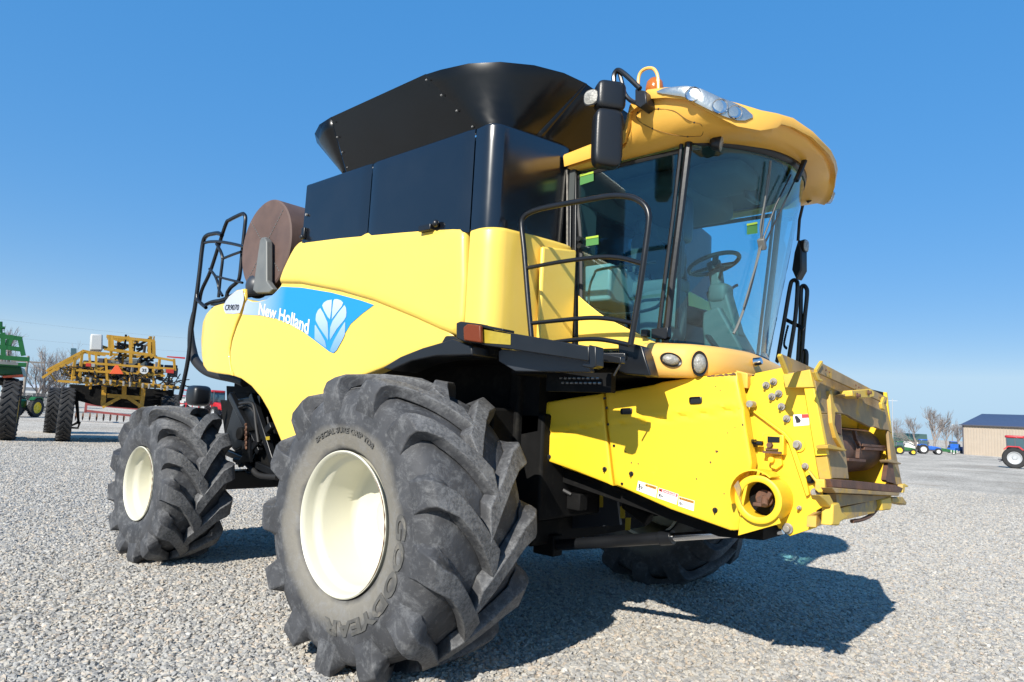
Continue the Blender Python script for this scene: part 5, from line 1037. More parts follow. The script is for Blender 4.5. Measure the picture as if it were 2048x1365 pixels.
p = MB(); q = [(2.493,-1.013,2.027),(2.499,-1.131,1.968)]; bar(p, q[0], q[1], 0.016, 0.016); build('lip_edge', p, M['face'], HV)
fprism('lip_strap', [(2.509,-1.171,1.961),(2.509,-1.134,1.966),(2.512,-1.092,1.932),(2.512,-1.053,1.932),(2.514,-1.058,1.918),(2.513,-1.129,1.92)], 0.02, M['face'])
fprism('lip_strap', [(2.514,0.313,1.912),(2.515,0.38,1.908),(2.519,0.277,1.859),(2.523,0.309,1.819),(2.523,0.227,1.826),(2.519,0.215,1.861)], 0.02, M['face'])
fprism('clevis', [(2.53,-0.554,1.903),(2.526,-0.096,1.94),(2.528,-0.006,1.927),(2.531,-0.034,1.892),(2.532,-0.131,1.881),(2.534,-0.441,1.861),(2.534,-0.553,1.868)], 0.07, M['face'], 0.006)
fprism('clevis_arm', [(2.493,-0.616,1.874),(2.49,-0.399,1.897),(2.493,-0.393,1.873),(2.494,-0.543,1.862)], 0.05, M['worn'])
p = MB()
for q in [(2.538,-0.479,1.874),(2.535,-0.207,1.908)]: bolt(p, q, (1, 0, 0.1), 0.012)
for q in [(2.502,-0.969,1.988),(2.502,-0.906,1.981),(2.506,-0.383,1.943),(2.507,-0.318,1.935),(2.51,0.203,1.899)]: bolt(p, q, (1, 0, 0.1), 0.005, 0.006)
build('face_bolt', p, M['rust'], HV)['kind'] = 'stuff'
fprism('angle_iron', [(2.461,-0.745,1.888),(2.461,-0.703,1.893),(2.474,-0.682,1.765),(2.481,-0.722,1.695),(2.486,-0.67,1.636),(2.495,-0.551,1.55),(2.495,-0.605,1.546),(2.488,-0.721,1.619),(2.48,-0.763,1.703)], 0.03, M['worn'])
fprism('gusset', [(2.461,-0.703,1.842),(2.468,-0.592,1.77),(2.469,-0.731,1.765)], 0.012, M['face'])
fprism('rusted_liner', [(2.462,-0.679,1.758),(2.462,-0.529,1.756),(2.474,-0.555,1.637),(2.473,-0.636,1.649),(2.468,-0.672,1.696)], 0.03, M['rust'])
fprism('rusted_liner', [(2.514,0.413,1.463),(2.515,0.536,1.45),(2.529,0.572,1.31),(2.527,0.316,1.334),(2.525,0.281,1.349)], 0.03, M['rust'])
fprism('face_tab', [(2.522,-1.001,1.58),(2.522,-0.954,1.585),(2.525,-0.643,1.553),(2.526,-0.667,1.546),(2.524,-0.999,1.562)], 0.06, M['worn'])
fprism('face_tab', [(2.532,0.339,1.48),(2.532,0.429,1.483),(2.535,0.717,1.452),(2.536,0.688,1.444),(2.534,0.354,1.465)], 0.06, M['tan'])
p = MB()
prism(p, [(x, 0.82, z) for x, z in ((1.95, 1.20), (2.49, 1.24), (2.42, 1.97), (1.95, 2.0))], (0, 0.03, 0)); build('throat_side_wall', p, M['shield'], HV)
p = MB(); box(p, (2.22, 0, 1.26), (0.5, 1.64, 0.03)); build('throat_floor', p, M['rust'], HV)
p = MB(); prism(p, [(x, -0.84, z) for x, z in ((1.96, 1.2), (2.0, 1.2), (2.0, 1.94), (2.40, 1.94), (2.40, 1.97), (1.96, 1.97))], (0, 1.66, 0)); build('throat_back', p, M['dark'], HV)
p = MB(); lathe(p, [(0.02, -0.70), (0.145, -0.70), (0.158, -0.67), (0.158, 0.72), (0.145, 0.75), (0.02, 0.75)], (2.25, 0, 1.53), (0, 1, 0), 36); build('feed_drum', p, M['rust'], HV, ang=40)
for k, (a, b, m_) in enumerate(zip([(2.412,0.11,1.575),(2.421,-0.268,1.485),(2.414,0.138,1.552)], [(2.414,0.727,1.561),(2.423,0.128,1.47),(2.416,0.747,1.54)], (0.02, 0.02, 0.015))):
    p = MB(); bar(p, a, b, 0.035, 0.018); build('chain_slat', p, M['rust'], HV, bevel=0.002)
p = MB(); q = [(2.413,-0.051,1.666),(2.419,-0.027,1.608),(2.422,0.032,1.576),(2.427,-0.013,1.528),(2.431,-0.042,1.486)]; 
for a, b in zip(q, q[1:]): bar(p, a, b, 0.022, 0.02)
build('feed_chain', p, M['rust'], HV)
fprism('sill_rail', [(2.554,-1.03,1.36),(2.565,0.511,1.254),(2.567,0.455,1.237),(2.557,-0.979,1.33)], 0.06, M['tan'])
fprism('lower_plate', [(2.519,-0.839,1.315),(2.527,0.398,1.233),(2.528,0.372,1.225),(2.526,-0.832,1.241)], 0.05, M['tan'])
fprism('lower_beam', [(2.507,-0.712,1.226),(2.507,0.065,1.226),(2.51,0.18,1.202),(2.515,0.019,1.146),(2.515,-0.505,1.154),(2.514,-0.697,1.159)], 0.10, M['worn'])
p = MB(); tube(p, smooth([(2.497,-0.437,1.129),(2.498,-0.222,1.121),(2.497,0.001,1.131),(2.494,0.168,1.157),(2.491,0.3,1.192)], 4), 0.012, 8); build('lower_hoop', p, M['rust'], HV)
fprism('lower_end_plate', [(2.47,-1.016,1.2),(2.467,-0.74,1.225),(2.474,-0.731,1.154),(2.475,-1.04,1.144)], 0.05, M['worn'])
fprism('support_peg', [(2.553,-1.007,1.273),(2.553,-0.897,1.274),(2.558,-0.871,1.225),(2.562,-0.75,1.184),(2.563,-0.913,1.173),(2.565,-0.941,1.156),(2.563,-1.07,1.171),(2.561,-1.047,1.192)], 0.06, M['face'], 0.008)
fprism('support_peg', [(2.537,0.105,1.229),(2.537,0.376,1.232),(2.543,0.372,1.174),(2.545,0.327,1.148),(2.544,0.11,1.158)], 0.06, M['face'], 0.008)
fprism('support_peg', [(2.537,0.413,1.227),(2.539,0.733,1.212),(2.544,0.841,1.165),(2.545,0.811,1.148),(2.541,0.395,1.193)], 0.06, M['worn'], 0.008)
fprism('far_hook', [(2.53,0.776,1.297),(2.53,0.859,1.3),(2.532,0.98,1.277),(2.533,0.934,1.271),(2.533,0.843,1.273),(2.536,0.802,1.237),(2.536,0.744,1.24)], 0.04, M['face'], 0.005)
fprism('sill_foot', [(2.537,-1.193,1.328),(2.538,-1.013,1.319),(2.543,-0.951,1.268),(2.544,-1.034,1.258),(2.541,-1.1,1.293)], 0.05, M['face'], 0.005)
# lift cylinder, pivot bush, undercarriage details
p = MB(); q = [(0.433,-0.6,0.673),(1.419,-0.6,0.886)]; cyl(p, q[0], q[1], 0.042, n=24); lc = build('lift_cylinder', p, M['black'], HV)
p = MB(); a, b = V(q[0]), V(q[1]); d = (b - a).normalized(); cyl(p, b - d * 0.10, b, 0.05, n=24); build('cylinder_gland', p, M['black'], lc, bevel=0.005)
p = MB(); cyl(p, b, b + d * 0.75, 0.028, n=20); build('cylinder_rod', p, M['chrome'], lc)
p = MB(); box(p, a + V(-0.08, 0, 0.0), (0.2, 0.12, 0.16)); build('cylinder_mount', p, M['dark'], lc, bevel=0.01)
p = MB(); q = V([(0.539,-1.05,1.567)][0]); cyl(p, q + V(0, 0.12, 0), q, 0.037, n=24); build('pivot_washer', p, M['zinc'], HV, bevel=0.003)
p = MB(); cyl(p, q, q + V(0, -0.025, 0), 0.018, n=6); build('pivot_nut', p, M['rust'], HV)
p = MB()
for off in ((0, 0), (0.03, 0.01)): tube(p, smooth([(q.x - 0.12 - off[0], q.y, 2.0), (q.x - 0.10 - off[0], q.y, 1.7), (q.x - 0.13 - off[0], q.y - 0.02, 1.45), (q.x - 0.10 - off[0], q.y, 1.2)], 5), 0.012, 6)
tube(p, smooth([(0.1, -0.9, 1.25), (0.35, -0.92, 1.32), (0.5, -0.88, 1.2), (0.7, -0.8, 1.1)], 5), 0.015, 6); build('hydraulic_hose', p, M['rubber'], HV)['kind'] = 'stuff'
p = MB(); q = [(0.212,-0.35,1.038),(0.789,-0.35,1.141),(0.845,-0.35,0.865),(0.28,-0.35,0.745)]; prism(p, q, (0, 0.03, 0)); build('underside_plate', p, M['greyplate'], HV)
for a, b, c_, d_ in (([(0.24,-0.37,0.99),(0.301,-0.37,1.001),(0.307,-0.37,0.902),(0.246,-0.37,0.886)]), ([(0.663,-0.37,1.067),(0.695,-0.37,1.07),(0.699,-0.37,0.979),(0.667,-0.37,0.975)]), ([(0.852,-0.37,1.006),(0.896,-0.37,1.011),(0.899,-0.37,0.923),(0.855,-0.37,0.917)]), ([(0.903,-0.37,0.927),(0.951,-0.37,0.934),(0.945,-0.37,0.841),(0.902,-0.37,0.835)])):
    decal_quad('yellow_warning_sticker', [a, b, c_, d_], (0, 0, 0), M['olive'])
p = MB(); cyl(p, (0.95, -0.45, 1.05), (1.15, -0.45, 0.95), 0.05); box(p, (0.72, -0.75, 1.05), (0.12, 0.1, 0.12)); build('valve_block', p, M['dark'], HV, bevel=0.008)
p = MB(); q = [(0.45,-1.139,1.105),(0.45,-1.099,1.014),(0.45,-1.096,0.908)]; lathe(p, [(0.30 + 0.03 * math.cos(a), 0.03 * math.sin(a)) for a in (2 * math.pi * k / 8 for k in range(9))], (0.2, -1.30, 0.92), (0, 1, 0), 30); build('axle_hub_ring', p, M['body'], HV)

# ---------------------------------------------------------------- rear: rotary screen, rails, ladder, hoses
A_ = [(-2.714,-1.5,3.721),(-2.593,-1.5,2.746),(-3.181,-1.5,3.217),(-2.308,-1.5,3.403)]
dcx, dcz = (-2.74, 3.24)
p = MB(); lathe(p, [(0.001, 0.03), (0.06, 0.0), (0.47, 0.0), (0.485, 0.012), (0.485, 0.60), (0.47, 0.62), (0.001, 0.62)], (dcx, -1.52, dcz), (0, 1, 0), 56); rs_ = build('rotary_screen', p, M['brown'], HV, ang=35)
p = MB(); cyl(p, (dcx, -1.515, dcz), (dcx, -1.535, dcz), 0.09, n=24); build('screen_hub', p, M['bracket'], rs_)
for k in range(4):
    a = R(48 + 90 * k)
    for j in range(9): 
        p = MB() if j == 0 else p
        r0 = 0.10 + j * 0.04; bar(p, (dcx + r0 * math.cos(a), -1.522, dcz + r0 * math.sin(a)), (dcx + (r0 + 0.022) * math.cos(a), -1.522, dcz + (r0 + 0.022) * math.sin(a)), 0.007, 0.006, (0, 1, 0))
    build('weld_seam', p, M['bracket'], rs_)['kind'] = 'stuff'
p = MB(); q = [(-2.674,-1.62,3.268),(-2.639,-1.62,3.294),(-2.589,-1.62,3.287),(-2.533,-1.62,3.244),(-2.46,-1.62,2.833),(-2.384,-1.62,2.777),(-2.331,-1.62,2.743),(-2.39,-1.62,2.709),(-2.643,-1.62,2.724),(-2.72,-1.62,2.761)]; prism(p, q, (0, 0.07, 0)); build('screen_arm', p, M['bracket'], HV, bevel=0.012)
p = MB(); q = [(-2.951,-1.55,2.851)][0]; ball(p, V(q) + V(0, 0.1, 0), (0.12, 0.12, 0.13), 16, 10); build('suction_elbow', p, M['greyplate'], HV)
p = MB(); cyl(p, (dcx + 0.45, -1.1, dcz + 0.36), (dcx + 0.75, -1.1, dcz + 0.42), 0.05); build('air_duct', p, M['brown'], HV)
p = MB(); box(p, (-3.1, -0.8, 2.62), (1.5, 1.3, 0.1)); box(p, (-2.4, -0.6, 3.0), (0.9, 1.0, 0.7)); build('engine_deck', p, M['dark'], HV, bevel=0.02)
p = MB(); tube(p, smooth([(-3.342,-1.5,2.753),(-2.997,-1.5,2.758),(-2.791,-1.5,2.752),(-2.545,-1.5,2.747)], 3), 0.03, 8); build('deck_edge', p, M['dark'], HV)
RAILS = [([(-4.791,-1.35,1.632),(-4.737,-1.35,1.815),(-4.671,-1.35,2.118),(-4.661,-1.35,2.485),(-4.623,-1.35,2.852),(-4.605,-1.35,3.192),(-4.601,-1.35,3.472),(-4.576,-1.35,3.601),(-4.49,-1.35,3.639),(-4.344,-1.35,3.637),(-4.212,-1.35,3.625),(-4.103,-1.35,3.585)], 0.026),
         ([(-4.634,-1.3,2.83),(-4.601,-1.3,2.983),(-4.432,-1.3,3.184),(-4.266,-1.3,3.503),(-4.138,-1.3,3.742),(-4.046,-1.3,3.777),(-3.784,-1.3,3.801),(-3.712,-1.3,3.79),(-3.666,-1.3,3.735),(-3.663,-1.3,3.6),(-3.665,-1.3,3.308),(-3.672,-1.3,3.048),(-3.731,-1.3,2.99),(-3.853,-1.3,2.948),(-3.927,-1.3,2.896)], 0.022),
         ([(-4.538,-1.35,3.552),(-4.403,-1.35,3.547),(-4.138,-1.35,3.511),(-3.817,-1.35,3.444),(-3.522,-1.35,3.371)], 0.018),
         ([(-4.029,-1.35,3.293),(-3.79,-1.35,3.312),(-3.593,-1.35,3.323)], 0.016), ([(-4.224,-1.35,3.498),(-4.084,-1.35,3.378),(-4.027,-1.35,3.281),(-4.033,-1.35,3.074),(-4.032,-1.35,2.837)], 0.018),
         ([(-4.342,-1.35,3.207),(-4.178,-1.35,3.106),(-4.08,-1.35,3.001),(-4.039,-1.35,2.926),(-3.936,-1.35,2.847)], 0.016), ([(-4.151,-1.35,3.097),(-3.853,-1.35,3.033),(-3.488,-1.35,2.958)], 0.014),
         ([(-4.609,-1.35,2.913),(-4.581,-1.35,2.849),(-4.475,-1.35,2.798),(-4.328,-1.35,2.734)], 0.022), ([(-4.501,-1.3,2.777),(-4.285,-1.3,2.811),(-4.033,-1.3,2.816),(-3.762,-1.3,2.854)], 0.022), ([(-3.927,-1.3,2.896),(-3.946,-1.3,2.809)], 0.022)]
p = MB(); q = RAILS[0][0]; tube(p, smooth(q, 4), 0.026, 8); lad = build('rear_ladder_rail', p, M['black'], HV, ang=80)
for q, r_ in RAILS[1:]:
    p = MB(); tube(p, smooth(q, 5), r_, 8); build('rear_guard_rail', p, M['black'], lad, ang=80)
q = smooth([(-4.905,-1.25,2.731),(-4.918,-1.25,2.541),(-4.851,-1.25,2.318),(-4.744,-1.25,2.16),(-4.569,-1.25,2.054),(-4.327,-1.25,1.98),(-4.014,-1.25,1.938),(-3.649,-1.25,1.904),(-3.413,-1.25,1.861)], 5)
p = MB(); tube(p, q, [lerp(0.015, 0.055, min(1, k / 12)) for k in range(len(q))], 10); build('rear_guard_hose', p, M['rubber'], HV, ang=80)
p = MB(); q = [(-4.368,-1.3,2.774),(-4.221,-1.3,2.812),(-4.02,-1.3,2.815),(-3.938,-1.3,2.774),(-4.183,-1.3,2.756)]; prism(p, q, (0, 0.25, 0)); box(p, (-4.1, -1.2, 2.72), (0.3, 0.25, 0.05)); build('rear_step', p, M['black'], HV, bevel=0.01)
# clutter between the rear wheel and the side panel
for pts, y, dp in (([(-4.462,-0.95,1.832),(-3.866,-0.95,1.821),(-3.278,-0.95,1.357),(-3.122,-0.95,1.122),(-3.752,-0.95,1.218),(-4.326,-0.95,1.362)], 0, 0.1), ([(-4.007,-1,1.202),(-3.209,-1,1.17),(-3.005,-1,0.946),(-3.95,-1,0.918)], 0, 0.12), ([(-5.106,-0.7,1.658),(-3.591,-0.7,1.577),(-3.457,-0.7,0.785),(-3.894,-0.7,0.712),(-4.861,-0.7,1.15)], 0, 0.2)):
    p = MB(); prism(p, pts, (0, dp, 0)); build('rear_frame_plate', p, M['dark'], HV, bevel=0.01)
for a, b_ in ([(-3.846,-1.18,1.72),(-3.085,-1.18,1.127)], [(-2.847,-1.2,1.427),(-3.448,-1.2,0.965)], [(-3.281,-1.22,1.729),(-2.717,-1.22,1.054)], [(-3.858,-1.15,1.069),(-2.741,-1.15,0.934)]):
    p = MB(); bar(p, a, b_, 0.06, 0.07); build('steering_link', p, M['black'], HV, bevel=0.008)
p = MB(); q = [(-3.8,-1.15,1.666),(-3.251,-1.15,1.733),(-3.121,-1.15,1.309),(-3.689,-1.15,1.109),(-3.97,-1.15,1.203)]; prism(p, q, (0, 0.08, 0)); build('rear_frame_plate', p, M['black'], HV, bevel=0.01)
p = MB(); q = [(-3.359,-1.25,1.24),(-3.188,-1.25,1.251),(-3.144,-1.25,1.018),(-3.313,-1.25,1.004)]; prism(p, q, (0, 0.03, 0)); build('drawbar_bracket', p, M['black'], HV)
p = MB(); a, b = [(-3.265,-1.27,1.405),(-3.219,-1.27,1.165)]; pts = [V(a).lerp(V(b), k / 9) for k in range(10)]
for k, c in enumerate(pts): ball(p, c, (0.02, 0.009, 0.02) if k % 2 else (0.009, 0.018, 0.02), 6, 4)
build('hanging_chain', p, M['rust'], HV)
p = MB()
for q, r_ in (([(-3.479,-1.25,1.625),(-3.262,-1.25,1.641),(-3.167,-1.25,1.596),(-3.091,-1.25,1.414),(-3.007,-1.25,1.236)], 0.018), ([(-3.592,-1.2,1.585),(-3.405,-1.2,1.607),(-3.225,-1.2,1.516),(-2.995,-1.2,1.289),(-3.042,-1.2,1.208)], 0.014), ([(-3.569,-1.2,1.009),(-3.344,-1.2,1.001),(-3.17,-1.2,0.937),(-3.005,-1.2,0.89),(-2.659,-1.2,0.908)], 0.03), ([(-3.245,-1.1,1.195),(-3.365,-1.1,0.97),(-3.458,-1.1,0.881),(-3.192,-1.1,0.905),(-2.946,-1.1,0.98),(-2.795,-1.1,0.968)], 0.022), ([(-3.05,-1.15,1.498),(-2.967,-1.15,1.318),(-2.94,-1.15,1.163),(-2.834,-1.15,1.017)], 0.012)):
    tube(p, smooth(q, 5), r_, 8)
build('rear_hose', p, M['rubber'], HV, ang=80)['kind'] = 'stuff'
p = MB(); q = [(-3.352,-1.1,1.307),(-3.274,-1.1,1.355),(-3.023,-1.1,1.421),(-2.803,-1.1,1.019),(-2.836,-1.1,0.923),(-3.283,-1.1,0.934)]; prism(p, q, (0, 0.1, 0)); cyl(p, (q[0][0], -1.12, q[0][2]), (q[0][0], -1.3, q[0][2]), 0.07); build('gearbox_plate', p, M['dark'], HV, bevel=0.012)
p = MB(); bar(p, (-3.5, -0.6, 0.92), (-0.6, -0.75, 1.0), 0.16, 0.18); bar(p, (-3.5, 0.6, 0.92), (-0.6, 0.75, 1.0), 0.16, 0.18); build('chassis_beam', p, M['dark'], HV, bevel=0.01)
decal_quad('yellow_tag', [(-2.858,-1.26,1.302),(-2.779,-1.26,1.312),(-2.773,-1.26,1.277),(-2.841,-1.26,1.267)], (0, 0, 0), M['olive'])
p = MB(); rbox(p, [(-5.299,-0.9,1.696)][0], (0.3, 0.25, 0.27), e=4); build('rear_canister', p, M['plastic'], HV, ang=60)


# ---------------------------------------------------------------- yard around: machines, buildings, trees
M['grn'] = mat('green_machine_paint', (0.008, 0.095, 0.022), 0.4, var=0.12, vscale=3)
M['ylw_rim'] = mat('yellow_rim_paint', (0.75, 0.55, 0.03), 0.5)
M['gold'] = mat('golden_sprayer_paint', (0.42, 0.225, 0.018), 0.5, var=0.15, vscale=3, dirt=(0.3, 0.2, 0.08), dirt_amt=0.25, dscale=3)
M['red'] = mat('red_machine_paint', (0.45, 0.02, 0.03), 0.4, var=0.12, vscale=3)
M['faded_red'] = mat('faded_red_paint', (0.26, 0.055, 0.05), 0.6, var=0.2, vscale=3)
M['blue'] = mat('blue_tractor_paint', (0.02, 0.11, 0.45), 0.35, var=0.1, vscale=2)
M['silver'] = mat('silver_rim_paint', (0.45, 0.46, 0.47), 0.4, metal=0.3)
M['wht'] = mat('white_paint', (0.56, 0.56, 0.54), 0.5, var=0.05, vscale=2)
M['tank'] = mat('white_poly_tank', (0.5, 0.51, 0.5), 0.4)
M['tyre_far'] = mat('dark_tyre_rubber', (0.02, 0.02, 0.021), 0.8, var=0.3, vscale=4)
M['cabglass'] = mat('dark_cab_glass', (0.05, 0.10, 0.12), 0.08, spec=0.9)
M['bark'] = mat('grey_brown_bark', (0.24, 0.205, 0.185), 0.9, var=0.25, vscale=3)  # bark colour paled so the bare trees look hazy
M['siding'] = mat('tan_ribbed_siding', (0.40, 0.335, 0.265), 0.6, var=0.04, vscale=0.8)
M['roof_blue'] = mat('navy_metal_roof', (0.06, 0.072, 0.125), 0.45, var=0.06, vscale=1)
M['roof_green'] = mat('green_metal_roof', (0.07, 0.12, 0.09), 0.55, var=0.1, vscale=0.6)
M['trimdark'] = mat('dark_building_trim', (0.07, 0.07, 0.09), 0.5)
M['skylight'] = mat('pale_roof_panel', (0.6, 0.6, 0.58), 0.4)
M['wood'] = mat('grey_wood_pole', (0.22, 0.19, 0.16), 0.9, var=0.2, vscale=2)
M['wire'] = mat('grey_power_wire', (0.18, 0.18, 0.19), 0.6)
M['fence'] = mat('weathered_fence_wood', (0.10, 0.095, 0.09), 0.9, var=0.2, vscale=2)
M['orange_sign'] = mat('orange_red_sign', (0.75, 0.11, 0.03), 0.5)
M['earth'] = mat('dry_grass', (0.22, 0.17, 0.10), 0.95, var=0.3, vscale=2)

def far_wheel(par, c, r, wd, axis, rim_m, rimk=0.55, n=28, lugs=22):
    """tyre with rim as a sub-part; c and axis in the parent's space"""
    c, ax = V(c), V(axis).normalized(); h = wd / 2; p = MB()
    lathe(p, [(r * rimk, -h * .8), (r * 0.75, -h), (r * 0.92, -h * 0.95), (r * 0.965, -h * 0.7), (r * 0.965, h * 0.7), (r * 0.92, h * 0.95), (r * 0.75, h), (r * rimk, h * .8)], c, ax, n)
    s, u = frame_of(ax)
    for k in range(lugs):
        for sg in (-1, 1):
            a = 2 * math.pi * (k + (0.25 if sg > 0 else -0.25)) / lugs; d0 = s * math.cos(a) + u * math.sin(a); a2 = a + 0.26; d1 = s * math.cos(a2) + u * math.sin(a2)
            bar(p, c + d0 * r * 0.965 + ax * sg * h * 0.9, c + d1 * r * 0.97 + ax * sg * h * 0.02, r * 0.075, r * 0.07, d0)
    t = build('wheel', p, M['tyre_far'], par, ang=40)
    p = MB()
    for sg in (-1, 1):
        lathe(p, [(r * rimk * 1.02, sg * h * 0.82), (r * rimk * 0.93, sg * h * 0.8), (r * rimk * 0.86, sg * h * 0.4), (r * rimk * 0.4, sg * h * 0.3), (r * 0.16, sg * h * 0.6), (0.001, sg * h * 0.62)], c, ax, 24)
    build('rim', p, rim_m, t, ang=40); return t

def tractor(name, label, x, y, rz, paint, rim, scale=1.0, cab=True, duals=False, group=None):
    """row-crop tractor; local +x is its front"""
    o = empty(name, (x, y, terrain_z(y)), rz); o.scale = (scale,) * 3; tag(o, label, 'tractor', group)
    R1, R2 = 0.98, 0.68
    for s in (-1, 1):
        far_wheel(o, (0, s * 0.95, R1), R1, 0.52, (0, 1, 0), rim, 0.58); far_wheel(o, (2.75, s * 0.9, R2), R2, 0.42, (0, 1, 0), rim, 0.55)
    p = MB(); rings = []
    for xx, wd, z0, z1 in ((0.55, 0.78, 0.95, 1.80), (1.2, 0.78, 0.95, 1.78), (2.4, 0.72, 0.98, 1.66), (3.15, 0.66, 1.0, 1.52), (3.4, 0.56, 1.05, 1.36)):
        h = wd / 2; rings.append([(xx, -h, z0), (xx, h, z0), (xx, h, z1 - 0.15), (xx, h * .7, z1), (xx, -h * .7, z1), (xx, -h, z1 - 0.15)])
    loft(p, rings); build('hood', p, paint, o, bevel=0.03)
    p = MB(); box(p, (1.5, 0, 0.85), (3.2, 0.5, 0.4)); box(p, (0, 0, R1), (0.5, 1.5, 0.4)); box(p, (2.75, 0, R2), (0.25, 1.5, 0.22)); box(p, (3.5, 0, 0.75), (0.3, 0.6, 0.3)); build('chassis', p, M['trimdark'], o, bevel=0.02)
    for s in (-1, 1):
        p = MB(); prism(p, [(-0.85, s * 0.62, 1.75), (-0.5, s * 0.62, 2.08), (0.4, s * 0.62, 2.08), (0.75, s * 0.62, 1.75), (0.6, s * 0.62, 1.72), (0.3, s * 0.62, 1.98), (-0.45, s * 0.62, 1.98), (-0.75, s * 0.62, 1.7)], (0, s * 0.55, 0)); build('fender', p, paint, o)
    if cab:
        p = MB(); prism(p, [(-0.55, -0.75, 1.55), (0.75, -0.75, 1.5), (0.9, -0.75, 2.0), (0.72, -0.75, 2.85), (-0.6, -0.75, 2.85)], (0, 1.5, 0)); build('cab', p, M['cabglass'], o, bevel=0.05)
        p = MB()
        for s in (-1, 1):
            for a, b in (((-0.56, 1.55), (-0.61, 2.86)), ((0.1, 1.52), (0.05, 2.86)), ((0.76, 1.5), (0.91, 2.0)), ((0.91, 2.0), (0.72, 2.86))): bar(p, (a[0], s * 0.765, a[1]), (b[0], s * 0.765, b[1]), 0.07, 0.05, (0, 1, 0))
        build('cab_post', p, M['trimdark'], o)['kind'] = 'stuff'
        p = MB(); rbox(p, (0.1, 0, 2.95), (1.65, 1.7, 0.26), e=6); build('cab_roof', p, paint, o, ang=60)
        p = MB(); box(p, (1.0, -1.1, 2.35), (0.08, 0.2, 0.35)); tube(p, [(0.85, -0.78, 2.5), (1.0, -1.1, 2.5)], 0.02, 6); build('side_mirror', p, M['plastic'], o)
    else:
        p = MB(); box(p, (0.0, 0, 1.75), (0.45, 0.5, 0.12)); box(p, (-0.22, 0, 2.0), (0.1, 0.5, 0.45)); build('seat', p, M['plastic'], o, bevel=0.03)
        p = MB(); tube(p, [(0.75, 0, 1.75), (0.5, 0, 2.05)], 0.03, 6); lathe(p, [(0.2 + 0.02 * math.cos(a), 0.02 * math.sin(a)) for a in (2 * math.pi * k / 6 for k in range(7))], (0.5, 0, 2.05), (-0.5, 0, 0.6), 16); build('steering_wheel', p, M['plastic'], o)
    p = MB(); tube(p, [(1.0, -0.45, 1.7), (1.0, -0.45, 2.75), (0.95, -0.45, 2.9)], 0.05, 8); build('exhaust_pipe', p, M['trimdark'], o)
    p = MB(); box(p, (-0.9, 0, 0.75), (0.8, 0.12, 0.1)); bar(p, (-0.4, 0.35, 0.9), (-1.2, 0.4, 0.55), 0.08, 0.08); bar(p, (-0.4, -0.35, 0.9), (-1.2, -0.4, 0.55), 0.08, 0.08); build('hitch_arm', p, M['trimdark'], o)
    p = MB(); box(p, (3.42, 0.16, 1.22), (0.06, 0.16, 0.1)); build('headlight', p, M['lens'], o); p = MB(); box(p, (3.42, -0.16, 1.22), (0.06, 0.16, 0.1)); build('headlight', p, M['lens'], o)
    return o
def yaw_to(dx, dy): return math.atan2(dy, dx)
CAMX, CAMY = 3.632, -4.876
def spot(px_d, dist): # along a ground bearing from the viewing spot
    a = px_d; return CAMX + dist * math.cos(a), CAMY + dist * math.sin(a)
def bearing(q): return math.atan2(q[0][1] - CAMY, q[0][0] - CAMX)

def place(o_fn, q, k): # move along the line of sight ground track by factor k
    return (CAMX + (q[0][0] - CAMX) * k, CAMY + (q[0][1] - CAMY) * k)
# right-hand side
q = [(-25.05,161.56,-1.99)]; x, y = q[0][:2]; b = bearing(q)
tractor('parked_tractor', 'blue cab tractor with white rims parked beside the green compact tractor', x, y, b - R(90) + R(12), M['blue'], M['wht'])
q = [(-21.99,123.98,-1.51)]; x, y = q[0][:2]
tractor('parked_tractor', 'small green tractor with yellow wheels standing left of the blue tractor', x, y, b - R(90) + R(10), M['grn'], M['ylw_rim'], 0.72)
q = [(-25.15,201.62,-2.1)]; x, y = q[0][:2]
tractor('parked_tractor', 'partly hidden blue tractor beside the corner of the tan shed', x, y, bearing(q) - R(70), M['blue'], M['wht'], 0.95)
q = [(-2.6,75.23,-0.89)]; x, y = q[0][:2]
tractor('parked_tractor', 'red tractor with big silver rear rims at the right edge before the tan shed', x, y, bearing(q) - R(90), M['red'], M['silver'], 1.0)
# green trailer between the blue tractors
q = [(-23.09,177.76,-2.1)]; x, y = q[0][:2]; b = bearing(q)
t = empty('farm_wagon', (x, y, terrain_z(y)), b - R(90)); tag(t, 'low dark green wagon with sloped sides and white posts between the two blue tractors', 'wagon')
p = MB(); prism(p, [(-2.6, -0.9, 1.6), (-1.9, -0.9, 0.6), (1.9, -0.9, 0.5), (2.2, -0.9, 0.9)], (0, 1.8, 0)); build('wagon_box', p, M['grn'], t, bevel=0.03)
for xx in (0.9, 1.45, 2.0):
    p = MB(); box(p, (xx, -0.95, 0.75), (0.14, 0.08, 0.6)); build('wagon_post', p, M['wht'], t)
for xx in (-1.6, 1.4):
    far_wheel(t, (xx, -0.8, 0.38), 0.38, 0.2, (0, 1, 0), M['wht'], 0.5, 18, 10)
q = [(-24.03,196.54,-2.1)]; x, y = q[0][:2]; b = bearing(q)
t = empty('pickup_truck', (x, y, terrain_z(y)), b - R(20)); tag(t, 'blue pickup truck nosed in beside the tan shed corner', 'truck')
p = MB(); prism(p, [(-2.4, -0.9, 0.6), (-2.4, -0.9, 1.3), (-0.5, -0.9, 1.35), (-0.3, -0.9, 2.3), (0.9, -0.9, 2.3), (1.2, -0.9, 1.4), (2.3, -0.9, 1.25), (2.3, -0.9, 0.6)], (0, 1.8, 0)); build('truck_body', p, M['blue'], t, bevel=0.06)
p = MB(); prism(p, [(-0.22, -0.92, 1.45), (-0.12, -0.92, 2.15), (0.8, -0.92, 2.15), (1.05, -0.92, 1.45)], (0, 1.84, 0)); build('truck_window', p, M['cabglass'], t)
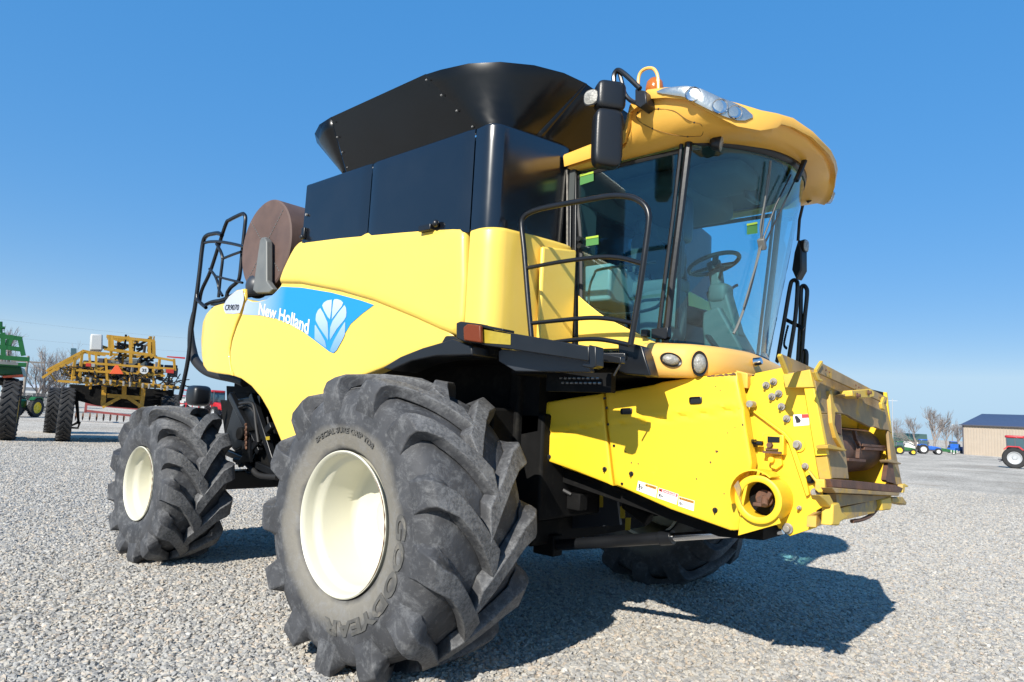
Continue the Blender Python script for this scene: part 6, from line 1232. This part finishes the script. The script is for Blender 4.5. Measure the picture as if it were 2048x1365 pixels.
for xx in (-1.5, 1.5):
    for s in (-1, 1): far_wheel(t, (xx, s * 0.82, 0.4), 0.4, 0.25, (0, 1, 0), M['silver'], 0.55, 18, 12)
# tan shed
q = [(-21.5,190.69,-2.1),(-9.44,183.45,-2.1)]; x, y = q[0][:2]; b = bearing(q)
sh = empty('tan_shed', (x, y, terrain_z(y) - 0.15), R(-11)); tag(sh, 'long tan metal shed with a navy blue roof at the right', 'building')
SW, SD, SH = 60.0, 28.0, 7.2
SC = math.hypot(x - CAMX, y - CAMY)
p = MB(); n = int(SW / 0.6)
pts = []
for k in range(n): xx = k * 0.6; pts += [(xx, 0.0), (xx + 0.4, 0.0), (xx + 0.45, -0.09), (xx + 0.55, -0.09)]
loft(p, [[(a, b_, z) for a, b_ in pts] for z in (0, SH)], closed=False); build('front_wall', p, M['siding'], sh, ang=20)
p = MB(); box(p, (SW / 2, SD / 2 + 0.05, SH / 2), (SW - 0.1, SD - 0.1, SH - 0.02)); build('shed_core', p, M['siding'], sh)
p = MB(); box(p, (0.02, -0.02, SH / 2), (0.22, 0.2, SH)); build('corner_trim', p, M['trimdark'], sh)
p = MB(); prism(p, [(-0.3, -0.6, SH - 0.05), (-0.3, SD / 2, SH + 3.1), (-0.3, SD + 0.6, SH - 0.05), (-0.3, SD + 0.6, SH + 0.10), (-0.3, SD / 2, SH + 3.25), (-0.3, -0.6, SH + 0.10)], (SW + 0.6, 0, 0)); rf = build('shed_roof', p, M['roof_blue'], sh)
p = MB(); box(p, (SW / 2 - 0.3, -0.62, SH - 0.02), (SW + 0.6, 0.14, 0.24)); build('roof_gutter', p, M['trimdark'], rf)
for xx in (17, 31):
    p = MB(); a = math.atan2(3.15, SD / 2 + 0.6); d = V(0, math.cos(a), math.sin(a)); c0 = V(xx, -0.6, SH + 0.115) + d * 11.5; prism(p, [c0, c0 + V(3.6, 0, 0), c0 + V(3.6, 0, 0) + d * 2.4, c0 + d * 2.4], (0, -0.02, 0.05)); build('roof_skylight', p, M['skylight'], rf)
# green-roofed barn far left of the blue tractor
q = [(-36.11,196.2,-2.1)]; x, y = q[0][:2]; b = bearing(q)
bn = empty('green_roof_barn', (x, y, terrain_z(y)), b - R(90)); bn.scale = (1.5, 1.5, 1.5); tag(bn, 'low white barn with a sloping green roof behind the blue tractor', 'building')
u = 1.0 / 20.4 * 1.0
p = MB(); box(p, (1.0, 2.5, 0.9), (5.4, 5, 1.8)); build('barn_wall', p, M['wht'], bn)
p = MB(); prism(p, [(-1.9, -0.4, 1.75), (-1.9, 2.5, 2.75), (-1.9, 5.4, 1.75), (-1.9, 5.4, 1.87), (-1.9, 2.5, 2.92), (-1.9, -0.4, 1.87)], (6.0, 0, 0)); build('barn_roof', p, M['roof_green'], bn)
p = MB(); box(p, (-0.4, -0.05, 0.75), (1.4, 0.08, 1.5)); build('barn_door', p, M['roof_green'], bn)
# left side: white sheds, fence
def low_shed(label, q, wd, ht, dp, m):
    x, y = q[0][:2]; b = bearing(q); o = empty('white_shed', (x, y, terrain_z(y)), b - R(90)); tag(o, label, 'building')
    p = MB(); box(p, (0, dp / 2, ht * 0.42), (wd, dp, ht * 0.84)); build('shed_wall', p, M['wht'], o)
    p = MB(); prism(p, [(-wd / 2 - .2, -0.3, ht * 0.84), (-wd / 2 - .2, dp / 2, ht), (-wd / 2 - .2, dp + 0.3, ht * 0.84), (-wd / 2 - .2, dp / 2, ht * .95)], (wd + 0.4, 0, 0)); build('shed_roof', p, M['skylight'], o)
    for k in range(3):
        p = MB(); box(p, (-wd * 0.3 + k * wd * 0.3, -0.03, ht * 0.4), (wd * 0.1, 0.06, ht * 0.35)); build('shed_window', p, M['cabglass'], o)
low_shed('low white building with small windows behind the golden sprayer', [(-124.73,47.8,-0.54)], 7, 2.9, 4, M['wht'])
low_shed('long white shed behind the picket fence at far left', [(-93.88,18.97,-0.17)], 7, 2.6, 5, M['wht'])
# fence
fa, fb = [(-59.17,8.86,-0.05)][0], [(-64.79,12.93,-0.1)][0]
fz = empty('picket_fence', (fa[0], fa[1], terrain_z(fa[1])), yaw_to(fb[0] - fa[0], fb[1] - fa[1])); tag(fz, 'dark picket fence behind the small green tractor', 'fence')
FL = math.hypot(fb[0] - fa[0], fb[1] - fa[1]); proto = None
for k in range(int(FL / 0.22)):
    if proto is None:
        p = MB(); box(p, (0, 0, 0.75), (0.08, 0.03, 1.5)); proto = build('picket', p, M['fence'], fz); c = proto
    else:
        c = proto.copy(); COL.objects.link(c); c.parent = fz
    c.location = (0.1 + k * 0.22, 0, 0)
for z in (0.35, 1.2):
    p = MB(); box(p, (FL / 2, 0.035, z), (FL, 0.04, 0.09)); build('fence_rail', p, M['fence'], fz)
# utility poles, light poles, mast and wires
def pole(label, q, ht, r=0.12, arm=True, m='wood', name='utility_pole', lamp=False):
    x, y = q[0][:2]; o = empty(name, (x, y, terrain_z(y)), bearing(q) - R(90)); tag(o, label, 'pole')
    p = MB(); cyl(p, (0, 0, 0), (0, 0, ht), r, r * 0.7, 10); build('pole_shaft', p, M[m], o)
    if arm: p = MB(); box(p, (0, 0, ht - 0.5), (2.2, 0.1, 0.12)); build('cross_arm', p, M[m], o)
    if lamp: p = MB(); rbox(p, (0.25, 0, ht), (0.6, 0.35, 0.3), e=3); build('lamp_head', p, M['wht'], o)
    return o
pole('wooden utility pole beside the left edge green machine', [(-64.11,10.76,-0.07)], 4.6, 0.14)
pole('tall pale floodlight pole left of the bare trees at right', [(-36.49,190.12,-2.1)], 13, 0.12, True, 'silver')
pole('pole with a white lamp head next to the tan shed', [(-32.55,253.79,-2.1)], 8, 0.13, False, 'wood', 'light_pole', True)
pole('bare thin light pole between the trees at right', [(-33.54,237.79,-2.1)], 9, 0.1, False, 'silver', 'light_pole', True)
pole('thin radio mast above the golden sprayer', [(-142.44,49.44,-0.56)], 6.2, 0.04, False, 'silver', 'radio_mast')
def wire(pa, pb, sag, label, grp):
    p = MB(); P = [V(pa).lerp(V(pb), k / 24) - V(0, 0, sag * 4 * (k / 24) * (1 - k / 24)) for k in range(25)]; tube(p, P, 0.0045, 4); o = build('power_line', p, M['wire']); tag(o, label, 'cable', grp); return o
for k, (ya, yb) in enumerate(((622, 690), (655, 716))):
    w_ = [(-63.8,2.32,7.44),(-55.58,32,7.61),(-63.75,2.48,6.02),(-55.56,32.09,6.51)]; a, b = (w_[0], w_[1]) if k == 0 else (w_[2], w_[3]); wire(a, b, 0.5, ('upper' if k == 0 else 'lower') + ' thin power line crossing the sky above the golden sprayer', 'power lines over the yard')
# bare trees
def bare_tree(label, q, ht, seed, spread=0.6, group='bare trees behind the yard', dens=5):
    x, y = q[0][:2]; rnd = random.Random(seed); o = empty('bare_tree', (x, y, terrain_z(y) - 0.1), rnd.uniform(0, 6)); tag(o, label, 'tree', group)
    tr, cr = MB(), MB()
    def grow(p0, d, L, r, lvl):
        P = [p0]; dd = d
        for k in range(3): dd = (dd + V(rnd.gauss(0, .12), rnd.gauss(0, .12), rnd.gauss(0.05, .08))).normalized(); P.append(P[-1] + dd * L / 3)
        tube(tr if lvl < 2 else cr, P, [r, r * .88, r * .76, r * .62], 5 if lvl < 2 else 3)
        if lvl >= 5 or r < 0.006: return
        nb = dens if lvl == 0 else rnd.choice((3, 4, 4))
        for k in range(nb):
            t = rnd.uniform(0.35, 1.0) if k else 1.0; i = min(2, int(t * 3)); q0 = P[i].lerp(P[i + 1], t * 3 - i if t < 1 else 1.0)
            a = rnd.uniform(0, 2 * math.pi); s_, u_ = frame_of(dd); sp = rnd.uniform(0.35, 0.95) * spread * (1.2 if lvl == 0 else 1.3) * (0.3 if k == 0 else 1)
            nd = (dd + (s_ * math.cos(a) + u_ * math.sin(a)) * sp + V(0, 0, 0.12)).normalized(); grow(q0, nd, L * rnd.uniform(0.55, 0.82), r * rnd.uniform(0.45, 0.62) if k else r * .62, lvl + 1)
    grow(V(0, 0, 0), V(rnd.gauss(0, .03), rnd.gauss(0, .03), 1), ht * 0.34, ht * 0.022, 0)
    build('trunk', tr, M['bark'], o, ang=60, flip=False); build('crown', cr, M['bark'], o, ang=60, flip=False); return o
TREES = [('broad bare tree with a low fork behind the blue tractor', [(-32.53,196.55,-2.1)], 11, 3, 0.8), ('tallest bare tree rising right of the blue tractor', [(-28.87,198.65,-2.1)], 13.5, 8, 0.6), ('slim bare tree left of the white lamp pole', [(-28.99,218.15,-2.1)], 10, 12, 0.5),
    ('dense bare tree tight against the tan shed', [(-29.53,235.84,-2.1)], 10.5, 15, 0.7), ('small hazy bare tree behind the pale floodlight pole', [(-39.25,207.14,-2.1)], 9, 19, 0.7),
    ('bare tree between the green machine and the golden sprayer', [(-67.38,12.99,-0.1)], 6.6, 23, 0.7), ('bare tree leaning over the left end of the sprayer boom', [(-70.18,14.88,-0.12)], 5.8, 27, 0.75), ('tall bare tree behind the green machine at left edge', [(-66.26,10.54,-0.07)], 6.9, 31, 0.7), ('low bare tree behind the white sheds far left', [(-69.37,12.56,-0.09)], 5.4, 36, 0.9)]
for lab, q, h_, sd_, sp in TREES: bare_tree(lab, q, h_, sd_, sp)

# ---------------------------------------------------------------- golden crop sprayer with folded booms
SP = empty('crop_sprayer', (-22.3, 2.3, 0)); tag(SP, 'golden yellow crop sprayer seen from behind with folded booms and a white tank', 'sprayer')
SPI = V(SP.location)
def rel(pts): return [V(q) - SPI for q in pts]
def sbars(name, segs, wd, m='gold', dz=0.0, par=SP, ht=None):
    for a, b in segs:
        p = MB(); bar(p, V(a) - SPI, V(b) - SPI, wd, ht or wd); build(name, p, M[m], par)
def pairs(L): return [(L[i], L[i + 1]) for i in range(0, len(L), 2)]
sbars('frame_beam', pairs([(-22.05,3.21,3.64),(-21.65,4.64,3.62),(-22.03,3.27,3.19),(-21.64,4.68,3.11),(-22.02,3.3,3.69),(-22.01,3.36,3.14),(-21.86,3.9,3.67),(-21.83,4,2.77),(-21.7,4.46,3.66),(-21.68,4.53,3.09),(-21.66,4.6,3.62),(-21.65,4.67,3.07),(-22.01,3.35,3.68),(-21.98,3.44,3.17)]), 0.10)
sbars('frame_beam', pairs([(-24.43,3.99,3.75),(-24.14,5.02,3.73),(-24.57,3.49,3.17),(-24,5.53,3.16),(-24.21,4.78,3.78),(-24.18,4.87,3.1)]), 0.09)
sbars('boom_tube', pairs([(-21.62,2.49,2.65),(-20.9,5.1,2.66),(-21.67,2.31,2.39),(-20.97,4.84,2.4),(-21.69,2.24,2.15),(-20.85,5.3,2.03),(-21.8,1.87,2),(-20.84,5.33,1.99),(-21.88,1.57,2.33),(-21.63,2.45,3.04),(-21.91,1.47,2.07),(-21.82,1.78,2.39),(-21.08,4.47,3.02),(-20.91,5.07,2.95),(-21.82,1.79,2.34),(-21.71,2.18,2.79)]), 0.075)
sbars('boom_upright', pairs([(-21.64,2.42,3.05),(-21.64,2.44,2.08),(-21.69,2.25,2.8),(-21.69,2.25,2.05),(-20.91,5.06,3.02),(-20.9,5.13,2.6),(-21.03,4.63,2.96),(-21.03,4.64,2.6),(-21.59,2.61,3.01),(-21.57,2.7,2.47),(-21.54,2.8,2.99),(-21.52,2.88,2.2),(-21.46,3.08,2.87),(-21.43,3.19,2.13),(-21.2,4.04,2.77),(-21.17,4.13,2.11),(-21.08,4.47,2.61),(-21.06,4.54,2.04)]), 0.07)
sbars('boom_brace', pairs([(-21.74,2.45,3),(-21.56,3.1,2.95),(-21.72,2.52,2.64),(-21.61,2.91,2.2),(-21.44,3.54,2.54),(-21.27,4.13,2.2),(-21.91,1.85,1.99),(-21.97,1.61,2.33),(-21.99,1.56,2.3),(-21.91,1.84,2.39),(-21.54,3.18,2.13),(-21.44,3.54,2.54),(-21.28,4.12,2.54),(-21.12,4.69,2.39),(-21.87,1.99,2.41),(-21.79,2.27,2.16),(-21.87,1.97,2.18),(-21.82,2.16,2.51)]), 0.05)
sbars('boom_arm', pairs([(-24.98,3.86,3.49),(-24.85,4.32,3.35),(-25.1,3.41,3.22),(-24.95,3.99,3.13),(-25.13,3.31,2.96),(-25.09,3.46,3.18),(-25.22,3,2.72),(-25.13,3.31,2.96),(-25.33,2.62,2.43),(-25.22,3,2.72)]), 0.12)
sbars('lift_frame', pairs([(-22.31,3.4,1.95),(-22.3,3.44,1.26),(-21.99,4.55,1.98),(-21.99,4.54,1.22),(-22.15,3.98,2.02),(-22.14,4.01,1.64),(-22.27,3.52,1.61),(-21.99,4.56,1.58)]), 0.14)
sbars('lift_brace', pairs([(-22.12,3.87,1.56),(-22.25,3.4,1.21),(-22.06,4.12,1.57),(-21.9,4.67,1.2)]), 0.11)
rnd = random.Random(11)
for k in range(120):
    q = rel([(-21.84,1.89,2.53),(-20.95,5.11,2.67),(-21.72,2.35,1.98),(-20.93,5.17,2.03)]); a, b_ = rnd.random(), rnd.random(); c = q[0].lerp(q[1], a).lerp(q[2].lerp(q[3], a), b_); up = rnd.random() < 0.5; L = rnd.uniform(0.1, 0.5)
    d = V(0, 0, L) if up else V(0.267, 0.964, rnd.uniform(-.2, .2)) * L; dp = V(-0.964, 0.267, 0) * rnd.uniform(0, 1.0)
    p = MB(); bar(p, c + dp - d * .5, c + dp + d * .5, (w_ := rnd.uniform(0.03, 0.09)), w_); build('boom_fitting', p, M[rnd.choice(('gold', 'gold', 'black', 'zinc', 'dark', 'black'))], SP)
for k in range(44):
    q = rel([(-21.75,1.86,2.58),(-20.85,5.1,2.37),(-21.73,1.91,2.04),(-20.84,5.13,2.08)]); a, b = rnd.random(), rnd.random(); c = q[0].lerp(q[1], a).lerp(q[2].lerp(q[3], a), b)
    p = MB(); tube(p, smooth([c, c + V(rnd.uniform(-.1, .1), rnd.uniform(0.05, .3), rnd.uniform(-.25, .1)), c + V(rnd.uniform(-.1, .1), rnd.uniform(0.3, .6), rnd.uniform(-.3, .2)), c + V(0, rnd.uniform(0.5, .9), rnd.uniform(-.2, .2))], 4), 0.018, 5); build('spray_hose', p, M['rubber'], SP)
for k in range(16):
    q = rel([(-21.59,2.25,2.2),(-20.77,5.2,2.04)]); c = q[0].lerp(q[1], (k + 0.5) / 16); p = MB(); cyl(p, c, c + V(0, 0, -0.16), 0.045, 0.03, 8); build('spray_nozzle', p, M['zinc'] if k % 3 else M['black'], SP)
for q in ([(-22.14,3.63,3.48),(-22.11,3.72,3.14),(-22.12,3.7,2.95),(-22.1,3.78,2.76)], [(-22.13,3.68,3.43),(-22.05,3.97,3.36),(-22.02,4.05,2.98),(-22.04,4.01,2.78)], [(-21.83,4.39,3.45),(-21.83,4.38,3.11),(-21.86,4.27,2.9),(-21.85,4.28,2.75)], [(-22.01,4.09,3.43),(-21.96,4.29,3.47),(-21.94,4.35,3.35),(-21.99,4.18,3.29)]):
    p = MB(); tube(p, smooth(rel(q), 5), 0.05, 6); build('main_hose', p, M['rubber'], SP)
def sbox(name, poly, d, m, par=SP, bev=0.03, push=0.0):
    n = V(-25.93, 7.18, 0).normalized(); p = MB(); prism(p, [V(q) - SPI + n * push for q in poly], n * d); return build(name, p, M[m], par, bevel=bev)
sbox('white_tank', [(-24.67,3.5,3.87),(-24.56,3.87,3.89),(-24.55,3.93,3.27),(-24.65,3.54,3.26)], 1.0, 'tank', bev=0.05)
sbox('sprayer_body', [(-23.25,3.38,2.93),(-22.79,5.04,2.93),(-22.77,5.09,1.91),(-23.23,3.44,1.94)], 3.0, 'trimdark')
sbox('axle_housing', [(-23.06,2.57,1.94),(-22.19,5.7,1.95),(-22.18,5.73,1.59),(-22.43,4.84,1.19),(-22.82,3.43,1.24),(-23.02,2.7,1.42)], 2.6, 'dark')
sbox('product_tank', [(-22.94,3.72,3.01),(-22.64,4.83,2.99),(-22.63,4.86,2.66),(-22.93,3.76,2.66)], 1.2, 'trim', bev=0.1)
sbox('triangle_sign', [(-21.24,3.33,2.64),(-21.22,3.4,2.65),(-21.17,3.58,2.36),(-21.28,3.19,2.34)], 0.04, 'orange_sign', bev=0.004)
c = rel([(-21.01,4.16,2.54)])[0]; nrm = V(-25.93, 7.18, 0).normalized(); p = MB(); cyl(p, c, c + nrm * 0.04, 0.13, n=24); rs = build('round_speed_sign', p, M['wht'], SP)
vs, fs = text_mesh('35', 0.15, 0.004); xa, xb = min(v.x for v in vs), max(v.x for v in vs); rt = V(0.267, 0.964, 0); p = MB(); p.add([c - nrm * 0.006 + rt * (v.x - (xa + xb) / 2) + V(0, 0, v.y - 0.055) for v in vs], fs); build('sign_number', p, M['ink'], rs)
for poly, m in (([(-21.51,2.53,2.64),(-21.47,2.67,2.64),(-21.47,2.68,2.53),(-21.51,2.54,2.53)], 'red_lens'), ([(-21.47,2.68,2.64),(-21.44,2.78,2.64),(-21.44,2.79,2.53),(-21.47,2.69,2.53)], 'lens'), ([(-20.87,4.83,2.63),(-20.81,5.06,2.64),(-20.81,5.07,2.5),(-20.87,4.84,2.5)], 'red_lens'), ([(-20.89,4.75,2.64),(-20.88,4.82,2.64),(-20.87,4.83,2.51),(-20.89,4.77,2.51)], 'lens')): sbox('tail_lamp', poly, 0.08, m, bev=0.01)
sbox('rear_view_mirror', [(-25.78,3.22,3.33),(-25.73,3.4,3.34),(-25.72,3.44,2.98),(-25.73,3.4,2.91),(-25.77,3.25,2.92)], 0.1, 'cabglass', bev=0.02)
sbox('rear_view_mirror', [(-21.09,5.17,2.81),(-21.06,5.27,2.81),(-21.06,5.28,2.69),(-21.09,5.19,2.7)], 0.08, 'plastic', bev=0.02)
sbox('red_strap', [(-21.07,4.88,3.1),(-20.91,5.44,3.11),(-20.91,5.44,3.05),(-21.07,4.88,3.06)], 0.05, 'red', bev=0.005)
axl = V(0.267, 0.964, 0)
for q, pu in (([(-22.29,2.35,-0.01)], 0.0), ([(-21.47,5.31,0.06)], 0.3)):
    c = rel(q)[0] + nrm * (0.9 + pu); c.z = 0.9 ; far_wheel(SP, c, 0.92, 0.44, axl, M['gold'], 0.6, 32, 26)
q = [(-27.76,3.39,-0.01),(-29.7,8.92,-0.05)]
for k in range(2): c = V(q[k][0], q[k][1], 0) - SPI; c.z = 0.9; far_wheel(SP, c + nrm * 0.9, 0.92, 0.44, axl, M['gold'], 0.6, 32, 26)
sbox('wheel_leg', [(-22.93,2.64,1.75),(-22.89,2.8,1.71),(-22.84,2.96,0.62),(-22.92,2.69,0.47),(-22.91,2.7,0.52),(-22.87,2.88,0.67),(-22.9,2.77,1.23),(-22.92,2.68,1.32)], 0.3, 'dark')
p = MB(); q = rel([(-22.92,2.69,0.46),(-22.85,2.92,0.45),(-22.84,2.96,0.67)]); tube(p, q, 0.04, 6); build('entry_step', p, M['black'], SP)
for k in range(5):
    c = rel([(-22.52,5.24,1.87)])[0] + V(0, 0, -0.13 * k); p = MB(); lathe(p, [(0.2, 0), (0.26, 0.03), (0.2, 0.06)], c, (0, 0, 1), 16); build('coil', p, M['dark'], SP)
for k in range(40):
    q = rel([(-22.31,3.38,3.65),(-21.94,4.72,3.62),(-22.3,3.41,2.73),(-21.92,4.82,2.8)]); a, b_ = rnd.random(), rnd.random(); c = q[0].lerp(q[1], a).lerp(q[2].lerp(q[3], a), b_); L = rnd.uniform(0.15, 0.6)
    d = (V(0, 0, L), V(0.267, 0.964, 0) * L, V(0.2, 0.7, 0.6) * L)[k % 3]; p = MB(); bar(p, c - d * .5, c + d * .5, (w_ := rnd.uniform(0.03, 0.1)), w_); build('rack_bar', p, M[rnd.choice(('gold', 'gold', 'gold', 'black', 'zinc', 'dark'))], SP)
for k in range(34):
    q = rel([(-23.11,2.74,2.87),(-22.3,5.66,2.72),(-23.01,3.12,2.22),(-22.3,5.67,2.21)]); a, b_ = rnd.random(), rnd.random(); c = q[0].lerp(q[1], a).lerp(q[2].lerp(q[3], a), b_)
    p = MB(); box(p, c, (rnd.uniform(.1, .4), rnd.uniform(.1, .4), rnd.uniform(.08, .3)), Matrix.Rotation(rnd.uniform(0, 3), 3, 'Z')); build('pump_unit', p, M[rnd.choice(('dark', 'black', 'gold', 'trimdark', 'rubber'))], SP, bevel=0.02)
# disc harrow behind the sprayer
q = [(-41.95,10.09,-0.06)]; x, y = q[0][:2]; b = bearing(q)
dh = empty('disc_harrow', (x, y, 0), b - R(90)); tag(dh, 'faded red disc harrow on the gravel beyond the sprayer', 'harrow')
for a, b_ in (((-1.2, 0, 1.0), (3.4, 0, 0.75)), ((-1.2, 1.6, 1.0), (3.4, 1.6, 0.8)), ((-1.0, 0, 1.0), (-1.0, 1.6, 1.0)), ((1.2, 0, .9), (1.2, 1.6, .9)), ((3.3, 0, .75), (3.3, 1.6, .8)), ((-1.2, -0.3, 0.62), (2.2, -0.3, 0.35)), ((2.2, -.4, 1.2), (2.25, -.4, 0.1)), ((-1.2, -0.3, 1.1), (-1.2, -0.3, 0.5))):
    p = MB(); bar(p, a, b_, 0.13, 0.13); build('harrow_beam', p, M['faded_red'], dh)
for k in range(16):
    p = MB() if k == 0 else p
    if k == 0:
        lathe(p, [(0.001, 0.05), (0.15, 0.03), (0.26, 0.0)], (0, 0, 0.26), (1, 0.2, 0), 18); d0 = build('disc', p, M['rust'], dh); d0.location = (-2.4, 0.3, 0)
    else: c = d0.copy(); COL.objects.link(c); c.parent = dh; c.location = (-2.4 + k * 0.36, 0.3, 0)
# red planter and dark red tractor seen over the rear wheel
q = [(-66.58,26.51,-0.26)]; x, y = q[0][:2]; b = bearing(q)
pl = empty('row_planter', (x, y, 0), b - R(90)); tag(pl, 'red seed planter frame with pale hoses standing over the rear wheel', 'planter')
for z in (1.1, 1.9, 2.5):
    p = MB(); bar(p, (-1.9, 0, z), (2.0, 0, z), 0.12, 0.12); build('planter_bar', p, M['red'], pl)
for k in range(7):
    p = MB(); bar(p, (-1.8 + k * 0.6, 0, 0.5), (-1.8 + k * 0.6, 0, 2.5), 0.09, 0.09); build('planter_upright', p, M['red'], pl)
    p = MB(); tube(p, smooth([(-1.8 + k * 0.6, -0.2, 2.4), (-1.6 + k * 0.6, -0.3, 2.0), (-1.9 + k * 0.6, -0.3, 1.6), (-1.6 + k * 0.6, -0.3, 1.2)], 4), 0.05, 6); build('seed_hose', p, M['skylight'], pl)
for k in range(2): far_wheel(pl, (-1.2 + 2.6 * k, 0.3, 0.5), 0.5, 0.3, (0, 1, 0), M['wht'], 0.5, 20, 14)
q = [(-64.96,27.32,-0.28)]; x, y = q[0][:2]
tractor('parked_tractor', 'dark red tractor half hidden behind the harvester rear wheel', x, y, bearing(q) - R(160), M['red'], M['silver'], 0.95)
q = [(-48.11,7.32,-0.04)]; x, y = q[0][:2]
tractor('parked_tractor', 'old small green tractor without a cab before the picket fence', x, y, bearing(q) - R(215), M['grn'], M['ylw_rim'], 0.62, False)
# green sprayer at the left edge
GS = empty('green_sprayer', (-23.4, 0.2, 0)); tag(GS, 'green high-clearance machine with dark tall tyre cut by the left edge', 'sprayer'); SPI = V(GS.location)
sbars('green_beam', pairs([(-23.47,-0.05,3.39),(-23.16,1.08,3.33),(-23.45,0.03,2.67),(-23.08,1.34,2.67),(-23.44,0.06,2.43),(-23.1,1.28,2.48),(-23.4,0.2,3.03),(-23.16,1.08,2.98)]), 0.14, 'grn', par=GS)
sbars('green_upright', pairs([(-23.25,0.75,3.27),(-23.25,0.76,2.93),(-23.18,1.01,3.38),(-23.13,1.17,2.78),(-23.22,0.84,3.42),(-23.25,0.75,3.09),(-23.3,0.57,3.48),(-23.27,0.67,2.67),(-23.37,0.3,3.36),(-23.35,0.4,2.46)]), 0.13, 'grn', par=GS)
sbars('grey_pipe', pairs([(-23.24,0.05,2.49),(-22.97,1.02,2.49)]), 0.09, 'bracket', par=GS)
sbox('green_body', [(-23.77,-0.02,2.38),(-23.43,1.21,2.42),(-23.41,1.29,2.12),(-23.76,0.01,2.11)], 2.6, 'grn', GS)
sbox('red_reflector', [(-23.36,0.73,2.08),(-23.22,1.24,2.17),(-23.21,1.25,2.07),(-23.35,0.74,2.01)], 0.1, 'orange_sign', GS, 0.01)
sbox('machine_belly', [(-23.86,0.03,2.03),(-23.56,1.12,2.04),(-23.55,1.14,1.83),(-23.85,0.07,1.71)], 2.4, 'dark', GS)
for q in ([(-23.57,1.09,-0.03)], [(-24.2,-1.18,-0.08)]):
    c = V(q[0]) - SPI; c.z = 0.98; far_wheel(GS, c, 0.99, 0.5, axl, M['ylw_rim'], 0.6, 32, 26)
p = MB(); tube(p, rel([(-23.42,0.5,3.84),(-23.41,0.54,3.48)]), 0.05, 6); tube(p, rel([(-23.44,0.43,3.63),(-23.39,0.63,3.65)]), 0.05, 6); build('beacon_mast', p, M['grn'], GS)
